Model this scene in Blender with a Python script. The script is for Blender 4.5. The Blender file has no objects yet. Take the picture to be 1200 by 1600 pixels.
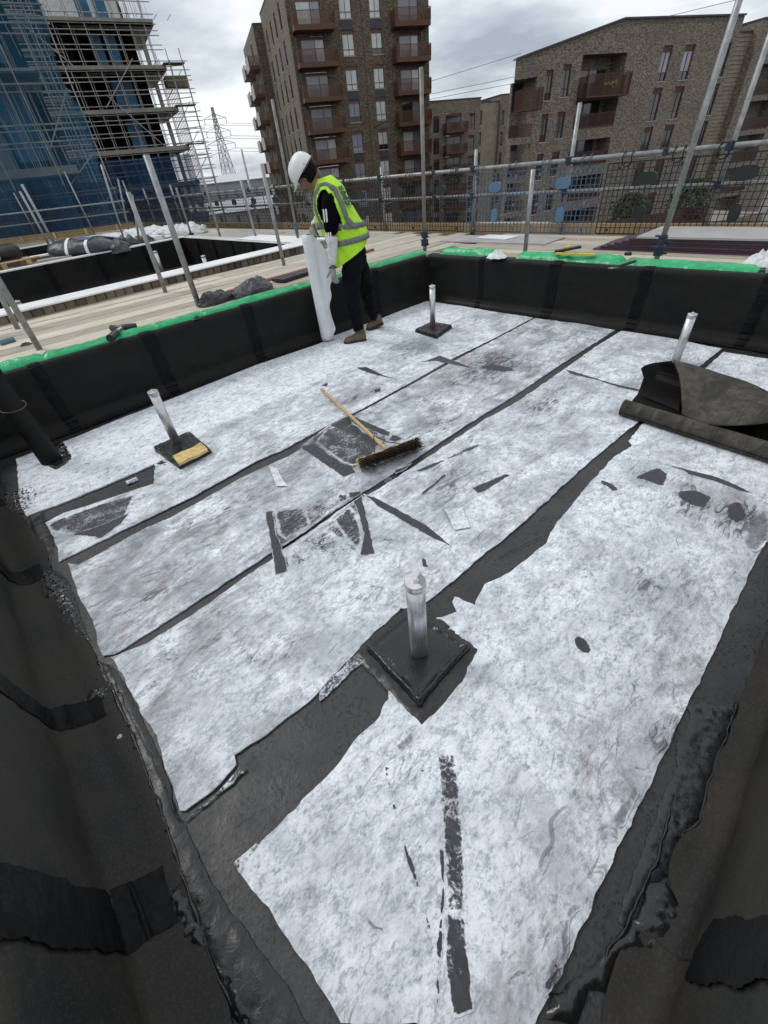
import bpy, bmesh, math, random
import numpy as np
from mathutils import Vector, Matrix, noise as mn
from mathutils.geometry import delaunay_2d_cdt, tessellate_polygon
R = math.radians
rnd = random.Random(7)
sc = bpy.context.scene
COL = sc.collection

# ---------------------------------------------------------------- camera
cam = bpy.data.objects.new('camera', bpy.data.cameras.new('camera'))
COL.objects.link(cam)
cam.data.sensor_fit = 'HORIZONTAL'
cam.data.sensor_width = 36
cam.data.lens = 19.3042
cam.data.clip_start = 0.05
cam.data.clip_end = 3000
_r = Vector((0.71343,-0.695363,-0.086537)); _u = Vector((0.495897,0.413769,0.763466)); _f = Vector((0.49508,0.587593,-0.640024))
mw = Matrix((( _r.x, _u.x, -_f.x, 0), (_r.y, _u.y, -_f.y, 0), (_r.z, _u.z, -_f.z, 1.45), (0, 0, 0, 1)))
cam.matrix_world = mw
sc.camera = cam

# ---------------------------------------------------------------- sky, sun, exposure
SUN_EL, SUN_AZ = R(52), R(115)          # azimuth measured counter-clockwise from +x
w = bpy.data.worlds.new('World'); sc.world = w; w.use_nodes = True
nt = w.node_tree; nt.nodes.clear()
def wn(t, **k):
    n = nt.nodes.new(t)
    for a, b in k.items(): setattr(n, a, b)
    return n
sky = wn('ShaderNodeTexSky', sky_type='NISHITA', sun_disc=False, sun_elevation=SUN_EL, sun_rotation=R(90) - SUN_AZ,
         air_density=1.2, dust_density=2.0, ozone_density=1.5)
tc = wn('ShaderNodeTexCoord')
sep = wn('ShaderNodeSeparateXYZ'); nt.links.new(tc.outputs['Generated'], sep.inputs[0])
# cloud layer: direction projected on a plane overhead, so clouds foreshorten towards the horizon
def wm(op, a, b=None, c=None):
    n = wn('ShaderNodeMath', operation=op)
    for i, v in enumerate((a, b, c)):
        if v is None: continue
        if isinstance(v, (int, float)): n.inputs[i].default_value = v
        else: nt.links.new(v, n.inputs[i])
    return n.outputs[0]
zz = wm('ADD', wm('MAXIMUM', sep.outputs[2], 0.0), 0.16)
cx = wm('DIVIDE', sep.outputs[0], zz); cy = wm('DIVIDE', sep.outputs[1], zz)
cmb = wn('ShaderNodeCombineXYZ'); nt.links.new(cx, cmb.inputs[0]); nt.links.new(cy, cmb.inputs[1]); cmb.inputs[2].default_value = 3.7
def wnoise(scale, detail, rough, off):
    mp = wn('ShaderNodeMapping'); mp.inputs['Location'].default_value = off
    nt.links.new(cmb.outputs[0], mp.inputs[0])
    n = wn('ShaderNodeTexNoise'); n.inputs['Scale'].default_value = scale; n.inputs['Detail'].default_value = detail
    n.inputs['Roughness'].default_value = rough; nt.links.new(mp.outputs[0], n.inputs['Vector'])
    return n.outputs['Fac']
def wramp(fac, stops):
    r = wn('ShaderNodeValToRGB'); nt.links.new(fac, r.inputs[0])
    while len(r.color_ramp.elements) < len(stops): r.color_ramp.elements.new(0.5)
    for e, (p, c) in zip(r.color_ramp.elements, stops): e.position = p; e.color = (*c, 1)
    return r.outputs[0]
cl = wramp(wnoise(0.85, 7, .55, (1.3, .4, 0)), [(.34, (10.2, 10.5, 10.7)), (.47, (9.0, 9.4, 9.8)), (.56, (6.4, 6.95, 7.6)), (.68, (4.0, 4.5, 5.2))])
cover = wramp(wnoise(0.35, 4, .5, (6.1, 2.2, 1)), [(.30, (.97,) * 3), (.75, (.80,) * 3)])
mixn = wn('ShaderNodeMixRGB'); nt.links.new(cover, mixn.inputs[0]); nt.links.new(sky.outputs[0], mixn.inputs[1]); nt.links.new(cl, mixn.inputs[2])
bg = wn('ShaderNodeBackground'); bg.inputs[1].default_value = 0.108
nt.links.new(mixn.outputs[0], bg.inputs[0])
wo = wn('ShaderNodeOutputWorld'); nt.links.new(bg.outputs[0], wo.inputs[0])
sun = bpy.data.objects.new('sun', bpy.data.lights.new('sun', 'SUN')); COL.objects.link(sun)
sun.data.energy = 1.15; sun.data.angle = R(14); sun.data.color = (1.0, .97, .93)
sun.rotation_euler = Vector((math.cos(SUN_EL) * math.cos(SUN_AZ), math.cos(SUN_EL) * math.sin(SUN_AZ), math.sin(SUN_EL))).to_track_quat('Z', 'Y').to_euler()
sc.view_settings.view_transform = 'Standard'; sc.view_settings.look = 'None'
sc.view_settings.exposure = 0.0; sc.view_settings.gamma = 1.0; sc.view_settings.use_curve_mapping = False
sc.cycles.max_bounces = 6; sc.cycles.transparent_max_bounces = 12
sc.cycles.use_denoising = True

# ---------------------------------------------------------------- helpers
def tag(o, label=None, cat=None, group=None, kind=None):
    if label: o['label'] = label
    if cat: o['category'] = cat
    if group: o['group'] = group
    if kind: o['kind'] = kind
    return o
def thing(name, label, cat, loc=(0, 0, 0), rz=0, group=None, kind=None):
    o = bpy.data.objects.new(name, None); COL.objects.link(o)
    o.empty_display_size = .1; o.location = loc; o.rotation_euler = (0, 0, rz)
    return tag(o, label, cat, group, kind)
def dup(root, loc=None, rz=None, label=None, group=None, parent=None):
    r = root.copy(); COL.objects.link(r)
    if parent is not None: r.parent = parent
    if loc is not None: r.location = loc
    if rz is not None: r.rotation_euler = (0, 0, rz)
    if label: r['label'] = label
    if group: r['group'] = group
    for ch in list(root.children):
        c = ch.copy(); COL.objects.link(c); c.parent = r
        for g in ch.children:
            d = g.copy(); COL.objects.link(d); d.parent = c
    return r

class MB:
    """collects faces into one mesh"""
    def __init__(s): s.v = []; s.f = []; s.m = []; s.mi = 0
    def add(s, vs, fs):
        b = len(s.v); s.v += [tuple(v) for v in vs]
        for f in fs: s.f.append(tuple(b + i for i in f)); s.m.append(s.mi)
        return s
    def box(s, c, d, rz=0, mat=None):
        x, y, z = (k / 2 for k in d); m = mat or Matrix.Rotation(rz, 3, 'Z'); c = Vector(c)
        vs = [c + m @ Vector((i * x, j * y, k * z)) for i in (-1, 1) for j in (-1, 1) for k in (-1, 1)]
        return s.add(vs, [(0, 1, 3, 2), (4, 6, 7, 5), (0, 4, 5, 1), (2, 3, 7, 6), (0, 2, 6, 4), (1, 5, 7, 3)])
    def bar(s, p, q, wd, th, up=(0, 0, 1)):
        p, q = Vector(p), Vector(q); d = (q - p).normalized(); r = d.cross(Vector(up))
        if r.length < 1e-4: r = d.cross(Vector((1, 0, 0)))
        r.normalize(); u = r.cross(d)
        vs = [a + r * i * wd / 2 + u * j * th / 2 for a in (p, q) for i, j in ((-1, -1), (1, -1), (1, 1), (-1, 1))]
        return s.add(vs, [(3, 2, 1, 0), (4, 5, 6, 7), (0, 1, 5, 4), (1, 2, 6, 5), (2, 3, 7, 6), (3, 0, 4, 7)])
    def tube(s, p, q, r, n=10, r2=None, cap=True):
        p, q = Vector(p), Vector(q); d = (q - p).normalized(); a = d.orthogonal().normalized(); b = d.cross(a); r2 = r if r2 is None else r2
        vs = []
        for c, rr in ((p, r), (q, r2)):
            for i in range(n):
                t = 2 * math.pi * i / n; vs.append(c + (a * math.cos(t) + b * math.sin(t)) * rr)
        fs = [(i, (i + 1) % n, n + (i + 1) % n, n + i) for i in range(n)]
        if cap: fs += [tuple(range(n))[::-1], tuple(range(n, 2 * n))]
        return s.add(vs, fs)
    def path(s, pts, r, n=8):
        pts = [Vector(p) for p in pts]; rings = []
        a = None
        for i, p in enumerate(pts):
            d = (pts[min(i + 1, len(pts) - 1)] - pts[max(i - 1, 0)]).normalized()
            a = (a - d * a.dot(d)).normalized() if a is not None else d.orthogonal().normalized()
            b = d.cross(a); rr = r[i] if isinstance(r, (list, tuple)) else r
            rings.append([p + (a * math.cos(2 * math.pi * k / n) + b * math.sin(2 * math.pi * k / n)) * rr for k in range(n)])
        vs = [v for g in rings for v in g]
        fs = [(i * n + k, i * n + (k + 1) % n, (i + 1) * n + (k + 1) % n, (i + 1) * n + k) for i in range(len(pts) - 1) for k in range(n)]
        fs += [tuple(range(n))[::-1], tuple((len(pts) - 1) * n + k for k in range(n))]
        return s.add(vs, fs)
    def lathe(s, prof, c=(0, 0, 0), n=24):
        vs = []; c = Vector(c)
        for r, z in prof:
            for i in range(n):
                t = 2 * math.pi * i / n; vs.append(c + Vector((r * math.cos(t), r * math.sin(t), z)))
        fs = [(j * n + i, j * n + (i + 1) % n, (j + 1) * n + (i + 1) % n, (j + 1) * n + i) for j in range(len(prof) - 1) for i in range(n)]
        fs += [tuple(range(n))[::-1], tuple((len(prof) - 1) * n + i for i in range(n))]
        return s.add(vs, fs)
    def grid(s, fn, nu, nv, flip=False):
        vs = [fn(i / nu, j / nv) for i in range(nu + 1) for j in range(nv + 1)]
        fs = []
        for i in range(nu):
            for j in range(nv):
                a = i * (nv + 1) + j; q = (a, a + nv + 1, a + nv + 2, a + 1); fs.append(q[::-1] if flip else q)
        return s.add(vs, fs)
    def prism(s, poly, z0, z1):
        """poly: list of (x, y) counter-clockwise; z1 may be a function"""
        n = len(poly); f = z1 if callable(z1) else (lambda x, y: z1)
        tri = tessellate_polygon([[Vector((x, y, 0)) for x, y in poly]])
        vs = [(x, y, z0) for x, y in poly] + [(x, y, f(x, y)) for x, y in poly]
        area = sum(poly[i][0] * poly[(i + 1) % n][1] - poly[(i + 1) % n][0] * poly[i][1] for i in range(n))
        fs = []
        for t in tri:
            a, b, c = t; (x1, y1), (x2, y2), (x3, y3) = poly[a], poly[b], poly[c]
            if (x2 - x1) * (y3 - y1) - (x3 - x1) * (y2 - y1) < 0: a, b, c = c, b, a
            fs.append((a + n, b + n, c + n))
        for i in range(n):
            j = (i + 1) % n; q = (i, j, j + n, i + n); fs.append(q if area > 0 else q[::-1])
        return s.add(vs, fs)
    def build(s, name, mat, parent=None, smooth=False, kind=None, bevel=0):
        me = bpy.data.meshes.new(name); me.from_pydata(s.v, [], s.f)
        for m in (mat if isinstance(mat, (list, tuple)) else [mat]): me.materials.append(m)
        if s.mi or any(s.m): me.polygons.foreach_set('material_index', s.m)
        if smooth: me.polygons.foreach_set('use_smooth', [True] * len(me.polygons))
        me.update()
        o = bpy.data.objects.new(name, me); COL.objects.link(o)
        if parent is not None: o.parent = parent
        if bevel:
            b = o.modifiers.new('bevel', 'BEVEL'); b.width = bevel; b.segments = 2; b.limit_method = 'ANGLE'
        if smooth == 'auto': pass
        if kind: o['kind'] = kind
        return o

def fbm(x, y, z=0., o=4):
    return mn.fractal(Vector((x, y, z)), 1.0, 2.0, o)
def ragged(poly, amp=.004, step=.02, seed=0., fq=14):
    out = []; n = len(poly)
    for i in range(n):
        (x0, y0), (x1, y1) = poly[i], poly[(i + 1) % n]; L = math.hypot(x1 - x0, y1 - y0)
        if L < 1e-6: continue
        k = max(1, min(160, int(L / step))); nx, ny = -(y1 - y0) / L, (x1 - x0) / L
        for j in range(k):
            t = j / k; x = x0 + (x1 - x0) * t; y = y0 + (y1 - y0) * t
            a = amp * fbm(x * fq + seed, y * fq, seed, 3) * (1 if j else .3)
            out.append((x + nx * a, y + ny * a))
    return out
def inside(poly, x, y):
    c = False; n = len(poly); j = n - 1
    for i in range(n):
        xi, yi = poly[i]; xj, yj = poly[j]
        if (yi > y) != (yj > y) and x < (xj - xi) * (y - yi) / (yj - yi) + xi: c = not c
        j = i
    return c
def tri_patch(poly, step, zf, z0=None):
    """dense triangulated patch of a polygon, height zf(x, y, edge_distance)"""
    n = len(poly); P = np.array(poly); lo = P.min(0); hi = P.max(0); pts = [Vector(p) for p in poly]
    Q = np.roll(P, -1, 0); D = Q - P; L2 = (D ** 2).sum(1) + 1e-12
    def edist(x, y):
        t = np.clip(((x - P[:, 0]) * D[:, 0] + (y - P[:, 1]) * D[:, 1]) / L2, 0, 1)
        return float(np.sqrt(((P[:, 0] + D[:, 0] * t - x) ** 2 + (P[:, 1] + D[:, 1] * t - y) ** 2).min()))
    rr = random.Random(n); x = lo[0]
    while x < hi[0]:
        y = lo[1]
        while y < hi[1]:
            a, b = x + rr.uniform(-.3, .3) * step, y + rr.uniform(-.3, .3) * step
            if inside(poly, a, b) and edist(a, b) > step * .4: pts.append(Vector((a, b)))
            y += step
        x += step
    v, _, f, *_ = delaunay_2d_cdt(pts, [(i, (i + 1) % n) for i in range(n)], [tuple(range(n))], 1, 1e-6)
    vs = [(p.x, p.y, zf(p.x, p.y, edist(p.x, p.y))) for p in v]
    fs = []
    for t in f:
        a, b, c = (v[i] for i in t[:3]); fs.append(tuple(t) if (b - a).cross(c - a) > 0 else tuple(t)[::-1])
    return vs, fs

# ---------------------------------------------------------------- materials
class NT:
    def __init__(s, name):
        s.mat = bpy.data.materials.new(name); s.mat.use_nodes = True; s.t = s.mat.node_tree
        s.b = s.t.nodes['Principled BSDF']; s.out = s.t.nodes['Material Output']
    def n(s, t, **k):
        n = s.t.nodes.new(t)
        for a, b in k.items(): setattr(n, a, b)
        return n
    def put(s, v, i):
        if isinstance(v, bpy.types.NodeSocket): s.t.links.new(v, i)
        elif isinstance(v, (tuple, list)): i.default_value = (*v, 1) if len(v) == 3 and len(i.default_value) == 4 else v
        else: i.default_value = v
    def pos(s, kind='world'):
        if kind == 'world': return s.n('ShaderNodeNewGeometry').outputs['Position']
        return s.n('ShaderNodeTexCoord').outputs['Object']
    def map(s, vec, scale=(1, 1, 1), rz=0, loc=(0, 0, 0)):
        m = s.n('ShaderNodeMapping'); s.put(vec, m.inputs[0]); m.inputs['Scale'].default_value = scale
        m.inputs['Rotation'].default_value = (0, 0, rz); m.inputs['Location'].default_value = loc; return m.outputs[0]
    def noise(s, vec, scale, detail=4, rough=.55, dist=0):
        n = s.n('ShaderNodeTexNoise'); s.put(vec, n.inputs['Vector']); n.inputs['Scale'].default_value = scale
        n.inputs['Detail'].default_value = detail; n.inputs['Roughness'].default_value = rough; n.inputs['Distortion'].default_value = dist
        return n.outputs['Fac']
    def voro(s, vec, scale, feat='F1'):
        n = s.n('ShaderNodeTexVoronoi', feature=feat); s.put(vec, n.inputs['Vector']); n.inputs['Scale'].default_value = scale
        return n.outputs['Distance']
    def ramp(s, fac, stops, interp='LINEAR'):
        r = s.n('ShaderNodeValToRGB'); s.put(fac, r.inputs[0]); r.color_ramp.interpolation = interp
        while len(r.color_ramp.elements) < len(stops): r.color_ramp.elements.new(.5)
        for e, (p, c) in zip(r.color_ramp.elements, stops):
            e.position = p; c = (c,) * 3 if isinstance(c, (int, float)) else c; e.color = (*c, 1)
        return r.outputs[0]
    def mix(s, a, b, f, blend='MIX'):
        m = s.n('ShaderNodeMixRGB', blend_type=blend); s.put(f, m.inputs[0]); s.put(a, m.inputs[1]); s.put(b, m.inputs[2]); return m.outputs[0]
    def math(s, op, a, b=0., c=0.):
        m = s.n('ShaderNodeMath', operation=op)
        for v, i in zip((a, b, c), m.inputs): s.put(v, i)
        return m.outputs[0]
    def bump(s, h, strength=.3, dist=.01, nrm=None):
        b = s.n('ShaderNodeBump'); s.put(h, b.inputs['Height']); b.inputs['Strength'].default_value = strength; b.inputs['Distance'].default_value = dist
        if nrm is not None: s.put(nrm, b.inputs['Normal'])
        return b.outputs[0]
    def done(s, col=None, rough=None, metal=None, nrm=None, spec=None):
        for v, k in ((col, 'Base Color'), (rough, 'Roughness'), (metal, 'Metallic'), (nrm, 'Normal'), (spec, 'Specular IOR Level')):
            if v is not None: s.put(v, s.b.inputs[k])
        return s.mat
def simple(name, col, rough=.6, metal=0, var=.25, scale=6, bump=.15, bscale=40, bdist=.003, kind='obj', spec=None, stretch=(1, 1, 1)):
    t = NT(name); p = t.map(t.pos(kind), stretch)
    n = t.noise(p, scale, 5, .6)
    lo = tuple(c * (1 - var) for c in col); hi = tuple(min(1, c * (1 + var)) for c in col)
    c = t.ramp(n, [(.3, lo), (.7, hi)])
    r = t.ramp(t.noise(p, scale * 1.7, 3), [(.3, max(0, rough - .1)), (.7, min(1, rough + .1))])
    return t.done(c, r, metal, t.bump(t.noise(p, bscale, 4), bump, bdist), spec)

BLOBS = [(3.175,2.034,0.55,0.3,0.2,1.0),(3.112,2.996,0.5,0.22,0.2,0.5),(1.467,0.085,0.4,0.3,0,0.55),(2.193,0.166,0.3,0.2,0.3,0.9),(2.193,-0.064,0.22,0.16,0,1.3),(1.5,1.19,0.45,0.2,0.1,0.8),(3.16,1.362,0.5,0.2,-0.2,0.5),(1.232,2.28,0.5,0.2,0.1,0.45),(0.086,1.324,0.35,0.2,0.3,0.3),(0.921,-0.167,0.14,0.08,0,0.9),(0.517,-0.212,0.16,0.05,0.1,0.7),(0.219,-0.178,0.12,0.05,0.2,1.0),(2.658,1.296,0.5,0.18,0,0.6),(2.263,0.44,0.22,0.12,0.4,0.8),(2.03,2.571,0.4,0.14,0.1,0.6),(-0.116,2.548,0.3,0.12,0,0.5),(0.286,0.36,0.1,0.06,0,0.6)]
def m_fleece(name, clean=0.0, torn=None, stretch=1.0, rz=0.0, edge=False, soft_w=.02, tone=None, op=1.0, blobs=True):
    """white polyester fleece; torn = share of it scraped off so the grey bitumen shows"""
    t = NT(name); p = t.pos()
    fib = t.noise(t.map(p, (1, 1.7, 1), rz=.15), 48, 8, .78, .9)
    fib2 = t.noise(t.map(p, (1, 1.3, 1), rz=-.4), 17, 7, .72, .5)
    fibs = t.math('ADD', t.math('MULTIPLY', fib, .58), t.math('MULTIPLY', fib2, .42))
    c = t.ramp(fibs, [(.38, (.25, .28, .32)), (.45, (.50, .54, .59)), (.51, (.76, .795, .84)), (.58, (.88, .90, .925))])
    soft = t.noise(p, 3.6, 6, .66, .4)
    bl = None
    for (bx_, by_, rx_, ry_, ang, st) in (BLOBS if blobs else ()):
        m_ = t.n('ShaderNodeMapping', vector_type='TEXTURE'); t.put(p, m_.inputs[0]); m_.inputs['Location'].default_value = (bx_, by_, 0); m_.inputs['Rotation'].default_value = (0, 0, ang); m_.inputs['Scale'].default_value = (rx_, ry_, 1)
        l_ = t.n('ShaderNodeVectorMath', operation='LENGTH'); t.put(m_.outputs[0], l_.inputs[0])
        v_ = t.math('MULTIPLY', t.math('MAXIMUM', t.math('SUBTRACT', 1.0, l_.outputs['Value']), 0.0), st)
        bl = v_ if bl is None else t.math('ADD', bl, v_)
    bl = bl if bl is not None else 0.0
    soft = t.math('ADD', soft, t.math('MULTIPLY', bl, .20))
    c = t.mix(c, (.33, .355, .39), t.ramp(soft, [(.41 + clean * .1, 0), (.66, .80 * (1 - clean * .75))]))
    # brown trodden dirt, dragged along the strips
    dirt = t.noise(t.map(p, (.8, 2.0, 1)), 2.9, 9, .78, .7)
    c = t.mix(c, (.17, .165, .155), t.ramp(dirt, [(.49 + .10 * clean, 0), (.66 + .06 * clean, .66 * (1 - clean * .55))]))
    smut = t.math('ADD', t.noise(t.map(p, (.9, 3.0, 1), rz=.12), 9, 9, .80, 1.3), t.math('MULTIPLY', bl, .11))
    gate0 = t.ramp(t.noise(t.map(p, (1, 1.6, 1)), 1.7, 3, .6), [(.42, .15), (.62, 1)])
    c = t.mix(c, (.060, .063, .067), t.math('MULTIPLY', t.math('MINIMUM', t.math('ADD', gate0, bl), 1.0), t.ramp(smut, [(.535 + .07 * clean, 0), (.635 + .07 * clean, .9)])))
    # hair-thin scratches in several directions
    for k, (a, sc_) in enumerate(((.35, 7), (-.8, 5), (.12, 6))):
        wv = t.n('ShaderNodeVectorMath', operation='ADD'); nv = t.n('ShaderNodeTexNoise'); t.put(p, nv.inputs['Vector']); nv.inputs['Scale'].default_value = 2.5 + k
        sc2 = t.n('ShaderNodeVectorMath', operation='SCALE'); t.put(nv.outputs['Color'], sc2.inputs[0]); sc2.inputs['Scale'].default_value = .22; t.put(p, wv.inputs[0]); t.put(sc2.outputs[0], wv.inputs[1])
        q = t.map(wv.outputs[0], (1.1, 26, 1), rz=a, loc=(k * 3.1, k, 0))
        l = t.noise(q, sc_ * .35, 2, .4, .2)
        gate = t.noise(p, 2.5 + k, 3, .5)
        c = t.mix(c, (.11, .11, .11), t.math('MULTIPLY', t.ramp(l, [(.695, 0), (.712, 1)]), t.ramp(gate, [(.53, 0), (.60, .6 * (1 - clean * .5))])))
    cz = t.noise(t.map(p, (1.2, .8, 1), rz=.3), 1.7, 3, .5, 1.2); cr1 = t.ramp(cz, [(.488, 0), (.498, 1), (.502, 1), (.512, 0)])
    cz2 = t.noise(t.map(p, (.7, 1.5, 1), rz=-.6, loc=(5, 2, 0)), 2.3, 3, .5, 1.0); cr2 = t.ramp(cz2, [(.490, 0), (.499, 1), (.501, 1), (.510, 0)])
    crs = t.math('MULTIPLY', t.math('MAXIMUM', cr1, cr2), t.ramp(t.noise(p, 2.1, 2, .5), [(.48, 0), (.6, 1)]))
    c = t.mix(c, (.30, .32, .35), t.math('MULTIPLY', crs, .38))  # crease shade put into the colour, on top of the bump
    hgt = t.math('ADD', fibs, t.math('MULTIPLY', crs, .7))
    if torn is not None:
        q = t.map(p, (1, stretch, 1), rz=rz)
        n = t.noise(q, 34, 10, .84, 1.4)
        big = t.noise(p, 9, 3, .5)
        fine = t.noise(t.map(p, (1, 1, 1), rz=.8), 120, 3, .6)
        m = t.math('ADD', t.math('ADD', t.math('MULTIPLY', n, .62), t.math('MULTIPLY', big, .24)), t.math('MULTIPLY', fine, .14))
        e = .5 + (.5 - torn) * .34
        if edge:
            at = t.n('ShaderNodeAttribute', attribute_name='ed').outputs['Fac']
            m = t.math('SUBTRACT', m, t.math('MULTIPLY', t.math('POWER', t.math('SUBTRACT', 1.0, at), 1.5), .30))
        mask = t.ramp(m, [(e - soft_w, 0), (e + soft_w, op)])
        bit = t.ramp(t.noise(p, 60, 4), [(.35, (.042, .045, .049)), (.7, (.066, .070, .076))])
        c = t.mix(c, tone or bit, mask)
        hgt = t.math('SUBTRACT', hgt, t.math('MULTIPLY', mask, .5))
        return t.done(c, t.ramp(mask, [(0, .95), (1, .5)]), 0, t.bump(hgt, .5, .003), .25)
    return t.done(c, .95, 0, t.bump(hgt, .45, .003, t.bump(soft, .3, .01)), .2)
def m_bitumen(name, base=.05, rough=.42, pit=.5, tint=(1, 1.03, 1.07), brown=.0):
    """cold grey bitumen coat with pits and ridges"""
    t = NT(name); p = t.pos()
    c = t.ramp(t.noise(p, 4, 6, .6), [(.3, tuple(base * .75 * k for k in tint)), (.7, tuple(base * 1.25 * k for k in tint))])
    if brown: c = t.mix(c, (.075, .066, .05), t.ramp(t.noise(p, 3.3, 6, .7, .5), [(.45, 0), (.75, brown)]))
    big = t.noise(p, 6, 3, .5)
    pits = t.noise(p, 70, 3, .62)
    pm = t.math('MULTIPLY', t.ramp(pits, [(.54, 0), (.60, 1)]), t.ramp(big, [(.36, 0), (.55, 1)]))
    c = t.mix(c, (.006, .006, .007), t.math('MULTIPLY', pm, pit))
    worm = t.noise(p, 34, 3, .6, 2.2); wm_ = t.ramp(worm, [(.485, 0), (.497, 1), (.506, 1), (.518, 0)])
    wm_ = t.math('MULTIPLY', wm_, t.ramp(t.noise(p, 4.5, 3, .5, .4), [(.42, 0), (.54, 1)]))
    c = t.mix(c, (.004, .004, .005), t.math('MULTIPLY', wm_, pit))
    rid = t.noise(t.map(p, (1, 1, 1)), 18, 5, .6, 1.5)
    b = t.bump(rid, .25, .006, t.bump(pits, .35, .003))
    return t.done(c, t.ramp(t.noise(p, 9, 4), [(.3, rough - .08), (.7, rough + .14)]), 0, b, .5)

# ================================================================ materials used in several places
BIT = m_bitumen('bitumen_floor', .031, .42, .9)
BIT_WET = m_bitumen('bitumen_wet', .014, .24, .3)
def m_membrane(name, brown=.35, base=.013, spec=.22):
    t = NT(name); p = t.pos()
    c = t.ramp(t.noise(p, 2.5, 6, .6), [(.3, (base * .8,) * 3), (.7, (base * 1.3,) * 3)])
    d = t.noise(p, 1.9, 7, .62, .6)
    c = t.mix(c, (.050, .044, .034), t.ramp(d, [(.40, 0), (.72, brown)]))
    g = t.noise(p, 140, 3, .6)
    c = t.mix(c, (.075, .068, .054), t.math('MULTIPLY', t.ramp(g, [(.5, 0), (.75, 1)]), brown * .6))
    s = t.noise(t.map(p, (1, 1, 1)), 7, 8, .78, 1)
    c = t.mix(c, (.10, .095, .085), t.ramp(s, [(.69, 0), (.76, .45)]))
    return t.done(c, t.ramp(d, [(.3, .44), (.7, .72)]), 0, t.bump(g, .12, .002, t.bump(t.noise(p, 5, 4), .35, .02)), spec)
MEMB = m_membrane('roof_membrane', .16, .0085, .16)
MEMB_DUSTY = m_membrane('dusty_membrane', .68, .013, .22)
def m_lap():
    t = NT('lap_bitumen'); p = t.pos()
    c = t.ramp(t.noise(p, 7, 6, .6), [(.3, (.002,) * 3), (.75, (.006, .006, .007))])
    return t.done(c, t.ramp(t.noise(p, 30, 5, .7), [(.35, .4), (.65, .7)]), 0, t.bump(t.noise(p, 55, 6, .7), .5, .006, t.bump(t.noise(t.map(p, (1, 1, .3)), 14, 4), .4, .012)), .16)
LAP = m_lap()
CONC = simple('grey_concrete', (.30, .29, .27), .85, 0, .2, 3, .3, 30, .004, 'world')
def m_alu():
    t = NT('brushed_aluminium'); p = t.pos('obj')
    c = t.ramp(t.noise(t.map(p, (40, 40, 2)), 4, 4), [(.3, (.52, .53, .54)), (.7, (.70, .71, .72))])
    c = t.mix(c, (.20, .21, .22), t.ramp(t.noise(t.map(p, (1, 1, .8)), 9, 6, .7), [(.52, 0), (.72, .75)]))
    return t.done(c, t.ramp(t.noise(p, 12, 4), [(.3, .30), (.7, .55)]), .85, t.bump(t.noise(t.map(p, (60, 60, 3)), 5, 2), .1, .001))
ALU = m_alu()
WOOD_NEW = None
def m_board(name, c0, c1, dark):
    t = NT(name); p = t.pos('obj')
    oi = t.n('ShaderNodeObjectInfo').outputs['Random']
    off = t.n('ShaderNodeCombineXYZ'); t.put(t.math('MULTIPLY', oi, 37.0), off.inputs[0]); t.put(t.math('MULTIPLY', oi, 11.0), off.inputs[1])
    v = t.n('ShaderNodeVectorMath', operation='ADD'); t.put(p, v.inputs[0]); t.put(off.outputs[0], v.inputs[1]); p = v.outputs[0]
    gr = t.noise(t.map(p, (.9, 22, 22)), 3, 6, .7, .9)
    c = t.ramp(gr, [(.3, c0), (.7, c1)])
    c = t.mix(c, dark, t.ramp(t.noise(t.map(p, (1, 3, 1)), 3.3, 6, .7), [(.5, 0), (.75, .55)]))
    hsv = t.n('ShaderNodeHueSaturation'); t.put(c, hsv.inputs['Color']); t.put(t.math('ADD', t.math('MULTIPLY', oi, .5), .72), hsv.inputs['Value'])
    spk = t.noise(p, 60, 2)
    c = t.mix(hsv.outputs[0], (.62, .60, .56), t.ramp(spk, [(.66, 0), (.72, .5)]))
    return t.done(c, .85, 0, t.bump(gr, .3, .002), .25)
BOARD = m_board('weathered_scaffold_board', (.36, .32, .25), (.60, .555, .46), (.17, .15, .12))
TIMBER = m_board('yellow_timber', (.38, .27, .14), (.52, .38, .21), (.20, .14, .08))
GREEN = simple('green_polythene', (.012, .36, .13), .32, 0, .3, 9, .5, 30, .012, 'world', .5)
GALV = simple('galvanised_tube', (.30, .31, .31), .48, .55, .3, 14, .15, 60, .002)
GALV_OLD = simple('rusty_galvanised_tube', (.22, .21, .185), .6, .4, .35, 12, .2, 60, .002)
BRICKM = None
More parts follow.
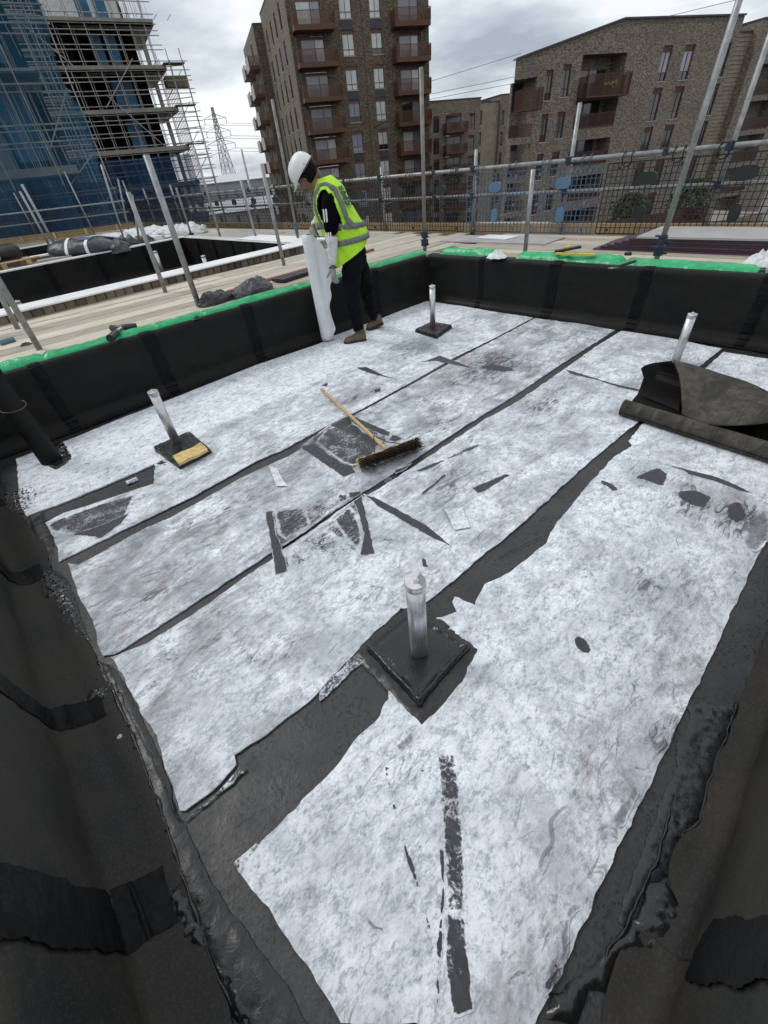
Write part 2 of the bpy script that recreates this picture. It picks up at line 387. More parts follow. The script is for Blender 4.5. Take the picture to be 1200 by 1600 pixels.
def m_brick(name, cols, mortar=(.30, .29, .27), scale=1.0, weave=0.0, ws=4.6):
    """brick courses on upright faces, world coordinates along the wall"""
    t = NT(name); p = t.pos('obj')
    geo = t.n('ShaderNodeNewGeometry')
    s = t.n('ShaderNodeSeparateXYZ'); t.put(p, s.inputs[0])
    uv = t.n('ShaderNodeCombineXYZ'); t.put(t.math('ADD', s.outputs[0], s.outputs[1]), uv.inputs[0]); t.put(s.outputs[2], uv.inputs[1])
    b = t.n('ShaderNodeTexBrick'); t.put(uv.outputs[0], b.inputs['Vector'])
    b.inputs['Scale'].default_value = scale; b.inputs['Brick Width'].default_value = .225; b.inputs['Row Height'].default_value = .075
    b.inputs['Mortar Size'].default_value = .008; b.inputs['Color1'].default_value = (0, 0, 0, 1); b.inputs['Color2'].default_value = (1, 1, 1, 1); b.inputs['Mortar'].default_value = (.5, .5, .5, 1)
    c = t.ramp(b.outputs['Color'], [(.0, cols[0]), (.35, cols[1]), (.7, cols[2]), (1., cols[3])])
    # groups of proud and recessed bricks read as a diagonal weave from far
    q = t.map(uv.outputs[0], (1.0, 1.7, 1), rz=.6)
    wv = t.noise(q, ws, 3, .6, .3)
    c = t.mix(c, tuple(k * .42 for k in cols[0]), t.ramp(wv, [(.52, 0), (.57, weave)]))
    c = t.mix(c, mortar, b.outputs['Fac'])
    c = t.mix(c, tuple(k * .6 for k in cols[1]), t.ramp(t.noise(uv.outputs[0], .25, 4), [(.45, 0), (.75, .4)]))
    return t.done(c, .88, 0, t.bump(wv, .4, .03), .25)

# ================================================================ ground far below and our own roof
g = MB(); g.box((0, 600, -11.5), (4000, 4000, .2)); g.build('ground', simple('street_ground', (.10, .10, .10), .9, 0, .3, .05, 0, 1, .01, 'world'), kind='structure')
CX, CY = 4.694, 4.133             # inner far corner of the roof bay
f0 = MB(); f0.grid(lambda a, b: (-1.2 + a * 7.2, -1.2 + b * 6.2, .004 * fbm(a * 6, b * 6) - .003), 120, 110)
f0.build('roof_floor', BIT, smooth=True, kind='structure')

# ---------------------------------------------------------------- fleece strips
FL_MAIN = m_fleece('fleece_used', .0)
FL_CLEAN = m_fleece('fleece_clean', .75)
FL_DIRTY = m_fleece('fleece_trodden', -.35)
def strip(poly, label, mat, z=.005, th=.004, amp=.006, seed=0.):
    pl = ragged(poly, amp, .018, seed)
    b = MB()
    vs, fs = tri_patch(pl, .075, lambda x, y, e: z + th * min(1, e / .006) * .5 + th * .5 + .0003 * fbm(x * 5, y * 5, seed) * min(1, e / .1) + .001)
    b.add(vs, fs)
    n = len(pl); base = len(b.v)
    b.v += [(x, y, .0005) for x, y in pl]
    area = sum(pl[i][0] * pl[(i + 1) % n][1] - pl[(i + 1) % n][0] * pl[i][1] for i in range(n))
    for i in range(n):
        j = (i + 1) % n; q = (base + i, base + j, j, i); b.f.append(q if area > 0 else q[::-1]); b.m.append(0)
    return tag(b.build('fleece_strip', mat, smooth=False), label, 'roofing fleece', 'white fleece strips laid on the roof bay')
S0 = [(-0.24,3.922),(-0.331,3.17),(-0.325,2.989),(-0.128,2.956),(0.099,2.943),(0.428,2.938),(0.597,2.934),(0.945,3.086),(1.352,3.095),(1.901,3.125),(2.506,3.108),(3.06,3.194),(3.352,3.172),(4.029,3.161),(4.617,3.161),(4.608,4.162),(3.766,4.044),(3.061,4.078),(2.692,3.969),(1.9,4.022),(0.812,3.952),(0.535,3.947),(0.222,3.914),(0.078,3.905)]
S1 = [(-0.256,2.816),(-0.253,2.643),(-0.258,2.476),(-0.279,2.363),(0.074,2.357),(0.454,2.341),(0.929,2.378),(1.121,2.355),(1.535,2.376),(1.849,2.367),(2.494,2.396),(3.178,2.447),(3.846,2.439),(4.589,2.467),(4.589,2.913),(4.67,3.18),(4.108,3.223),(3.414,3.277),(2.585,3.266),(1.945,3.287),(1.377,3.243),(0.948,3.149),(0.786,3.086),(0.469,2.989),(0.349,2.69),(0.252,2.722),(0.016,2.782),(-0.155,2.833)]
S2 = [(-0.247,2.313),(-0.255,2.195),(-0.265,2.006),(-0.257,1.797),(-0.28,1.632),(-0.281,1.563),(-0.244,1.535),(-0.147,1.533),(0.094,1.534),(0.325,1.538),(0.537,1.543),(0.748,1.539),(1.146,1.555),(1.26,1.544),(1.731,1.553),(2.223,1.56),(2.717,1.546),(3.528,1.566),(4.598,1.562),(4.671,2.009),(4.577,2.437),(3.839,2.412),(3.152,2.395),(2.454,2.359),(1.843,2.337),(1.416,2.299),(1.13,2.25),(0.867,2.274),(0.761,2.279),(0.282,2.248),(0.044,2.263),(-0.211,2.252)]
S3 = [(-0.258,1.53),(-0.253,1.462),(-0.249,1.379),(-0.253,1.203),(-0.239,1.07),(-0.257,0.965),(-0.261,0.897),(-0.274,0.793),(-0.263,0.781),(-0.178,0.769),(-0.087,0.783),(-0.077,0.814),(-0.006,0.798),(0.091,0.787),(0.194,0.776),(0.272,0.783),(0.439,0.797),(0.577,0.81),(0.716,0.813),(0.769,0.754),(0.95,0.744),(1.249,0.733),(1.369,0.723),(1.594,0.717),(1.962,0.716),(2.302,0.71),(2.834,0.686),(3.349,0.68),(4.005,0.666),(4.515,0.642),(4.585,1.049),(4.607,1.504),(4.047,1.514),(3.473,1.491),(2.606,1.475),(2.323,1.505),(1.883,1.5),(1.565,1.498),(1.236,1.503),(1.125,1.515),(0.721,1.502),(0.518,1.496),(0.336,1.495),(0.067,1.475),(-0.13,1.482),(-0.213,1.511)]
S4 = [(-0.216,0.538),(-0.2,0.433),(-0.194,0.371),(-0.188,0.3),(-0.182,0.22),(-0.179,0.133)] + [(-.06, .02), (.02, -.10), (.12, -.163), (.6, -.160), (1.2, -.162), (1.9, -.160), (2.6, -.158), (3.4, -.160), (4.55, -.155)] + [(4.445,0.305),(4.444,0.61),(4.018,0.621),(2.838,0.652),(2.594,0.635),(2.548,0.594),(2.357,0.628),(2.026,0.618),(1.633,0.593),(1.44,0.558),(1.204,0.581),(1.058,0.627),(0.938,0.591),(0.917,0.68),(0.889,0.671),(0.862,0.626),(0.825,0.644),(0.779,0.671),(0.769,0.534),(0.778,0.459),(0.689,0.443),(0.633,0.423),(0.499,0.422),(0.421,0.429),(0.43,0.494),(0.428,0.596),(0.405,0.573),(0.331,0.551),(0.226,0.556),(0.136,0.54),(-0.026,0.54),(-0.137,0.546)]
FL_HUGE = m_fleece('fleece_near', .25)
s0 = strip(S0, 'cleanest fleece strip along the foot of the left parapet, under the worker', FL_CLEAN, .0068, .004, .005, 1)
s1 = strip(S1, 'scuffed fleece strip second from the left parapet, peeled at its near end', FL_MAIN, .004, .004, .006, 2)
s2 = strip(S2, 'trodden fleece strip the wooden broom lies on, third from the left parapet', FL_DIRTY, .004, .004, .006, 3)
s3 = strip(S3, 'fleece strip left of the widest bitumen gap, with the small white scrap on it', FL_MAIN, .004, .004, .007, 4)
s4 = strip(S4, 'widest fleece strip in the right foreground, under the dark membrane roll', FL_HUGE, .004, .004, .007, 5)

# torn and smeared marks lying on the strips
CLN = {s0.name: .75, s1.name: 0, s2.name: -.35, s3.name: 0, s4.name: .25}
TORN_HI, TORN, TORN_LO, TAPE, TAPE_D, STAIN, BROWN = (.93, 2.0, .45), (.60, 2.2, .45), (.38, 2.4, .45), (.585, .8, 0), (.70, .8, 0), (.80, 1.0, .2, True, .12, (.13, .14, .155), .8), (.85, 1.0, .2, True, .10, (.15, .12, .085), .8)
_tm = {}
def torn_mat(par, spec):
    k = (CLN[par.name], spec)
    if k not in _tm: _tm[k] = m_fleece('torn_fleece', CLN[par.name], *spec[:3], True, *spec[4:])
    return _tm[k]
def mark(poly, parent, spec, z=.0125, amp=.006, name='torn_patch', step=.012, seed=0., wide=.016):
    pl = ragged(poly, amp, step, seed, 22); ed = {}
    P = np.array(pl); per = np.hypot(*(np.roll(P, -1, 0) - P).T).sum()
    area = abs(sum(P[i - 1][0] * P[i][1] - P[i][0] * P[i - 1][1] for i in range(len(P)))) / 2
    w_ = min(wide, .45 * area / per * 2)
    b = MB(); es = []
    def zf(x, y, e):
        es.append(min(1, e / w_)); return z
    vs, fs = tri_patch(pl, max(.006, min(.02, w_ * .8)), zf)
    b.add(vs, fs); o = b.build(name, torn_mat(parent, spec), parent)
    at = o.data.attributes.new('ed', 'FLOAT', 'POINT'); at.data.foreach_set('value', es)
    return o
k7 = (3, 400, 440)
DRY = (.84, 3.0, .45)
marks = [
 (s2, TORN, [(1.24,2.289),(1.527,2.362),(1.741,2.342),(1.745,1.904),(1.599,1.82),(1.339,1.768),(1.188,1.758)]),
 (s2, (.50, 2.2, .45), [(0.674,1.843),(0.866,1.708),(1.061,1.626),(1.146,1.57),(0.745,1.531),(0.537,1.53)]),
 (s3, (.46, 2.2, .45), [(0.516,1.508),(0.73,1.51),(1.112,1.532),(0.865,1.127),(0.804,1.184),(0.514,1.371),(0.452,1.388)]),
 (s3, TORN_HI, [(1.148,1.535),(1.175,1.455),(1.181,1.241),(1.185,1.076),(1.146,0.87),(1.138,0.891),(1.124,1.023),(1.125,1.172),(1.124,1.367)]),
 (s2, TORN_HI, [(0.675,1.848),(0.716,1.823),(0.62,1.64),(0.547,1.439),(0.506,1.359),(0.451,1.386),(0.525,1.532),(0.593,1.671)]),
 (s2, TORN, [(0.719,1.819),(0.861,1.707),(0.777,1.546),(0.622,1.55),(0.624,1.635)]),
 (s3, TORN_LO, [(0.586,1.497),(0.721,1.508),(0.829,1.471),(0.82,1.318),(0.806,1.186),(0.518,1.367)]),
 (s3, TORN_HI, [(1.066,1.526),(1.139,1.531),(0.989,1.308),(0.863,1.125),(0.804,1.177),(0.926,1.28),(1.011,1.418)]),
 (s2, TORN_HI, [(1.101,1.615),(1.161,1.568),(1.146,1.538),(1.104,1.542),(1.074,1.563)]),
 (s3, TORN, [(0.886,1.497),(1.029,1.511),(1.003,1.413),(0.925,1.282),(0.819,1.193),(0.833,1.316),(0.87,1.422)]),
 (s2, TORN, [(1.043,1.648),(1.097,1.614),(1.065,1.558),(0.99,1.559)]),
 (s2, TORN_HI, [(1.227,2.283),(1.329,2.244),(1.301,2.074),(1.289,1.879),(1.305,1.812),(1.269,1.73),(1.184,1.753),(1.198,1.876),(1.206,2.068)]),
 (s2, TORN, [(1.339,2.245),(1.506,2.336),(1.7,2.294),(1.657,2.056),(1.649,1.871),(1.508,1.807),(1.351,1.781),(1.306,1.81),(1.289,1.9),(1.305,2.068)]),
 (s2, TORN_HI, [(1.761,2.34),(1.76,1.919),(1.704,1.88),(1.687,2.042),(1.696,2.216)]),
 (s2, TORN_HI, [(1.747,1.886),(1.75,1.785),(1.68,1.798),(1.673,1.853)]),
 (s2, TORN_HI, [(1.558,2.364),(1.741,2.342),(1.672,2.232),(1.549,2.226)]),
 (s3, DRY, [(1.498,1.462),(1.599,1.439),(1.72,1.402),(1.709,1.376),(1.606,1.392),(1.512,1.422)]),
 (s3, TORN, [(1.731,1.411),(1.873,1.386),(2.024,1.346),(1.995,1.305),(1.836,1.333),(1.711,1.374)]),
 (s3, DRY, [(1.581,1.101),(1.708,1.059),(1.859,1.015),(1.822,0.977),(1.679,0.996),(1.555,1.023)]),
 (s3, TORN_HI, [(1.364,1.281),(1.604,1.299),(1.586,1.272),(1.358,1.251)]),
 (s2, DRY, [(3.092,2.125),(3.199,2.052),(3.216,1.887),(3.177,1.788),(3.076,1.881),(3.047,2.058)]),
 (s1, TORN_HI, [(2.444,3.067),(2.509,2.986),(2.461,2.705),(2.462,2.465),(2.418,2.771),(2.42,2.979)]),
 (s1, TORN_HI, [(2.197,2.564),(2.238,2.527),(2.202,2.474),(2.148,2.493)]),
 (s1, TORN_HI, [(1.953,3.015),(2.067,3.02),(2.004,2.949)]),
 (s3, TORN_HI, [(1.436,1.558),(1.571,1.529),(1.486,1.514),(1.412,1.525)]),
 (s3, TORN_HI, [(1.316,1.529),(1.362,1.53),(1.362,1.506),(1.315,1.506)]),
 (s3, TORN_HI, [(3.426,1.495),(3.409,1.388),(3.354,1.072),(3.354,0.811),(3.32,0.806),(3.303,0.983),(3.347,1.191),(3.345,1.398)]),
 (s4, TORN_HI, [(2.455,0.453),(2.471,0.273),(2.488,0.148),(2.475,0.043),(2.438,-0.033),(2.419,0.011),(2.436,0.134),(2.422,0.257),(2.448,0.288)]),
 (s4, DRY, [(2.349,0.426),(2.411,0.395),(2.361,0.327),(2.23,0.299),(2.222,0.357),(2.209,0.456),(2.265,0.454)]),
 (s4, DRY, [(2.233,0.257),(2.305,0.19),(2.296,0.096),(2.159,0.092),(2.147,0.162),(2.179,0.232)]),
 (s4, DRY, [(2.27,0.041),(2.357,-0.013),(2.224,-0.064),(2.125,-0.052),(2.145,0.009)]),
 (s4, STAIN, [(2.169,-0.062),(2.347,-0.107),(2.173,-0.176),(1.981,-0.15),(1.976,-0.102)]),
 (s4, DRY, [(2.096,0.596),(2.1,0.53),(2.067,0.467),(2.029,0.476),(2.053,0.565)]),
 (s4, DRY, [(1.051,0.226),(1.086,0.213),(1.081,0.173),(1.052,0.145),(1.014,0.156),(1.022,0.194)]),
 (s3, DRY, [(1.0,0.953),(1.001,0.914),(0.964,0.87),(0.951,0.897)]),
 (s2, TORN_HI, [(2.827,2.687),(2.939,2.612),(3.111,2.599),(3.047,2.244),(3.019,2.083),(2.997,2.302),(2.974,2.536)]),
 (s1, TORN, [(-0.255,2.798),(-0.126,2.777),(0.07,2.733),(0.233,2.671),(0.123,2.494),(-0.051,2.387),(-0.117,2.478),(-0.185,2.571),(-0.247,2.668)]),
 (s1, TORN_HI, [(-0.177,2.554),(-0.084,2.521),(0.004,2.502),(0.148,2.495),(0.051,2.418),(-0.059,2.378),(-0.112,2.456)]),
 (s4, TAPE, [(0.39,0.343),(0.429,0.294),(0.383,0.243),(0.296,0.162),(0.216,0.09),(0.159,0.045),(0.124,0.085),(0.176,0.131),(0.26,0.211),(0.341,0.294)]),
 (s4, TAPE_D, [(0.125,0.086),(0.16,0.046),(0.101,-0.008),(0.048,-0.062),(0.027,-0.049),(0.005,-0.034),(0.029,0.001),(0.058,0.035)]),
 (s4, TORN_HI, [(0.21,0.175),(0.218,0.167),(0.152,0.107),(0.103,0.076),(0.053,0.04),(-0.002,0.0),(-0.008,0.005),(0.047,0.046),(0.099,0.085),(0.143,0.116)]),
 (s4, TORN_HI, [(0.247,0.43),(0.256,0.412),(0.24,0.411),(0.203,0.348),(0.182,0.316),(0.2,0.351),(0.235,0.414)]),
 (s4, TORN_HI, [(0.155,0.267),(0.159,0.26),(0.142,0.227),(0.12,0.176),(0.092,0.126),(0.07,0.084),(0.071,0.089),(0.089,0.131),(0.113,0.177),(0.137,0.237)]),
 (s4, TORN_LO, [(0.354,0.366),(0.385,0.349),(0.302,0.297),(0.256,0.295),(0.215,0.303),(0.192,0.316),(0.224,0.335),(0.269,0.338)]),
 (s4, BROWN, [(-0.022,0.218),(-0.005,0.174),(-0.001,0.161),(-0.013,0.166),(-0.027,0.186),(-0.03,0.212)]),
 (s4, STAIN, [(0.304,0.446),(0.384,0.444),(0.381,0.42),(0.358,0.411),(0.308,0.415)]),
 (s4, STAIN, [(0.607,-0.116),(0.641,-0.123),(0.675,-0.131),(0.728,-0.132),(0.712,-0.148),(0.663,-0.152),(0.61,-0.152),(0.588,-0.142),(0.562,-0.159),(0.548,-0.13),(0.585,-0.133)]),
 (s4, STAIN, [(0.289,-0.133),(0.343,-0.123),(0.363,-0.13),(0.367,-0.151),(0.34,-0.14),(0.316,-0.14),(0.275,-0.16),(0.258,-0.159),(0.269,-0.145)]),
 (s4, STAIN, [(0.892,-0.107),(0.887,-0.135),(0.915,-0.148),(0.901,-0.159),(0.851,-0.148),(0.86,-0.128)]),
 (s4, TORN, [(0.223,-0.149),(0.252,-0.16),(0.233,-0.167),(0.191,-0.163),(0.17,-0.156),(0.186,-0.142)]),
]
for i, (par, m, pl) in enumerate(marks):
    mark(pl, par, m, wide=.010 if m in (TORN_HI, TAPE_D, TAPE) else .022, z=(.0096 if i < 3 else .0099 if m in (TORN, TORN_LO, TAPE, TAPE_D, STAIN, BROWN) else .0101) + (i % 5) * .00004, seed=i * 1.7, name='scuff' if m in (STAIN, BROWN) else 'torn_patch')
# white fibres left on the bitumen along the lower edge of strip 3 and in the gap
WF = m_fleece('fleece_residue', .2, .50, 1.4, .5)
for pl in ([(-0.277,0.761),(-0.185,0.752),(-0.082,0.77),(-0.071,0.743),(-0.145,0.744),(-0.272,0.754)], [(0.258,0.784),(0.352,0.786),(0.434,0.792),(0.439,0.748),(0.37,0.751),(0.229,0.746)], [(-0.217,0.563),(-0.145,0.555),(-0.143,0.541),(-0.214,0.537)],
           [(-0.258,1.514),(-0.215,1.515),(-0.222,1.468),(-0.25,1.458)], [(0.229,2.88),(0.299,2.879),(0.296,2.828),(0.226,2.827)], [(-0.116,2.251),(0.094,2.274),(0.248,2.26),(0.243,2.231),(0.093,2.235),(-0.115,2.215)]):
    b = MB(); b.prism(ragged(pl, .006, .01, 3.3, 30), .0005, .0062); b.build('fleece_residue', WF, s3)
# loose white scraps
for pl, lab in (([(0.952,2.241),(0.966,2.164),(0.918,2.018),(0.903,1.948),(0.854,2.003)], 'small pointed white fleece scrap left of the broom head'),
                ([(1.332,1.071),(1.406,1.019),(1.308,0.89),(1.24,0.938)], 'clean rectangular white fleece scrap right of the dark wedge')):
    b = MB(); b.prism(ragged(pl, .002, .02, 1), .015, .019); tag(b.build('fleece_scrap', FL_CLEAN), lab, 'fleece scrap')

# ---------------------------------------------------------------- parapets
WT = .53
def lerp_poly(pts, key):
    pts = sorted(pts)
    for (a, b), (c, d) in zip(pts, pts[1:]):
        if key <= c: return b + (d - b) * (max(key, a) - a) / (c - a + 1e-9)
    return pts[-1][1]
def parapet(root, axis, a0, a1, flap, crease, wall, sign, laps, top=.16, s0l=0., step=.03, mat=MEMB, capz=WT, lapw=.10, ridge=True, lapmat=None):
    """membrane dressed over a parapet. axis 'x': the wall runs along x at y=wall, sign = outward direction.
    flap(t), crease(t): positions of the flap edge on the floor and of the internal angle"""
    def prof(t, s):
        fe, cr = flap(t), crease(t); L1 = abs(fe - cr); nz = fbm(t * 3, s * 4, wall) * .006 + fbm(t * 11, s * 13, wall) * .0016
        P = [(fe, .007), (cr - sign * .035, .012), (cr, .035), (wall, .09), (wall, capz - .02), (wall + sign * .02, capz), (wall + sign * top, capz + .004)]
        D = [0]
        for p, q in zip(P, P[1:]): D.append(D[-1] + math.hypot(q[0] - p[0], q[1] - p[1]))
        d = s * D[-1]
        for i in range(len(P) - 1):
            if d <= D[i + 1] + 1e-9:
                k = (d - D[i]) / (D[i + 1] - D[i]); x = P[i][0] + (P[i + 1][0] - P[i][0]) * k; z = P[i][1] + (P[i + 1][1] - P[i][1]) * k; break
        wallness = 1 if .1 < z < capz - .03 else .35
        x += -sign * abs(nz) * 1.6 * wallness * (1 if z > .05 else .2); z += (nz * .5 if z < .05 and s > .02 else 0)
        return x, max(z, .0065)
    def pt(t, s, off=0):
        x, z = prof(t, s)
        if off: x -= sign * off * (1 if z > .05 else 0); z += off * (1 if z < .06 or z > capz - .03 else 0)
        return (t, x, z) if axis == 'x' else (x, t, z)
    cuts = [a0] + sorted(laps) + [a1]
    flipm = (axis == 'x') == (sign > 0)
    for i in range(len(cuts) - 1):
        t0, t1 = cuts[i] - (.004 if i else 0), cuts[i + 1]; nu = max(4, int((t1 - t0) / step))
        b = MB(); b.grid(lambda a, s: pt(t0 + a * (t1 - t0), s, .0022 * i % .004), nu, 34, not flipm)
        b.build('membrane_sheet', mat, root, smooth=True)
    for k, l in enumerate(laps):
        b = MB(); wl = lapw * (.8 + .5 * ((k * 37) % 10) / 10)
        def lf(a, s):
            e = (a - .5) * 2; wob = wl * (1 + .22 * fbm(s * 5, k * 3.1 + (1 if e > 0 else 7), 0)) + .007 * fbm(s * 26, k, e)
            s = s0l + s * (1 - s0l); t = l + e * wob / 2 + .012 * fbm(s * 3, k * 5.)
            return pt(t, .04 + s * (.93), .0055 + .004 * (1 - e * e) + .0025 * fbm(t * 60, s * 60))
        b.grid(lf, 10, 150, not flipm); b.build('lap_band', lapmat or LAP, root, smooth=True)
def core(root, lo, hi, mat=CONC, name='wall_core'):
    b = MB(); b.box([(a + c) / 2 for a, c in zip(lo, hi)], [c - a for a, c in zip(lo, hi)]); b.build(name, mat, root)
# left (long) parapet, y = CY
pl = thing('parapet_wall', 'black membrane parapet on the left of the bay, behind the worker, topped with green sheeting', 'parapet wall', (0, 0, 0))
laps_l = [0.204,1.065,2.03,3.768]
parapet(pl, 'x', -1.3, CX - .004, lambda t: CY - .10 - .012 * fbm(t * 2, 1), lambda t: CY - .03, CY, 1, laps_l, top=.12)
core(pl, (-1.3, CY + .012, 0), (CX + .3, CY + .30, WT - .02))
# far parapet, x = CX
pf = thing('parapet_wall', 'black membrane parapet across the far right side of the bay, below the stacked boards', 'parapet wall', (0, 0, 0))
laps_f = [3.273,2.357,1.454,0.546]
parapet(pf, 'y', -.35, CY - .004, lambda t: CX - .11 - .012 * fbm(t * 2, 5), lambda t: CX - .03, CX, 1, laps_f, top=.12)
core(pf, (CX + .012, -.35, 0), (CX + .30, CY, WT - .02))
# near left parapet, along y at x = -.45
LF_E = [(3.437,-0.375),(2.823,-0.329),(2.579,-0.301),(2.108,-0.341),(1.658,-0.304),(1.426,-0.308),(1.278,-0.305),(1.099,-0.304),(0.964,-0.309),(0.837,-0.315),(0.754,-0.322),(0.63,-0.331),(0.469,-0.344),(0.354,-0.346),(0.306,-0.357)]
LF_C = [(2.651,-0.499),(2.416,-0.473),(2.111,-0.43),(1.771,-0.425),(1.408,-0.417),(1.141,-0.429),(1.025,-0.426),(0.819,-0.413),(0.614,-0.41),(0.484,-0.4),(0.349,-0.401)]
pn = thing('parapet_wall', 'dusty black membrane parapet in the left foreground with wide bitumen laps', 'parapet wall', (0, 0, 0))
laps_n = [1.33, .63, 2.35, 3.3]
parapet(pn, 'y', -.5, CY - .004, lambda t: lerp_poly(LF_E, t) + .008 * fbm(t * 9, 2), lambda t: lerp_poly(LF_C, t), -.475, -1, laps_n, top=.3, step=.02, mat=MEMB_DUSTY, lapw=.13)
core(pn, (-1.3, -.8, 0), (-.50, CY, WT - .02))
# near right parapet, along x at y = -.34
RF_E = [(1.189,-0.276),(1.024,-0.28),(0.947,-0.272),(0.754,-0.287),(0.675,-0.263),(0.567,-0.27),(0.541,-0.307),(0.444,-0.27),(0.354,-0.241),(0.292,-0.245),(0.227,-0.261)]
RF_C = [(1.156,-0.353),(0.892,-0.341),(0.74,-0.348),(0.629,-0.347),(0.463,-0.341),(0.373,-0.345),(0.308,-0.34)]
pr = thing('parapet_wall', 'dusty black membrane parapet in the right foreground beside the wet bitumen edge', 'parapet wall', (0, 0, 0))
parapet(pr, 'x', -.5, CX, lambda t: lerp_poly(RF_E, t) + .008 * fbm(t * 9, 4), lambda t: min(lerp_poly(RF_C, t), -.30), -.345, -1, [.44, 1.45, 2.5, 3.5], top=.3, step=.02, mat=MEMB_DUSTY, lapw=.15, s0l=.17)
core(pr, (-.5, -.9, 0), (CX + .3, -.37, WT - .02))

# bitumen smears, ridges and lumps on the floor edges
def smear(poly, parent, mat, h=.012, fq=30, step=.010, name='bitumen_smear', amp=.008, z=.001, seed=0., flat=.3):
    pl = ragged(poly, amp, step, seed, 20)
    def zf(x, y, e):
        v = fbm(x * fq, y * fq, seed, 5); r = 1 - abs(v)
        return z + (h * (flat + (1 - flat) * r * r * .9 + .25 * v)) * min(1, e / .012)
    b = MB(); b.add(*tri_patch(pl, step, zf)); return b.build(name, mat, parent, smooth=True)
BE = m_bitumen('bitumen_edge', .023, .32, 1.0)
e1 = [(-0.441,3.204),(-0.235,3.158),(-0.263,2.559),(-0.323,2.372),(-0.28,2.191),(-0.284,1.987),(-0.312,1.759),(-0.308,1.575),(-0.264,1.466),(-0.255,1.34),(-0.259,1.154),(-0.258,1.031),(-0.266,0.915),(-0.288,0.79),(-0.278,0.747),(-0.282,0.568),(-0.262,0.428),(-0.239,0.284),(-0.235,0.187)]
def offs(pts, d): return [(x - d, y) for x, y in pts]
smear(e1 + [(x - .085 - .02 * math.sin(7 * y), y) for x, y in e1[::-1]], pn, BE, .007, 22, .014, amp=.006, seed=2.)
for i, (p_, h_, f_) in enumerate((
    ([(-0.415,1.431),(-0.384,1.434),(-0.353,1.438),(-0.312,1.413),(-0.31,1.355),(-0.347,1.347),(-0.382,1.355),(-0.417,1.347)], .02, 55),
    ([(-0.415,2.313),(-0.366,2.321),(-0.298,2.222),(-0.285,2.105),(-0.298,1.777),(-0.301,1.7),(-0.362,1.766),(-0.403,1.892),(-0.42,2.029),(-0.389,2.123),(-0.427,2.244)], .012, 40),
    ([(-0.39,0.647),(-0.347,0.63),(-0.331,0.588),(-0.337,0.484),(-0.344,0.454),(-0.374,0.491),(-0.408,0.531),(-0.408,0.592)], .022, 60),
    ([(-0.353,0.434),(-0.318,0.407),(-0.312,0.36),(-0.317,0.267),(-0.347,0.296),(-0.357,0.378)], .015, 60),
    ([(-0.386,3.449),(-0.308,3.391),(-0.229,3.409),(-0.204,3.191),(-0.285,3.082),(-0.36,3.044),(-0.425,3.153)], .015, 50),
    ([(-0.439,2.34),(-0.384,2.385),(-0.323,2.339),(-0.301,2.163),(-0.299,2.042),(-0.403,2.12),(-0.435,2.195)], .016, 50))):
    smear(p_, pn, BIT_WET, h_, f_, .007, seed=i * 3.3, name='bitumen_lump', flat=.1)
for i, (p_, h_, f_) in enumerate((
    ([(1.076,-0.157),(1.187,-0.274),(1.036,-0.277),(0.948,-0.274),(0.758,-0.285),(0.669,-0.265),(0.575,-0.268),(0.531,-0.246),(0.409,-0.232),(0.417,-0.215),(0.769,-0.201),(0.869,-0.2),(0.924,-0.177),(1.043,-0.179)], .008, 45),
    ([(0.531,-0.246),(0.563,-0.272),(0.544,-0.305),(0.551,-0.342),(0.521,-0.351),(0.462,-0.344),(0.397,-0.345),(0.31,-0.342),(0.299,-0.331),(0.36,-0.321),(0.401,-0.331),(0.402,-0.284),(0.35,-0.243),(0.28,-0.25),(0.252,-0.219),(0.19,-0.226),(0.138,-0.171),(0.192,-0.165),(0.259,-0.201),(0.337,-0.216),(0.406,-0.238),(0.479,-0.246)], .016, 34))):
    smear(p_, pr, BE if i == 0 else BIT_WET, h_, f_, .009, seed=11 + i * 3.3, flat=.2)
def ridge(pts, parent, r=.006, seed=0., name='bitumen_ridge', mat=None):
    q = []
    for (x0, y0), (x1, y1) in zip(pts, pts[1:]):
        k = max(1, int(math.hypot(x1 - x0, y1 - y0) / .015))
        for j in range(k):
            t = j / k; x = x0 + (x1 - x0) * t; y = y0 + (y1 - y0) * t
            q.append((x + .006 * fbm(x * 18, y * 18, seed), y + .006 * fbm(x * 18, y * 18, seed + 5), .007))
    rr = [max(.0012, r * .62 * (.75 + .9 * fbm(p[0] * 25, p[1] * 25, seed))) for p in q]
    b = MB(); b.path(q, rr, 6); b.build(name, mat or BIT_WET, parent, smooth=True)
ridge([(-0.303,1.549),(-0.296,1.402),(-0.3,1.273),(-0.304,1.099),(-0.309,0.964),(-0.315,0.837),(-0.322,0.754),(-0.331,0.63),(-0.344,0.469),(-0.346,0.354),(-0.34,0.289)], pn, .009, 1.)
ridge([(-0.279,1.502),(-0.285,1.247),(-0.281,0.998),(-0.285,0.754)], pn, .005, 2.)
ridge([(0.772,-0.219),(0.689,-0.229),(0.594,-0.242),(0.524,-0.239),(0.44,-0.238),(0.376,-0.232),(0.343,-0.223),(0.297,-0.225)], pr, .008, 3.)
ridge([(1.183,-0.27),(1.036,-0.277),(0.962,-0.273),(0.82,-0.282),(0.753,-0.287),(0.669,-0.265)], pr, .007, 4.)
ridge([(0.238,-0.154),(0.206,-0.162),(0.181,-0.161),(0.156,-0.161)], pr, .006, 5.)
ridge([(1.235,0.67),(1.319,0.652),(1.433,0.613),(1.544,0.581),(1.652,0.555),(1.893,0.531),(2.43,0.49),(3.354,0.392),(3.928,0.349)][:4], s4, .003, 6., mat=BE)
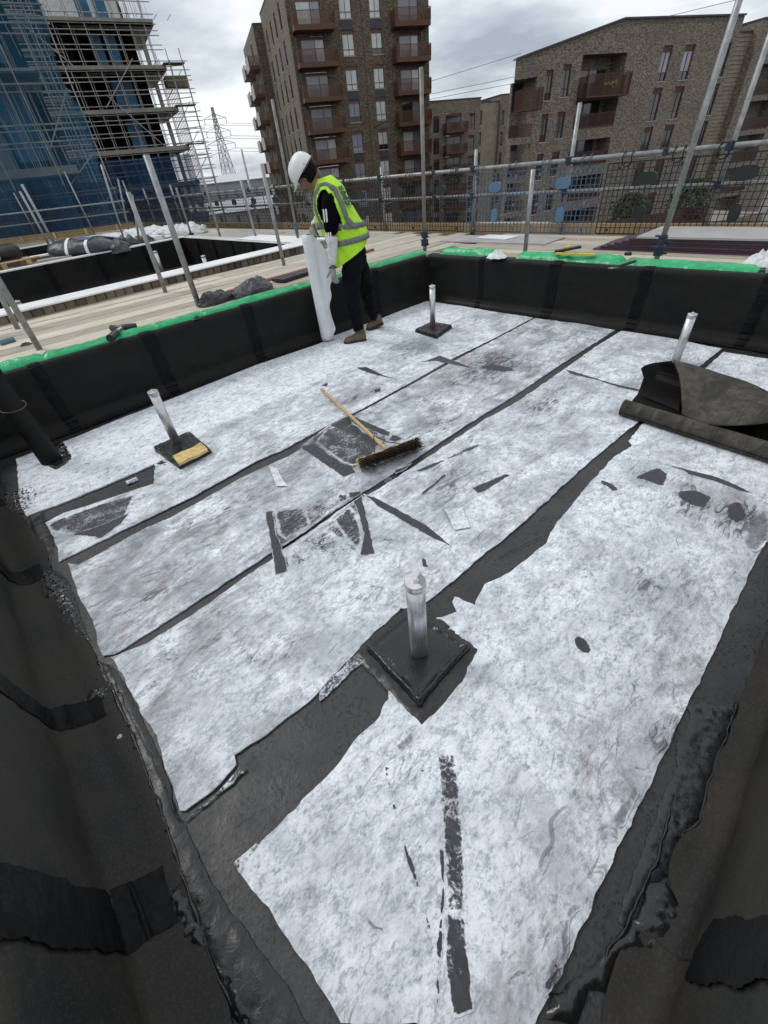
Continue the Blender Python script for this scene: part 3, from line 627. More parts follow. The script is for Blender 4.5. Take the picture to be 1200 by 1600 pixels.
# small stones and bitumen crumbs
def crumb(x, y, r, mat, par, z=.008):
    b = MB(); bm = bmesh.new(); bmesh.ops.create_icosphere(bm, subdivisions=1, radius=r)
    s_ = rnd.random() * 50
    b.add([(x + v.co.x * (1 + .5 * fbm(v.co.x * 60, v.co.y * 60, s_)), y + v.co.y * (1 + .5 * fbm(v.co.y * 60, v.co.z * 60, s_)), z + v.co.z * .6 + r * .3) for v in bm.verts], [tuple(v.index for v in f_.verts) for f_ in bm.faces]); bm.free()
    return b
cr = MB()
for pts, nn in ((e1[4:], 90),):
    for k in range(nn):
        x, y = pts[rnd.randrange(len(pts))]; c = crumb(x - rnd.uniform(.03, .2), y + rnd.uniform(-.08, .08), rnd.uniform(.002, .007), None, None); cr.add(c.v, c.f)
cr.build('bitumen_crumb', BIT_WET, pn, kind='stuff')
LSTONE = simple('pale_stone_chip', (.45, .42, .36), .8)
for x, y in [(-0.324,2.067),(-0.433,1.111),(-0.334,1.163)]:
    c = crumb(x, y, .010, None, None); tag(c.build('stone_chip', LSTONE), 'pale stone chip lying on the bitumen by the left foreground parapet', 'stone', 'pale stone chips on the near left bitumen')

# ---------------------------------------------------------------- fixing posts of the bay
CAPM = simple('cap_plate', (.62, .63, .64), .35, .8, .2, 20)
CAPG = simple('cap_grey_sticker', (.20, .21, .22), .5)
RED = simple('red_collar', (.25, .02, .03), .5)
def alu_post(base, h, r, label, group=None, sides=32):
    t = thing('roof_post', label, 'post', base, 0, group)
    b = MB(); b.lathe([(r, 0), (r, h - .028)], n=sides); b.build('tube', ALU, t, smooth=False).data.polygons.foreach_set('use_smooth', [True] * sides + [False] * 2)
    b = MB(); b.lathe([(r * 1.06, h - .028), (r * 1.10, h - .026), (r * 1.10, h - .004), (r * 1.04, h)], n=sides); c = b.build('cap', CAPM, t); c.data.polygons.foreach_set('use_smooth', [len(f) == 4 for f in b.f])
    b = MB(); b.lathe([(r * .36, h), (r * .36, h + .003)], n=20); b.build('washer', CAPM, c)
    b = MB(); b.lathe([(r * .24, h + .002), (r * .24, h + .010), (r * .18, h + .012)], n=6); b.build('hex_bolt', CAPM, c)
    return t, c
P1 = (0.61,0.61,0.437); P2 = (0.66,3.034,0.438); P3 = (3.715,3.202,0.445); P4 = (3.997,0.836,0.387)
t1, c1 = alu_post((P1[0], P1[1], .03), P1[2] - .03, .032, 'nearest aluminium roof post, on a shiny black bitumen pad')
b = MB(); rr_ = .0335
vs = [(0, 0, P1[2] - .0295)] + [(rr_ * .98 * math.cos(a), rr_ * .98 * math.sin(a), P1[2] - .0295) for a in [R(-95 + 14 * i) for i in range(9)]]
b.add(vs, [(0, i, i + 1) for i in range(1, 9)]); b.build('cap_sticker', CAPG, c1)
t2, c2 = alu_post((P2[0], P2[1], .04), P2[2] - .04, .031, 'aluminium roof post left of the broom, on a pad with a torn yellow patch')
t3, c3 = alu_post((P3[0], P3[1], .04), P3[2] - .04, .031, 'aluminium roof post near the far corner, right of the worker')
b = MB(); b.lathe([(.034, 0), (.034, .012)], n=20); o = b.build('collar', RED, t3)
t4, c4 = alu_post((P4[0], P4[1], .0), P4[2], .031, 'aluminium roof post standing behind the unrolled dark membrane')
PAD = m_bitumen('pad_bitumen', .018, .17, .1)
def pad(parent, c, corners, z0, z1, lip, seed, mat=None):
    """bitumen pad round a post: raised bead along the edge, smooth glossy top"""
    pl = ragged(corners, .004, .012, seed, 16)
    cx_, cy_ = sum(p[0] for p in corners) / 4, sum(p[1] for p in corners) / 4
    def zf(x, y, e):
        top = z1 + .0012 * fbm(x * 9, y * 9, seed)
        bead = lip * math.exp(-((e - .014) / .006) ** 2) * (1 + .5 * fbm(x * 30, y * 30, seed)) - lip * .5 * math.exp(-((e - .030) / .005) ** 2)
        return (top + bead) if e > .006 else z0 + (top + bead - z0) * (e / .006)
    b = MB(); vs, fs = tri_patch(pl, .0075, zf); b.add([(x - c[0], y - c[1], z - c[2]) for x, y, z in vs], fs)
    return b.build('bitumen_pad', mat or PAD, parent, smooth=True)
pad(t1, t1.location, [(0.48,0.78),(0.726,0.768),(0.763,0.48),(0.456,0.472)], .002, .032, .007, 1.)
smear([(0.474,0.813),(0.577,0.81),(0.75,0.8),(0.793,0.651),(0.785,0.56),(0.779,0.454),(0.687,0.433),(0.633,0.423),(0.509,0.416),(0.425,0.43),(0.414,0.479),(0.425,0.616),(0.427,0.705),(0.437,0.791)], t1, BE, .009, 28, .010, seed=5., z=-.026, amp=.006).location = (-P1[0], -P1[1], 0)
for nm, cc, pts, zt in (('p2', t2, [(0.513,3.109),(0.802,3.111),(0.784,2.727),(0.537,2.705)], .048), ('p3', t3, [(3.512,3.288),(3.822,3.303),(3.84,3.021),(3.468,2.928)], .042)):
    pad(cc, cc.location, pts, .002, zt, .010, 3. if nm == 'p2' else 4., m_bitumen('pad_bitumen_dull', .014, .3, .2))
smear([(0.487,3.075),(0.639,2.978),(0.615,2.701),(0.487,2.812),(0.443,2.919)], t2, BE, .006, 40, .012, seed=7., z=-.036).location = (-P2[0], -P2[1], 0)
PATCHW = simple('torn_yellow_board', (.58, .42, .17), .8, 0, .3, 30, .4, 60, .004)
b = MB(); b.prism([(x - P2[0], y - P2[1]) for x, y in ragged([(0.553,2.82),(0.617,2.827),(0.69,2.815),(0.768,2.84),(0.756,2.701),(0.677,2.683),(0.604,2.691),(0.537,2.68)], .004, .01, 3.)], .008, .026)
b.build('torn_board_patch', PATCHW, t2)

# ---------------------------------------------------------------- wrapped pipe in the left corner
PP = (-0.058,3.634,0.587)
tp = thing('vent_pipe', 'black membrane wrapped pipe standing in the left corner by the parapet', 'pipe', (PP[0], PP[1], 0))
b = MB(); b.path([(.006 * fbm(z * 3, 1), .006 * fbm(z * 3, 2), z) for z in [i * .035 for i in range(34)]], [.066 + .003 * fbm(i * .4, 3) for i in range(34)], 22); b.build('wrap', MEMB, tp, smooth=True)
b = MB(); b.path([(.075 * math.cos(a), .075 * math.sin(a), .44 + .012 * math.sin(a)) for a in [R(12 * i) for i in range(31)]], .005, 6); b.build('lap_ring', simple('rusty_lap_edge', (.05, .028, .02), .6), tp, smooth=True)
sm = smear([(-0.133,3.729),(-0.066,3.432),(0.043,3.506),(0.073,3.564),(0.078,3.659),(0.084,3.93),(-0.014,3.899),(-0.087,3.842)], tp, BIT_WET, .03, 45, .012, seed=9., flat=.2); sm.location = (-PP[0], -PP[1], 0)

# ---------------------------------------------------------------- broom
BW = m_board('broom_wood', (.55, .38, .20), (.70, .52, .30), (.30, .19, .09))
BRS = simple('bristle_brown', (.055, .042, .032), .8, 0, .5, 80, .2, 200, .001)
A_, B_ = Vector((1.298, 1.742, .052)), Vector((1.722, 1.622, .052))
tb = thing('broom', 'wooden broom with dark bristle head lying across the third fleece strip', 'broom')
ax = (B_ - A_).normalized(); nf = Vector((ax.y, -ax.x, 0))          # towards the camera
if nf.dot(Vector((-1, -1, 0))) < 0: nf = -nf
b = MB()
mt = Matrix((ax, nf, Vector((0, 0, 1)))).transposed()
tilt = Matrix.Rotation(R(-28), 3, ax)
b.box((A_ + B_) / 2, ((B_ - A_).length, .026, .062), mat=tilt @ mt); hb = b.build('broom_head', BW, tb, bevel=.004)
b = MB(); L = (B_ - A_).length; dn = (tilt @ nf).normalized(); un = tilt @ Vector((0, 0, 1))
r2 = random.Random(4)
for i in range(44):
    for j in range(6):
        for k in range(4):
            s_ = (i + .5) / 44; base = A_ + (B_ - A_) * s_ + un * ((j - 2.5) * .0095) + dn * .012
            d = (dn + ax * r2.uniform(-.22, .22) + un * ((j - 2.5) * .09 + r2.uniform(-.15, .15)) + Vector((0, 0, -.10))).normalized()
            tip = base + d * r2.uniform(.055, .082)
            if tip.z < .014: tip.z = .014 + r2.uniform(0, .006)
            b.tube(base, tip, .0021, 3, .0007, cap=False)
b.build('bristles', BRS, tb, kind='stuff')
H0 = Vector((1.915, 2.921, .020)); H1 = Vector((1.508, 1.690, .072))
b = MB(); n_ = 30; b.path([H0.lerp(H1, i / n_) for i in range(n_ + 1)], [.0125 + .0012 * math.sin(i * 1.3) * (1 if 8 < i < 12 else .2) for i in range(n_ + 1)], 14); b.build('handle', BW, tb, smooth=True)
b = MB(); mid = H1.lerp(H0, .16)
for q in (A_.lerp(B_, .28), A_.lerp(B_, .74)): b.path([mid + Vector((0, 0, .012)), mid.lerp(q, .5) + Vector((0, 0, .004)), q + Vector((0, 0, .028))], .0035, 6)
b.build('stay', simple('black_wire', (.02, .02, .02), .4), tb, smooth=True)

# ---------------------------------------------------------------- part-unrolled membrane on the right
def m_rollsheet():
    t = NT('membrane_underside'); p = t.pos()
    rib = t.n('ShaderNodeTexWave', wave_type='BANDS', bands_direction='Y'); t.put(p, rib.inputs[0]); rib.inputs['Scale'].default_value = 46; rib.inputs['Distortion'].default_value = .5
    d = t.noise(p, 11, 8, .72, .8)
    c = t.ramp(d, [(.34, (.028, .026, .022)), (.52, (.070, .063, .050)), (.70, (.115, .105, .085))])
    c = t.mix(c, (.02, .019, .017), t.ramp(t.noise(t.map(p, (1, 4, 1)), 2.5, 4), [(.50, 0), (.65, .6)]))
    c = t.mix(c, (.03, .028, .024), t.ramp(t.noise(t.map(p, (3, 60, 3)), 3, 3), [(.45, 0), (.65, .5)]))
    return t.done(c, .8, 0, t.bump(rib.outputs['Fac'], .22, .002, t.bump(d, .2, .003)), .25)
UND = m_rollsheet(); INK = m_membrane('membrane_upper_face', .10, .007, .1)
tm = thing('membrane_roll', 'part unrolled dark brown membrane with its back edge folded over, right of the bay', 'membrane roll')
y0, y1 = .815, -.135
def axp(s): return Vector((2.905 + (2.80 - 2.905) * s, y0 + (y1 - y0) * s, 0))
b = MB()
def spiral(a, s):           # a around, s along
    th = a * 2 * math.pi * 2.6 + R(200); r = .054 - .013 * a + .0012 * fbm(s * 6, a * 3)
    c = axp(s); return (c.x + r * math.cos(th), c.y, .060 + r * math.sin(th))
b.grid(lambda a, s: spiral(a, s), 90, 30); b.build('roll', UND, tm, smooth=True)
b = MB()                    # sheet on the floor from the roll backwards, curling up at the back
def base_sheet(a, s):
    c = axp(s); x0_ = c.x + .03; L_ = .40 - .12 * s
    x = x0_ + a * L_; z = .016 + .004 * fbm(x * 6, s * 5) + (.04 * (1 - a / .12) ** 2 if a < .12 else 0)
    if a > .72: k = (a - .72) / .28; z += .13 * k * k * (1 - .25 * s); x -= .05 * k * k
    return (x, c.y + .03 * a * (1 - s), z)
b.grid(base_sheet, 40, 34); b.build('unrolled_sheet', INK, tm, smooth=True)
RG = [Vector(v) for v in ([(3.48,0.748,0.215),(3.437,0.535,0.2),(3.414,0.306,0.185),(3.36,0.153,0.165),(3.281,0.004,0.14)])]
FE = [Vector(v) for v in ([(2.966,0.477,0.055),(2.862,0.33,0.085),(2.868,0.229,0.09),(2.938,0.131,0.1),(3.116,0.032,0.1)])]
def cr_(P, t):
    t = t * (len(P) - 1); i = min(int(t), len(P) - 2); u = t - i
    p0, p1, p2, p3 = P[max(i - 1, 0)], P[i], P[i + 1], P[min(i + 2, len(P) - 1)]
    return .5 * ((2 * p1) + (p2 - p0) * u + (2 * p0 - 5 * p1 + 4 * p2 - p3) * u * u + (3 * p1 - p0 - 3 * p2 + p3) * u ** 3)
def fold(a, s):
    p, q = cr_(RG, s), cr_(FE, s)
    if a < .25:            # back leg rising from the sheet to the ridge
        k = a / .25; g0 = p + Vector((.05, .0, 0)); g0.z = .03
        v = g0.lerp(p, math.sin(k * math.pi / 2)); v += Vector((.035 * math.sin(k * math.pi), 0, 0)); return tuple(v)
    k = (a - .25) / .75; v = p.lerp(q, k); v.z += .050 * math.sin(k * math.pi * .8) * (1 - .3 * s) + .009 * math.sin(k * 4 + s * 7) + .006 * fbm(v.x * 5, v.y * 5)
    v.z = max(v.z, .03)
    return tuple(v)
b = MB(); b.grid(fold, 60, 44); o = b.build('folded_sheet', UND, tm, smooth=True)
s_ = o.modifiers.new('solid', 'SOLIDIFY'); s_.thickness = .004; s_.offset = 0
# black upturned flap at the back left
FB = [Vector(v) for v in ([(3.345,0.812,0.012),(3.448,0.762,0.012),(3.415,0.62,0.03)])]
FT = [Vector(v) for v in ([(3.469,0.929,0.11),(3.537,0.864,0.155),(3.481,0.747,0.21)])]
b = MB(); b.grid(lambda a, s: tuple(cr_(FB, s).lerp(cr_(FT, s), a) + Vector((.02 * math.sin(a * 3.1), .008 * math.sin(s * 9), .006 * math.sin(a * 7 + s * 5)))), 14, 16); o = b.build('upturned_flap', INK, tm, smooth=True)
s_ = o.modifiers.new('solid', 'SOLIDIFY'); s_.thickness = .004
FM = [Vector(v) for v in ([(3.207,0.772,0.02),(3.168,0.649,0.02),(3.109,0.519,0.02)])]
FN = [Vector(v) for v in ([(3.44,0.813,0.13),(3.415,0.739,0.14),(3.373,0.655,0.15)])]
def inner(a, s):
    p, q = cr_(FM, s), cr_(FN, s); v = p.lerp(q, a ** .8); v.x += .05 * math.sin(a * math.pi); return tuple(v)
b = MB(); b.grid(inner, 16, 14); o = b.build('inner_fold', INK, tm, smooth=True)
s_ = o.modifiers.new('solid', 'SOLIDIFY'); s_.thickness = .004

# ---------------------------------------------------------------- green polythene on the parapets
def sheeting(axis, a0, a1, w0, w1, h0, h1, label, seed):
    b = MB(); n = max(20, int((a1 - a0) / .018))
    def fn(a, s):
        t = a0 + a * (a1 - a0); wdt = (w1 - w0) * (1 + .14 * fbm(t * 3, seed)); e = 1 - abs(2 * s - 1) ** 2.6
        end = min(1, min(a, 1 - a) * (a1 - a0) / .06 + .25)
        fold_ = .45 + .5 * fbm(t * 2.5, s * 2.2 + seed, 0, 2) + (1 - abs(fbm(t * 6 + s * 7, s * 6 + seed, 3, 3)) * 2.2) * .22
        z = .532 + (h0 + (h1 - h0) * max(0, fold_) * 1.3) * e * end - (.012 if s < .03 else 0)
        u = w0 + wdt * s + .012 * fbm(t * 8, seed + 3) 
        return (t, u, z) if axis == 'x' else (u, t, z)
    b.grid(fn, n, 16, axis == 'y'); return tag(b.build('green_sheeting', GREEN, smooth=True), label, 'polythene sheeting', 'green polythene along the parapet tops')
gx = [0.30044250904092096,1.1775388046837785,1.6320873686333304,2.7249650769898905]
cuts = [-.35, float(gx[0]), float(gx[1]), float(gx[2]), float(gx[3]), CX + .05]
labs = ['leftmost length of green sheeting, on the parapet by the black pipe', 'green sheeting twisted to a waist beside the black vacuum nozzle', 'green sheeting between the vacuum nozzle and the dark sacks', 'green sheeting on the parapet beside the two dark sacks', 'green sheeting on the parapet behind the worker']
for i in range(5): sheeting('x', cuts[i] - .02, cuts[i + 1] + .02, CY + .05, CY + .195, .014, .042, labs[i], i * 2.7)
gy = [3.976363247136684,3.1290604317619644,2.757917940979075,1.727637593673092,0.661097039648841]
for i, (a, b_, lab, hh) in enumerate(((gy[1], gy[0], 'puffy green sheeting at the far corner, left of the white rag', .07), (gy[3], gy[2] + .12, 'long puffy green sheeting under the yellow handled saw on the far parapet', .065), (gy[4], gy[3], 'flatter green sheeting below the stack of purple edged boards', .045))):
    sheeting('y', a, b_, CX + .06, CX + .26, .03, hh, lab, 20 + i * 3)
sheeting('y', gy[4] - .8, gy[4] - .05, CX + .08, CX + .34, .07, .16, 'green sheeting heaped at the right edge of the picture', 31)
RAG = simple('white_rag', (.70, .71, .72), .8, 0, .15, 12, .6, 30, .01)
def rag(c, r, h, label, seed, mat=None, cat='rag', name='white_rag', grp=None):
    b = MB(); b.grid(lambda a, s: (c[0] + r[0] * s * (1 + .3 * fbm(math.cos(a * 6.283) * 2, math.sin(a * 6.283) * 2, seed)) * math.cos(a * 6.283), c[1] + r[1] * s * (1 + .3 * fbm(math.cos(a * 6.283) * 2, math.sin(a * 6.283) * 2, seed)) * math.sin(a * 6.283),
        c[2] + h * (1 - s ** 2.2) * (.65 + .8 * abs(fbm(math.cos(a * 6.283) * s * 3, math.sin(a * 6.283) * s * 3, seed))) + .02 * (1 - s) * fbm(a * 9, s * 4, seed)), 48, 14); return tag(b.build(name, mat or RAG, smooth=True), label, cat, grp)
q = [(4.701,3.074),(4.974,0.694)]
rag((*q[0], .545), (.09, .11), .07, 'crumpled white rag on the far parapet between two green lengths', 1.)
rag((*q[1], .55), (.10, .12), .10, 'crumpled white plastic at the right edge on the far parapet', 2.)
rag((q[1][0] - .02, q[1][1] + .02, .53), (.06, .08), .05, 'small white rag just below the crumpled plastic at the right edge', 5.)

# tools on the far parapet
DK = simple('black_plastic', (.018, .018, .02), .4, 0, .3, 20, .1)
YL = simple('yellow_plastic', (.65, .48, .03), .45)
STL = simple('steel_blade', (.35, .36, .37), .35, .8)
q = [(4.8,2.427),(5.056,2.289),(5.062,2.442),(4.866,2.306),(4.797,2.006)]
t = thing('hand_saw', 'hand saw with black and yellow handle resting on the green sheeting', 'saw', (*q[0], .60))
v = Vector((q[1][0] - q[0][0], q[1][1] - q[0][1], .02))
b = MB(); b.bar((0, 0, .012), v, .05, .025); b.build('handle', DK, t, bevel=.006)
b = MB(); b.bar(v * .35 + Vector((.01, 0, .025)), v * .55 + Vector((.01, 0, .03)), .03, .02); b.build('grip_insert', YL, t)
b = MB(); b.bar((-.03, -.02, .0), Vector((q[4][0] - q[0][0], q[4][1] - q[0][1], .0)), .035, .014); b.build('yellow_spine', YL, t)
q = [(4.456,1.72),(4.615,1.587),(4.706,1.584),(4.846,1.744),(4.928,1.682)]
t = thing('trowel', 'black handled trowel lying over the edge of the far parapet', 'trowel', (*q[0], .56))
b = MB(); b.prism([(0, -.0), (.05, -.03), (.045, -.075), (-.0, -.04)], -.003, .003); b.build('blade', STL, t)
b = MB(); b.path([(.02, -.04, .004), (q[1][0] - q[0][0] - .0, q[1][1] - q[0][1] + .02, .02), (q[2][0] - q[0][0], q[2][1] - q[0][1], .02)], [.006, .014, .012], 8); b.build('handle', DK, t, smooth=True)
t = thing('tool_handle', 'short black tool handle on the green sheeting right of the saw', 'tool handle', (*q[3], .60))
b = MB(); b.path([(0, 0, .01), (.0, (q[4][1] - q[3][1]) * .6, .014), (0, q[4][1] - q[3][1], .01)], [.014, .018, .012], 10); b.build('grip', DK, t, smooth=True)

# ---------------------------------------------------------------- scaffold deck round the bay
lowr = MB(); lowr.box((1.0, 5.2, .2), (15, 1.55, .46)); lowr.box((6.05, 9.5, .2), (2.1, 25.5, .46)); lowr.box((1.0, 12.72, .2), (7.5, .42, .46)); lowr.box((2, 20.6, .2), (12, 5.5, .46)); lowr.build('lower_roof', CONC, kind='structure')
f1 = MB(); f1.box((-1, 10, -.06), (13, 16, .1)); f1.build('roof_slab', m_bitumen('slab_bitumen', .035, .6, .5), kind='structure')
bays = []
def plank(L, name='board'):
    b = MB(); b.box((0, 0, .019), (L, .219, .038)); o = b.build(name, BOARD, bevel=.004); return o
def boards(root, axis, rows, spans, u0, z=.462, pitch=.229):
    protos = {}
    for i in range(rows):
        for j, (a, b_) in enumerate(spans):
            sh = ((i * 7) % 5 - 2) * .28 if j else 0
            L = b_ - a - .006
            if L not in protos:
                o = plank(L); protos[L] = o; first = True
            else:
                o = protos[L].copy(); COL.objects.link(o)
            o.name = 'board'; o.parent = root
            u = u0 + (i + .5) * pitch; m_ = (a + b_) / 2 + sh * .3
            o.location = ((m_, u, z) if axis == 'x' else (u, m_, z)); o.location.z += rnd.uniform(-.004, .005)
            o.rotation_euler = (rnd.uniform(-.012, .012), 0, (0 if axis == 'x' else R(90)) + rnd.uniform(-.002, .002))
dk = thing('scaffold_deck', 'timber board deck running between the left parapet and the brick faced kerb', 'scaffold deck', (0, 0, 0))
boards(dk, 'x', 9, [(-5.2, -1.3), (-1.3, 2.6), (2.6, 6.4)], CY + .27)
dk2 = thing('scaffold_deck', 'timber board deck beyond the far parapet, under the purple edged boards', 'scaffold deck', (0, 0, 0))
boards(dk2, 'y', 7, [(-3.6, .3), (.3, 4.2)], CX + .30 + .03)
dk3 = thing('scaffold_deck', 'timber board deck along the guard rail in the distance, behind the worker', 'scaffold deck', (0, 0, 0))
boards(dk3, 'y', 7, [(6.45, 10.3), (10.3, 14.2), (14.2, 18.1), (18.1, 22)], 5.02)
dk4 = thing('scaffold_deck', 'grey timber boards between the two sunken bays on the left', 'scaffold deck', (0, 0, 0))
boards(dk4, 'x', 4, [(-2.6, 1.3), (1.3, 4.9)], 12.35)

# ---------------------------------------------------------------- sunken bays on the left
def LN(x): return 6.34 + .088 * (x - .28)
def LF2(x): return 11.35 + .20 * (x - .88)
WCAP = simple('white_flashing', (.74, .75, .75), .55, 0, .12, 3, .2, 40, .003, 'world')
bay = thing('roof_bay', 'sunken black lined bay behind the brick faced kerb', 'roof bay')
def quadslab(b, pts, z0, z1):
    n = len(pts); vs = [(x, y, z0) for x, y in pts] + [(x, y, z1) for x, y in pts]
    b.add(vs, [tuple(range(n))[::-1], tuple(range(n, 2 * n))] + [(i, (i + 1) % n, n + (i + 1) % n, n + i) for i in range(n)])
X0, X1 = -4.5, 4.86
b = MB(); quadslab(b, [(X0, LN(X0) + .05), (X1 + .3, LN(X1) + .05), (X1 + .3, LN(X1) + .28), (X0, LN(X0) + .28)], 0, .575); b.build('kerb_core', CONC, bay)
b = MB(); quadslab(b, [(X0, LN(X0) - .10), (X1 - .2, LN(X1) - .10), (X1 - .2, LN(X1) + .31), (X0, LN(X0) + .31)], .585, .603); b.build('white_capping', WCAP, bay, bevel=.004)
BRK = [simple('kerb_brick', (.215, .165, .125), .85, 0, .3, 20, .3, 80, .003), simple('kerb_brick_pale', (.27, .22, .175), .85, 0, .3, 20, .3, 80, .003), simple('kerb_brick_dark', (.15, .115, .095), .85, 0, .3, 20, .3, 80, .003)]
pb = []
for m_ in BRK:
    b = MB(); b.box((0, 0, 0), (.104, .06, .098)); o = b.build('brick', m_, bay, bevel=.003); pb.append(o)
mb = MB(); quadslab(mb, [(X0, LN(X0) + .012), (X1 - .3, LN(X1) + .012), (X1 - .3, LN(X1) + .05), (X0, LN(X0) + .05)], .46, .584); mb.build('mortar_bed', simple('pale_mortar', (.42, .41, .38), .9), bay)
x = -1.0; k = 0
while x < X1 - .35:
    o = pb[k % 3] if k < 3 else pb[rnd.randrange(3)].copy()
    if k >= 3: COL.objects.link(o)
    o.name = 'brick'; o.location = (x, LN(x) + .028 + rnd.uniform(-.004, .004), .531); o.rotation_euler = (0, 0, .088 + rnd.uniform(-.02, .02)); x += .116; k += 1
def lining(parent, p, q, z1, n, seed, mat=MEMB, lapw=.09):
    """membrane panels on an upright bay face from p to q, with dark lap bands"""
    p, q = Vector((*p, 0)), Vector((*q, 0)); d = (q - p); L = d.length; d.normalize(); nr = Vector((-d.y, d.x, 0))
    if nr.dot(Vector((0, 0, 0)) - p) < 0: nr = -nr
    for i in range(n):
        a, c = L * i / n, L * (i + 1) / n
        b = MB(); b.grid(lambda u, s: tuple(p + d * (a + (c - a) * u) + nr * (.012 * abs(fbm((a + u) * 2, s * 2, seed)) + .004 + (.03 * (1 - s / .12) if s < .12 else 0)) + Vector((0, 0, s * z1))), 10, 8); b.build('membrane_sheet', mat, parent, smooth=True)
        if i:
            b = MB(); b.grid(lambda u, s: tuple(p + d * (a + (u - .5) * lapw * (1 + .3 * fbm(s * 5, i, seed))) + nr * (.026 + (.03 * (1 - s / .12) if s < .12 else 0)) + Vector((0, 0, s * z1 * .99))), 3, 14); b.build('lap_band', LAP, parent, smooth=True)
E_ = (4.78, LF2(4.78))
lining(bay, (X0, LF2(X0)), E_, .56, 9, 1.)
lining(bay, E_, (4.70, 6.9), .56, 6, 2.)
b = MB(); quadslab(b, [(X0, LF2(X0)), (E_[0] + .1, E_[1]), (E_[0] + .1, E_[1] + .20), (X0, LF2(X0) + .20)], .55, .572); b.build('white_capping', WCAP, bay)
b = MB(); quadslab(b, [(X0, LF2(X0) + .005), (E_[0], E_[1] + .005), (E_[0], E_[1] + .2), (X0, LF2(X0) + .2)], 0, .55); b.build('far_core', CONC, bay)
b = MB(); quadslab(b, [(4.70, 6.9), (5.05, 6.9), (5.1, 12.4), (4.78, 12.2)], .50, .558); b.build('pale_capping', simple('pale_capping_sheet', (.48, .48, .46), .7, 0, .15, 2, .2, 30, .003, 'world'), bay)
b = MB(); quadslab(b, [(4.71, 6.9), (5.05, 6.9), (5.1, 12.4), (4.79, 12.2)], 0, .50); b.build('end_core', CONC, bay)
DF = m_bitumen('bay_floor_bitumen', .045, .5, .9); b = MB(); b.box((0, 9, .004), (10, 6.2, .006)); b.build('bay_floor', DF, bay)
q = [(3.779,11.343),(3.844,9.033),(0.651,8.23)]
for (x, y), lab in zip(q, ('taller looking aluminium post in the sunken bay, in front of the far lining', 'aluminium post in the sunken bay near its right end', 'aluminium post at the left edge of the picture, just behind the white kerb')):
    alu_post((x, y, .006), .45, .04, lab, sides=14)
# second sunken bay further back
def L3(x): return 12.95 + .12 * (x - 1.5)
def F3(x): return 16.5 + .35 * (x - 1.9)
bay3 = thing('roof_bay', 'second sunken black lined bay further back, nearer the blue netting', 'roof bay')
lining(bay3, (-4, F3(-4)), (4.25, F3(4.25)), .58, 8, 4.)
lining(bay3, (4.25, F3(4.25)), (4.15, 13.4), .58, 4, 5.)
b = MB(); quadslab(b, [(-4, F3(-4)), (4.35, F3(4.35)), (4.35, F3(4.35) + .24), (-4, F3(-4) + .24)], .56, .60); b.build('white_capping', WCAP, bay3)
b = MB(); quadslab(b, [(4.2, 13.3), (4.75, 13.3), (4.85, 17.6), (4.3, 17.5)], .45, .59); b.build('white_capping', WCAP, bay3)
b = MB(); quadslab(b, [(-4, L3(-4)), (4.2, L3(4.2)), (4.2, L3(4.2) + .28), (-4, L3(-4) + .28)], .585, .61); b.build('white_capping', WCAP, bay3)
b = MB(); quadslab(b, [(-4, L3(-4) + .03), (4.2, L3(4.2) + .03), (4.2, L3(4.2) + .25), (-4, L3(-4) + .25)], 0, .584); b.build('brick_kerb', BRK[0], bay3)

# ---------------------------------------------------------------- guard rail: posts, rails, mesh panels, toe boards
BLUEP = simple('blue_plastic', (.04, .09, .18), .5, 0, .25, 20)
BLUEC = simple('blue_coupler', (.018, .032, .055), .45, .3, .3, 20)
BLKP = simple('black_mesh_plastic', (.012, .013, .015), .5)
RX = 6.60
def pole(base, top, label, r=.0245, mat=None, group='loose scaffold poles standing on the deck', name='scaffold_pole', cat='scaffold pole', cap=None):
    bs = Vector(base); o = thing(name, label, cat, base, 0, group)
    b = MB(); d = Vector(top) - bs; b.tube((0, 0, 0), d, r, 12); b.tube(d * .992, d * 1.0005, r * .86, 12); b.build('tube', mat or GALV, o, smooth=False).data.polygons.foreach_set('use_smooth', [len(f) == 4 for f in b.f])
    return o
def coupler(c, parent, mat=BLUEC, s=1.):
    b = MB(); b.box((0, 0, 0), (.075 * s, .07 * s, .08 * s)); b.tube((0, .03, .03), (0, .075, .03), .010, 6); b.tube((0, -.03, -.02), (.0, -.075, -.02), .010, 6)
    o = b.build('coupler', mat, parent, bevel=.012); o.location = c; return o
gy0, gy1 = -3.5, 20.6
gr = thing('guard_rail', 'long upper and lower scaffold tube rails running behind the mesh panels on the far side', 'guard rail', (RX, 0, 0))
for zz_, r_ in ((1.305, .0245), (.985, .022)):
    b = MB(); b.tube((0, gy0, zz_), (0, gy1, zz_), r_, 12); o = b.build('rail_tube', GALV, gr); o.data.polygons.foreach_set('use_smooth', [len(f) == 4 for f in b.f])
GP = [(4.85, 1.53), (3.345, 1.84), (1.588, 2.5), (.0, 2.0), (6.9, 1.45), (9.2, 1.5), (11.6, 1.5), (14.0, 1.5), (16.4, 1.6), (18.8, 1.6), (20.55, 1.9)]
GL = ['upright of the guard rail behind the left blue mesh panel', 'tall upright of the guard rail rising in front of the recessed balconies', 'tallest upright of the guard rail at the right edge of the picture']
for k, (y, zt) in enumerate(GP):
    lab = GL[k] if k < 3 else 'upright of the distant guard rail to the left of the blue mesh panels'
    o = pole((RX + .05, y, .2), (RX + .05, y, zt), lab, group='guard rail uprights', name='guard_post', cat='guard post')
    coupler((-.05, 0, 1.305 - .2), o); coupler((-.05, 0, .985 - .2), o, s=.9)
for y in (5.15, 5.62, 2.2, 7.9, 10.4): coupler((0, y, 1.305), gr, BLUEP if y in (5.15,) else BLUEC, .8)
coupler((0, 5.6, .985), gr, BLUEC, .8)
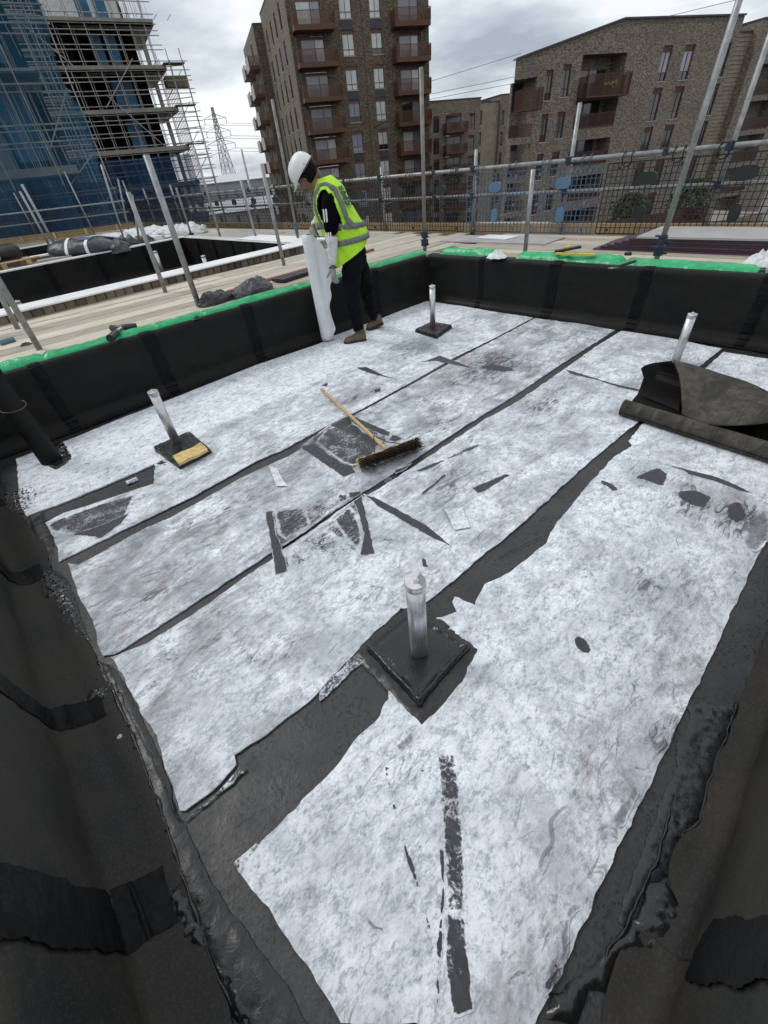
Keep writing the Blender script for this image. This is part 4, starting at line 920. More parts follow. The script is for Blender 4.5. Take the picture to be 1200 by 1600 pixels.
def mesh_panel(w_, mat, lugm, lab):
    t = thing('mesh_panel', lab, 'mesh guard panel', (0, 0, 0), 0, 'mesh guard panels hung on the rails'); b = MB()
    n = int(w_ / .058)
    for i in range(n + 1):
        y = -w_ / 2 + w_ * i / n; b.bar((0, y, .53), (0, y, 1.24), .0085 if i % 4 else .012, .006)
    for j in range(12):
        z = .53 + .71 * j / 11; b.bar((.004, -w_ / 2, z), (.004, w_ / 2, z), .006, .0075 if j not in (0, 11) else .013)
    b.build('wire_grid', mat, t, kind='stuff')
    for (cy_, cz, ry, rz_) in ((.0, 1.08, .105, .062), (-.02, .735, .055, .085)):
        b = MB(); n = 20
        pts = [(ry * math.copysign(abs(math.cos(a)) ** .7, math.cos(a)), rz_ * math.copysign(abs(math.sin(a)) ** .7, math.sin(a))) for a in [2 * math.pi * i / n for i in range(n)]]
        b.add([(-.012, cy_ + p_, cz + q_) for p_, q_ in pts] + [(.012, cy_ + p_, cz + q_) for p_, q_ in pts], [tuple(range(n)), tuple(range(n, 2 * n))[::-1]] + [(i, (i + 1) % n, n + (i + 1) % n, n + i) for i in range(n)][::1]); b.build('plaque', lugm, t)
    for hy in (-w_ * .28, w_ * .28):
        b = MB(); b.path([(-.01, hy - .05, 1.22), (-.035, hy - .05, 1.29), (-.02, hy - .045, 1.345), (.02, hy - .045, 1.345), (.03, hy - .05, 1.28)], .0065, 6)
        b.path([(-.01, hy + .05, 1.22), (-.035, hy + .05, 1.29), (-.02, hy + .045, 1.345), (.02, hy + .045, 1.345), (.03, hy + .05, 1.28)], .0065, 6); b.path([(-.012, hy - .05, 1.225), (-.02, hy, 1.20), (-.012, hy + .05, 1.225)], .008, 6); b.build('hook', mat, t, smooth=True)
        for zz_ in (1.19, .86, .57):
            b = MB(); b.box((-.012, hy * 1.25, zz_), (.02, .03, .03)); b.build('clip', lugm, t)
    return t
BLUEW = simple('blue_wire', (.055, .095, .15), .5, 0, .2, 10); LUGB = simple('pale_blue_plaque', (.085, .17, .28), .45, 0, .1, 20); LUGK = simple('dark_plaque', (.012, .018, .018), .4, 0, .2, 20)
pcs = [-1.75, -.72, .32, 1.35, 2.32, 3.36, 4.42, 5.45, 6.42, 7.42] + [8.42 + 1.0 * k for k in range(12)]
pk = mesh_panel(.97, BLKP, LUGK, 'x'); pbm = mesh_panel(.98, BLUEW, LUGB, 'x')
PLAB = {0.32: 'black mesh panel cut by the right edge of the picture', 1.35: 'black mesh panel behind the right end of the purple edged boards', 2.32: 'black mesh panel between the blue ones and the tall right upright',
        3.36: 'blue mesh panel with pale blue plaques, the right one of two', 4.42: 'blue mesh panel with pale blue plaques, the left one of two',
        5.45: 'black mesh panel just left of the blue ones, behind the leaning pole', 6.42: 'black mesh panel just right of the worker', 7.42: 'black mesh panel partly behind the worker'}
used = {0: 0, 1: 0}
for y in pcs:
    blue = y in (3.36, 4.42); lab = PLAB.get(y, 'black mesh panel of the distant row to the left of the worker' if y > 8 else 'black mesh panel beyond the right edge')
    o = (pbm if blue else pk); 
    if used[blue]: o = dup(o)
    used[blue] = 1; o.location = (RX - .04, y, 0); o['label'] = lab; o.rotation_euler = (0, 0, rnd.uniform(-.02, .02))
# toe boards
tbd = thing('toe_board', 'yellow timber toe board at the foot of the mesh panels', 'toe board', (RX + .09, 0, 0))
for k in range(7):
    b = MB(); b.box((0, gy0 + 1.75 + 3.5 * k, .53), (.038, 3.49, .19)); b.build('plank', TIMBER, tbd, bevel=.003)
for y in pcs:
    b = MB(); b.box((-.035, y + .51, .545), (.02, .075, .17)); b.build('batten', TIMBER, tbd, bevel=.003)
# guard across the far left end
ga, gb = Vector((6.45, 20.5, 0)), Vector((-7.0, 27.0, 0)); gd = (gb - ga).normalized()
ge = thing('guard_rail', 'two tube rails and mesh across the far left end, before the blue netting', 'guard rail', (0, 0, 0))
b = MB(); b.tube(ga + Vector((0, 0, 1.32)), gb + Vector((0, 0, 1.32)), .0245, 8); b.build('rail_tube', GALV, ge)
b = MB(); b.tube(ga + Vector((0, 0, .99)), gb + Vector((0, 0, .99)), .022, 8); b.build('rail_tube', GALV, ge)
b = MB(); b.bar(ga + Vector((0, 0, .54)), gb + Vector((0, 0, .54)), .03, .24); b.build('toe_board', TIMBER, ge)
b = MB()
for k in range(int((gb - ga).length / .075)):
    p = ga + gd * .075 * k; b.bar(p + Vector((-.03, -.03, .5)), p + Vector((-.03, -.03, 1.22)), .010, .010)
for z in (.5, .62, .74, .86, 1.1, 1.22): b.bar(ga + Vector((-.03, -.03, z)), gb + Vector((-.03, -.03, z)), .006, .006)
b.build('wire_grid', BLKP, ge, kind='stuff')
for k in range(13):
    p = ga + gd * (1.08 * k + .6) + Vector((-.05, -.05, .56)); b = MB(); b.box(p, (.08, .03, .2)); b.build('batten', TIMBER, ge)

# ---------------------------------------------------------------- loose scaffold poles
poles = [((5.083,4.508,0.5),(5.081,4.51,2.27)),((5.172,3.0,0.5),(5.165,3.012,1.288)),((5.132,1.541,0.5),(5.145,1.496,2.149)),((1.833,4.799,0.5),(1.826,4.802,1.707)),((1.935,5.971,0.5),(1.944,5.968,1.481)),((3.623,5.877,0.5),(3.607,5.887,1.611)),((5.206,7.763,0.5),(5.202,7.766,2.42)),((7.961,15.936,0.5),(7.951,15.941,2.85)),((5.19,10.906,0.5),(5.178,10.912,2.102)),((7.208,12.547,0.5),(7.203,12.55,2.109)),((5.246,9.377,0.5),(5.22,9.391,1.497)),((5.242,12.614,0.5),(5.241,12.615,1.502)),((4.156,14.515,0.5),(4.331,14.464,2.101)),((4.852,20.019,0.5),(4.78,20.036,2.246)),((2.197,12.486,0.5),(2.143,12.496,1.806)),((2.303,13.812,0.5),(2.269,13.818,1.73)),((3.772,24.11,0.5),(3.736,24.116,1.92)),((5.352,17.821,0.5),(5.628,17.738,1.89)),((3.924,12.64,0.5),(4.155,12.568,1.464)),((6.832,24.708,0.5),(6.819,24.712,1.4)),((0.337,4.753,0.5),(0.343,4.752,1.014)),((0.345,5.9,0.5),(0.37,5.898,0.813))]
plab = ['wooden looking pole standing at the far corner of the bay', 'short pole in front of the blue mesh panels, on the far parapet', 'tall leaning pole before the purple edged boards, running out of the top',
 'thickest looking pole on the left deck, foot beside the dark sacks', 'pole just left of the thickest looking one on the left deck', 'pole standing on the left deck nearest to the worker', 'pole with a blue sleeve behind the worker\'s helmet',
 'slender pole with its top just left of the pylon', 'pole leaning beside the right end of the scaffolded building', 'dark pole to the right of the pylon', 'short pole below the dark pole right of the pylon', 'short pole in front of the white bags',
 'pole rising behind the black wrapped bundle, second of the group', 'pole at the left end of the timber toe board before the blue netting', 'right hand pole of the close pair left of the black bundle', 'left hand pole of the close pair left of the black bundle', 'thin pole left of the close pair, near the left edge',
 'short pole right of the black wrapped bundle', 'thin pole behind the left deck, right of the wrapped bundle', 'thinnest short pole in front of the toe board below the netting', 'pole cut by the left edge, foot nearest the green sheeting', 'pole cut by the left edge, foot farther from the green sheeting']
for k, ((bs, tp_), lab) in enumerate(zip(poles, plab)):
    tpv = Vector(tp_)
    if k in (2, 20, 21): tpv = Vector(bs) + (tpv - Vector(bs)) * (1.25 if k == 2 else 1.9)
    o = pole((bs[0], bs[1], .498), tpv, lab, mat=GALV_OLD if k in (0, 6, 11) else GALV, r=.0245 if k != 3 else .028)
    d = (tpv - Vector(bs)).normalized()
    if k in (0, 2): coupler(d * .10, o, BLUEC, 1.); coupler(d * .19, o, BLUEC, .9)
    if k == 6:
        b = MB(); b.tube(d * .13, d * .30, .03, 12); b.build('blue_sleeve', BLUEP, o)
    if k == 11: coupler(d * .03, o, BLKP, 1.4)

# ---------------------------------------------------------------- things lying on the deck
PURP = [simple('board_edge_purple', (.075, .030, .062), .6, 0, .3, 3, .1, 30, .002, 'world'), simple('board_edge_dark', (.035, .022, .033), .6), simple('board_face_grey', (.36, .345, .345), .7, 0, .15, 3, .2, 30, .003, 'world')]
st = thing('board_stack', 'stack of grey boards with purple edges on the deck by the guard rail', 'board stack', (0, 0, 0))
for k in range(7):
    b = MB(); j = rnd.uniform(-.02, .02); b.box((5.98 + j, .72 - .03 * k, .506 + .021 * k), (.72 - .02 * (k % 3), 3.35 - .09 * k, .018), rnd.uniform(-.004, .004)); b.build('panel', PURP[2] if k == 6 else PURP[k % 2], st)
for k, (c, d, rz_, lab) in enumerate((((6.05, 3.95, .508), (.55, 1.7, .014), .02, 'grey board lying flat below the blue mesh panels'), ((6.15, 4.05, .523), (.3, .55, .010), -.1, 'small white edged sheet lying on the grey board'), ((5.75, 11.0, .506), (1.0, 2.6, .012), -.05, 'large grey plywood sheet on the distant deck'), ((5.1, 8.2, .567), (.55, 2.6, .012), -.03, 'pale sheet on the end wall of the sunken bay behind the worker'), ((5.6, 7.6, .512), (.4, 1.3, .02), .1, 'brown panel on the deck left of the worker'))):
    b = MB(); b.box((0, 0, 0), d, rz_); o = b.build('loose_board', [PURP[2], WCAP, simple('grey_ply', (.33, .32, .30), .8), WCAP, PURP[0]][k]); o.location = c; tag(o, lab, 'board')
b = MB(); b.box((3.18, 4.93, .53), (.62, .2, .03), .18); tag(b.build('loose_board', simple('black_offcut', (.012, .012, .013), .6)), 'black offcut lying on the left deck beside the worker', 'board')
b = MB(); b.box((3.6, 5.2, .515), (2.6, .05, .03), .13); tag(b.build('loose_board', simple('red_painted_batten', (.30, .10, .09), .8, 0, .3, 3)), 'red smeared batten across the left deck behind the black offcut', 'board')
SACK = simple('black_sack', (.030, .031, .034), .42, 0, .4, 9, .5, 35, .008)
SACKG = simple('grey_sack', (.052, .054, .056), .48, 0, .4, 9, .5, 35, .008)
def sack(c, r, h, rz_, lab, seed, mat, name='rubble_sack', cat='sack'):
    b = MB()
    def fn(a, s):
        th = a * 2 * math.pi; ph = s * math.pi * .5
        rr = 1 + .22 * fbm(math.cos(th) * 1.5, math.sin(th) * 1.5, seed + s * 2) + .10 * abs(fbm(math.cos(th) * 5, math.sin(th) * 5, seed + s * 5))
        x = r[0] * math.cos(th) * math.cos(ph) ** .6 * rr; y = r[1] * math.sin(th) * math.cos(ph) ** .6 * rr
        z = h * math.sin(ph) * (1 + .35 * fbm(x * 7, y * 7, seed)) + .02 * abs(fbm(x * 30, y * 30, seed))
        return (x, y, z)
    b.grid(fn, 60, 22); o = b.build(name, mat, smooth=True); o.location = c; o.rotation_euler = (0, 0, rz_); return tag(o, lab, cat)
sack((1.99, 4.74, .50), (.18, .11), .10, .1, 'smaller black rubble sack on the left deck, left of the larger grey one', 1., SACK)
sack((2.14, 4.72, .50), (.07, .06), .07, .1, 'crumpled black sack neck between the two dark sacks', 9., SACK)
sack((2.44, 4.68, .50), (.25, .15), .13, .2, 'larger grey rubble sack beside the black one on the left deck', 2., SACKG)
# vacuum nozzle
q = [(0.883,4.451),(1.048,4.299),(0.939,4.35),(0.756,4.036)]
t = thing('vacuum_nozzle', 'black T shaped vacuum nozzle with a chrome tube at the edge of the left deck', 'vacuum nozzle', (q[2][0], q[2][1], .575))
a_, c_, d_ = (Vector((p[0] - q[2][0], p[1] - q[2][1], 0)) for p in (q[0], q[1], q[3]))
b = MB(); b.path([a_, a_ * .5, Vector((0, 0, .004)), c_ * .5, c_], [.026, .024, .026, .028, .022], 12); b.build('nozzle_head', DK, t, smooth=True)
b = MB(); b.tube((0, 0, 0), d_ * .55 + Vector((0, 0, .012)), .021, 14); b.build('tube', simple('chrome_tube', (.6, .6, .6), .25, .9), t)
b = MB(); b.tube(d_ * .45 + Vector((0, 0, .01)), d_ + Vector((0, 0, .015)), .026, 14, .029); b.build('socket', DK, t)
q = [(0.171,5.286),(0.285,5.061),(1.468,4.344)]
b = MB(); b.tube((0, 0, 0), (.12, .02, 0), .022, 10); o = b.build('glove_roll', simple('blue_grey_cloth', (.10, .17, .21), .8)); o.location = (q[0][0] - .05, q[0][1], .525); tag(o, 'small blue grey cloth roll on the deck at the left edge', 'cloth')
rag((*q[1], .50), (.05, .03), .02, 'small black scrap on the deck near the left edge', 7., DK, 'scrap', 'black_scrap')
rag((q[2][0] + .06, CY + .02, .53), (.05, .02), .02, 'small black scrap on the parapet edge beside the green sheeting', 8., DK, 'scrap', 'black_scrap')
# wrapped bundle, rolls on pallets, white bags
BUN = simple('shrink_wrapped_black', (.035, .036, .040), .35, 0, .5, 7, .6, 22, .02)
t = thing('wrapped_bundle', 'black shrink wrapped bundle with two pale straps on the far side of the sunken bay', 'bundle', (2.62, 12.3, .5), R(-30))
def bun(a, s):
    th = a * 2 * math.pi; x = (s - .5) * 1.35; k = (1 - abs(2 * s - 1) ** 4) ** .5
    return (x, .40 * math.cos(th) * k * (1 + .1 * fbm(x * 4, th, 2)), .17 + .19 * math.sin(th) * k * (1 + .15 * fbm(x * 3, th, 5)) - .04 * s)
b = MB(); b.grid(bun, 40, 44); b.build('wrap', BUN, t, smooth=True)
for s_0 in (.33, .62):
    b = MB(); b.grid(lambda a, s: tuple(Vector(bun(a, s_0 + s * .045 + .02 * math.sin(a * 6))) * 1.01 + Vector((0, .0, .004))), 40, 2); b.build('strap', WCAP, t)
b = MB(); b.grid(lambda a, s: tuple(Vector(bun(.12 + a * .22, .52 + s * .2)) * 1.012 + Vector((0, 0, .006))), 8, 8); b.build('blue_label', BLUEP, t)
for k, (c, r, h, m_, lab) in enumerate((((3.22, 11.95, .5), (.30, .22), .20, SACKG, 'grey plastic heap right of the wrapped bundle'), ((3.55, 12.5, .5), (.36, .2), .22, SACK, 'black sacks heap behind the grey plastic, right of the bundle'), ((4.1, 12.9, .5), (.34, .2), .16, SACK, 'low black sack heap nearest the white bags'))):
    sack(c, r, h, .3, lab, 3. + k, m_)
WBAG = simple('white_bulk_bag', (.66, .67, .68), .55, 0, .25, 6, .6, 18, .03)
sack((5.35, 13.5, .5), (.72, .34), .22, -.35, 'crumpled white bulk bag by the guard rail, the nearer one', 6., WBAG, 'bulk_bag', 'bulk bag')
sack((5.0, 15.3, .5), (.85, .36), .19, -.2, 'white bulk bag lying flatter behind the poles, farther left', 7.5, WBAG, 'bulk_bag', 'bulk bag')
sack((4.55, 14.2, .55), (.45, .25), .10, .2, 'white plastic sheet heap between the two bulk bags', 8.5, WBAG, 'plastic_sheet', 'plastic sheet')
t = thing('membrane_pallet', 'black membrane rolls on a timber pallet at the left edge', 'pallet', (1.0, 12.9, .5), R(20))
for k in range(3):
    b = MB(); b.box((0, -.35 + .35 * k, .11), (1.5, .1, .022)); b.build('slat', TIMBER, t)
    b = MB(); b.box((-.5 + .5 * k, 0, .05), (.1, .8, .09)); b.build('block', TIMBER, t)
b = MB(); b.path([(-.9, -.1, .25), (.55, -.1, .25)], .13, 18); b.build('roll', DK, t, smooth=True)
b = MB(); b.path([(-.2, -.1, .255), (.1, -.1, .255)], .134, 18); b.build('paper_band', WCAP, t, smooth=True)
b = MB(); b.path([(-.9, .2, .27), (.4, .2, .27)], .13, 18); b.build('roll', DK, t, smooth=True)
t = thing('membrane_roll', 'black membrane roll lying further back at the left edge', 'membrane roll', (1.25, 15.6, .5), R(15))
b = MB(); b.path([(-.9, 0, .14), (.6, 0, .14)], .14, 16); b.build('roll', DK, t, smooth=True)
b = MB(); b.prism([(-.35, -.1), (.3, -.14), (.35, .0), (.1, .12), (-.3, .08)], 0, .09); o = b.build('offcut_block', simple('pale_insulation', (.42, .42, .40), .8, 0, .2, 5)); o.location = (2.0, 12.15, .5); tag(o, 'pale insulation offcut left of the wrapped bundle', 'insulation offcut')

# ================================================================ buildings
GZ = -11.4
BR_T = m_brick('tower_brick', [(.060, .045, .034), (.13, .095, .062), (.18, .135, .088), (.24, .185, .125)], (.15, .13, .105), weave=.7, ws=3.6)
BR_S = m_brick('tower_lit_side_brick', [(.10, .088, .07), (.17, .145, .11), (.22, .19, .145), (.27, .235, .18)], (.22, .20, .17), weave=.4)  # paler copy of the tower brick; side light is put into the colour
BR_R = m_brick('gable_brick', [(.10, .080, .062), (.20, .162, .127), (.26, .213, .168), (.33, .275, .222)], (.25, .22, .185), weave=.8)
BR_C = simple('cream_brick', (.27, .235, .17), .85, 0, .22, 1.2, .3, 9, .02)
BRN = simple('brown_metal', (.105, .045, .022), .5, .2, .15, 2, .05, 10, .002)
BRND = simple('dark_brown_metal', (.070, .026, .014), .5, .2, .2, 2, .05, 10, .002)
GREYP = simple('grey_spandrel', (.045, .048, .055), .6, 0, .1, 2)
PALEP = simple('pale_perforated_panel', (.50, .45, .40), .6, 0, .1, 4)
def m_glass(name, col, rough=.08, lo=.7):
    t = NT(name); p = t.pos('obj')
    oi = t.n('ShaderNodeObjectInfo').outputs['Random']
    c = t.ramp(oi, [(.0, tuple(k * lo for k in col)), (1, tuple(min(1, k * 1.15) for k in col))])
    c = t.mix(c, tuple(k * .5 for k in col), t.ramp(t.noise(t.map(p, (6, 6, .5)), 2, 3), [(.45, 0), (.7, .6)]))
    return t.done(c, rough, 0, None, .8)
GL_BLIND = m_glass('blind_behind_glass', (.55, .58, .56), .12, .85)
GL_SKY = m_glass('sky_lit_glass', (.26, .27, .33), .06, .6)  # pale lilac base colour stands in for sky reflected in the panes
GL_DARK = m_glass('dark_glass', (.035, .04, .045), .05, .4)
def wall(b, mp, U, Z, ops, dep=.18):
    us = sorted({U[0], U[1], *[o[0] for o in ops], *[o[1] for o in ops]}); zs = sorted({Z[0], Z[1], *[o[2] for o in ops], *[o[3] for o in ops]})
    us = [u for u in us if U[0] <= u <= U[1]]; zs = [z for z in zs if Z[0] <= z <= Z[1]]
    for a, c in zip(us, us[1:]):
        run = None
        for d, e in zip(zs, zs[1:]):
            m_ = ((a + c) / 2, (d + e) / 2); hole = any(o[0] < m_[0] < o[1] and o[2] < m_[1] < o[3] for o in ops)
            if hole:
                if run: b.add([mp(a, run[0], 0), mp(c, run[0], 0), mp(c, run[1], 0), mp(a, run[1], 0)], [(0, 1, 2, 3)]); run = None
            else: run = [run[0], e] if run else [d, e]
        if run: b.add([mp(a, run[0], 0), mp(c, run[0], 0), mp(c, run[1], 0), mp(a, run[1], 0)], [(0, 1, 2, 3)])
    for o in ops:
        a, c, d, e = o[:4]; dd = o[4] if len(o) > 4 else dep
        q = [(a, d), (c, d), (c, e), (a, e)]
        for (u1, z1), (u2, z2) in zip(q, q[1:] + q[:1]): b.add([mp(u1, z1, 0), mp(u1, z1, dd), mp(u2, z2, dd), mp(u2, z2, 0)], [(0, 1, 2, 3)])
        if dd > .6: b.add([mp(u, z, dd) for u, z in q], [(0, 1, 2, 3)])
_wp = {}
def window(root, mp, a, c, d, e, style='tower', glass=None, dep=.16, lowpanel=None):
    """window as a part with panes as sub-parts"""
    w_, h_ = c - a, e - d
    def bx(b, u0, u1, z0, z1, d0, d1):
        vs = [mp(u, z, q) for u in (u0, u1) for z in (z0, z1) for q in (d0, d1)]; b.add(vs, [(0, 1, 3, 2), (4, 6, 7, 5), (0, 4, 5, 1), (2, 3, 7, 6), (0, 2, 6, 4), (1, 5, 7, 3)])
    b = MB(); hd = .16 * h_ if style != 'slim' else .18 * h_; low = .24 * h_; t_ = .055
    bx(b, a, c, e - hd, e, dep - .06, dep)
    for u0 in (a, a + w_ / 2 - t_ / 2, c - t_): bx(b, u0, u0 + t_, d, e - hd, dep - .05, dep)
    bx(b, a, c, d, d + t_, dep - .05, dep); bx(b, a, c, d + low, d + low + t_, dep - .052, dep)
    win = b.build('window', BRND if style != 'tower' else BRN2, root)
    g = glass or (GL_BLIND, GL_SKY, GL_BLIND, GL_DARK)[rnd.randrange(4)]
    for k, (u0, u1, z0, z1) in enumerate(((a + t_, a + w_ / 2 - t_ / 2, d + low + t_, e - hd), (a + w_ / 2 + t_ / 2, c - t_, d + low + t_, e - hd), (a + t_, c - t_, d + t_, d + low))):
        pb_ = MB(); pb_.add([mp(u0, z0, dep - .01), mp(u1, z0, dep - .01), mp(u1, z1, dep - .01), mp(u0, z1, dep - .01)], [(0, 1, 2, 3)])
        m_ = g
        if k == 2: m_ = lowpanel or (g if rnd.random() < .6 else GL_DARK)
        pb_.build('pane', m_, win)
    sl = MB(); bx(sl, a - .04, c + .04, d - .07, d - .003, -.05, dep); sl.build('sill', SILL, win)
    return win
SILL = simple('pale_sill', (.40, .38, .35), .7); BRN2 = simple('brown_frame', (.13, .055, .04), .5, .1, .15, 2)
def balcony(root, mp, a, c, zb, proj, h=1.42, slab=.42, mat=None, doors=None, side_mat=None, gl=None):
    mat = mat or BRN
    def bx(b, u0, u1, z0, z1, d0, d1):
        vs = [mp(u, z, q) for u in (u0, u1) for z in (z0, z1) for q in (d0, d1)]; b.add(vs, [(0, 1, 3, 2), (4, 6, 7, 5), (0, 4, 5, 1), (2, 3, 7, 6), (0, 2, 6, 4), (1, 5, 7, 3)])
    b = MB(); bx(b, a, c, zb, zb + slab, -proj, max(-.003, -proj + .1)); s_ = b.build('balcony', mat, root)
    b = MB()
    n = int((c - a) / .105)
    for i in range(n + 1): u = a + (c - a) * i / n; bx(b, u - .026, u + .026, zb + slab, zb + h, -proj, -proj + .012)
    for u in ((a, c - .03) if proj > .2 else ()):
        m2 = int(proj / .12)
        for i in range(m2 + 1): q = -proj + proj * i / m2; bx(b, u, u + .03, zb + slab, zb + h, q, q + .06)
    bx(b, a, c, zb + h, zb + h + .05, -proj - .01, -proj + .05)
    b.build('railing', mat, s_, kind='stuff')
    if side_mat:
        b = MB()
        for k in range(9): bx(b, a - .05, a - .02, zb + .02 + k * (h / 9), zb + .02 + (k + .78) * (h / 9), -proj, -.05)
        b.build('side_screen', side_mat, s_)
    if doors:
        u0, u1, z0, z1 = doors
        b = MB(); t_ = .07
        bx(b, u0, u1, z1, z1 + .28, .08, .14)
        for u in (u0, u0 + (u1 - u0) * .58, u1 - t_): bx(b, u, u + t_, z0, z1, .08, .14)
        f_ = b.build('window', BRN2, root)
        for ua, ub in ((u0 + t_, u0 + (u1 - u0) * .58), (u0 + (u1 - u0) * .58 + t_, u1 - t_)):
            p_ = MB(); p_.add([mp(ua, z0, .12), mp(ub, z0, .12), mp(ub, z1, .12), mp(ua, z1, .12)], [(0, 1, 2, 3)]); p_.build('pane', gl or (GL_SKY, GL_BLIND, GL_SKY, GL_DARK)[rnd.randrange(4)], f_)
    return s_
# --- tower
tw = thing('apartment_tower', 'tall brown brick apartment tower with stacked brown balconies behind the worker', 'apartment tower', (42.79, 57.91, 0), R(-24.8))
F = lambda u, z, d: (u, d, z)
S = lambda u, z, d: (d, 19 - u, z) if False else (d, u, z)
ops = []; wins = []; bal = []
H_T = 19.1
for k in range(-9, 2):
    z0 = 12.05 + 2.93 * k + (.0 if k < 1 else .02)
    if z0 < GZ: continue
    for (a, c) in ((6.2, 7.65), (9.85, 11.2)):
        ops.append((a, c, z0, z0 + 2.08)); wins.append((a, c, z0, z0 + 2.08))
        if k % 2 == 0: pass
    zb = 11.08 + 2.9 * k
    if zb < GZ: continue
    bal.append(zb)
    ops.append((13.4, 16.0, zb + .40, zb + 2.68)); ops.append((1.1, 3.95, zb + .40, zb + 2.68))
ops.append((13.4, 16.0, 11.08 + 5.8 + .4, 18.6)); 
b = MB(); wall(b, F, (0, 17.4), (GZ, H_T), ops); b.build('front_wall', BR_T, tw)
for w_ in wins: window(tw, F, *w_, glass=(GL_BLIND if rnd.random() < .62 else GL_SKY))
for k, zb in enumerate(bal):
    balcony(tw, F, 12.4, 16.95, zb, 1.6, doors=(13.42, 15.98, zb + .42, zb + 2.38)); balcony(tw, F, .3, 5.1, zb, 1.6, doors=(1.12, 3.93, zb + .42, zb + 2.38))
for k in range(-9, 2):
    if k % 2: continue
    z1 = 12.05 + 2.93 * k + 2.93; 
    for a, c in ((6.2, 7.65), (9.85, 11.2)):
        b = MB(); b.box(((a + c) / 2, .02, z1 - .44), (c - a, .06, .8)); b.build('spandrel_panel', GREYP, tw)
b = MB(); b.box((8.78, .0, (GZ + H_T) / 2), (.14, .02, H_T - GZ)); b.build('movement_joint', GREYP, tw)
b = MB(); b.box((16.4, -.06, (GZ + H_T) / 2), (.1, .1, H_T - GZ)); b.box((.55, -.06, (GZ + H_T) / 2), (.1, .1, H_T - GZ)); b.build('downpipe', GL_DARK, tw)
ops = []; wins = []
for k in range(-8, 2):
    z0 = 12.1 + 2.93 * k
    for y in (4.0, 7.7, 11.2, 15.2): ops.append((y - .55, y + .55, z0, z0 + 2.1)); wins.append((y - .55, y + .55, z0, z0 + 2.1))
b = MB(); wall(b, S, (0, 18.2), (GZ, H_T), ops); b.build('side_wall', BR_S, tw)
for w_ in wins: window(tw, S, *w_, style='slim', glass=GL_DARK if rnd.random() < .7 else GL_SKY)
for k in range(-8, 2, 2):
    for y in (4.0, 7.7, 11.2, 15.2):
        b = MB(); b.box((.02, y, 12.1 + 2.93 * k - .42), (.06, 1.1, .78)); b.build('spandrel_panel', GREYP, tw)
b = MB(); b.box((8.7, 9.1, H_T + .06), (17.5, 18.3, .12)); b.build('roof', GREYP, tw)
b = MB(); b.add([(17.4, 0, GZ), (17.4, 18.2, GZ), (17.4, 18.2, H_T), (17.4, 0, H_T)], [(0, 1, 2, 3)]); b.build('end_wall', BR_T, tw)
X2 = -1.3; H2 = 18.3
S2_ = lambda u, z, d: (X2 + d, u, z)
ops = []; wins = []
for k in range(-8, 2):
    z0 = 12.4 + 2.93 * k
    for y in (22.9, 23.9, 29.6, 30.9, 32.2): ops.append((y - .4, y + .4, z0, z0 + 1.9)); wins.append(ops[-1])
b = MB(); wall(b, S2_, (18.2, 33.5), (GZ, H2), ops); b.build('rear_side_wall', BR_S, tw)
for w_ in wins: window(tw, S2_, *w_, style='slim', glass=GL_DARK)
b = MB(); b.add([(X2, 18.2, GZ), (.0, 18.2, GZ), (.0, 18.2, H2), (X2, 18.2, H2)], [(0, 1, 2, 3)]); b.build('rear_front_wall', BR_T, tw)
b = MB(); b.box((X2 + 5, 25.85, H2 + .05), (10, 15.4, .1)); b.build('rear_roof', GREYP, tw)
for k in range(-8, 1):
    zb = 14.0 + 2.93 * k
    for y in (18.6, 25.0):
        m2 = lambda u, z, d, y=y: (X2 + d, u, z)
        balcony(tw, m2, y, y + 3.6, zb, 1.5, side_mat=None, doors=(y + .6, y + 3, zb + .42, zb + 2.4), gl=GL_DARK)
        b = MB()
        for j in range(9): b.box((X2 - 1.53, y + 1.8, zb + .08 + j * .16), (.03, 3.5, .12))
        b.build('side_screen', PALEP, tw)

# --- lower blocks between the tower and the gabled building
PM = (82.413,65.063,9.585)
mb_ = thing('apartment_block', 'four storey brown brick block with small balconies, between the tower and the gabled building', 'apartment block', (PM[0], PM[1], 0), R(-23))
ops = []; wins = []
for k in range(-5, 2):
    z0 = 5.1 + 2.98 * (k - 0) + .3
    if z0 + 2.3 > 9: continue
    for a, c in ((-4.5, -3.3), (2.9, 4.1)): ops.append((a, c, z0 - .1, z0 + 2.2)); wins.append(ops[-1])
    ops.append((-2.0, 1.2, z0 + .1, z0 + 2.4))
b = MB(); wall(b, F, (-9, 5.2), (GZ, 9.5), ops); b.build('front_wall', BR_R, mb_)
for w_ in wins: window(mb_, F, *w_, style='slim', glass=GL_DARK)
for k in range(-5, 1): balcony(mb_, F, -2.5, 2.0, 5.1 + 2.98 * k, 1.4, doors=(-1.98, 1.18, 5.5 + 2.98 * k, 7.5 + 2.98 * k), gl=GL_DARK)
b = MB(); b.box((-2, 6, 9.56), (14.6, 12.2, .14)); b.build('roof', GREYP, mb_)
b = MB(); b.add([(5.2, 0, GZ), (5.2, 12, GZ), (5.2, 12, 9.5), (5.2, 0, 9.5)], [(0, 1, 2, 3)]); b.build('end_wall', BR_R, mb_)
mc = thing('apartment_block', 'plain cream brick block with narrow windows just left of the gabled building', 'apartment block', (PM[0], PM[1], 0), R(-23))
ops = []
for k in range(-5, 1): ops.append((5.45, 5.95, 5.9 + 2.98 * k, 7.9 + 2.98 * k)); 
b = MB(); wall(b, lambda u, z, d: (u, .6 + d, z), (5.215, 9.5), (GZ, 8.9), ops); b.build('front_wall', BR_C, mc)
for o_ in ops: window(mc, lambda u, z, d: (u, .6 + d, z), *o_, style='slim', glass=GL_DARK)
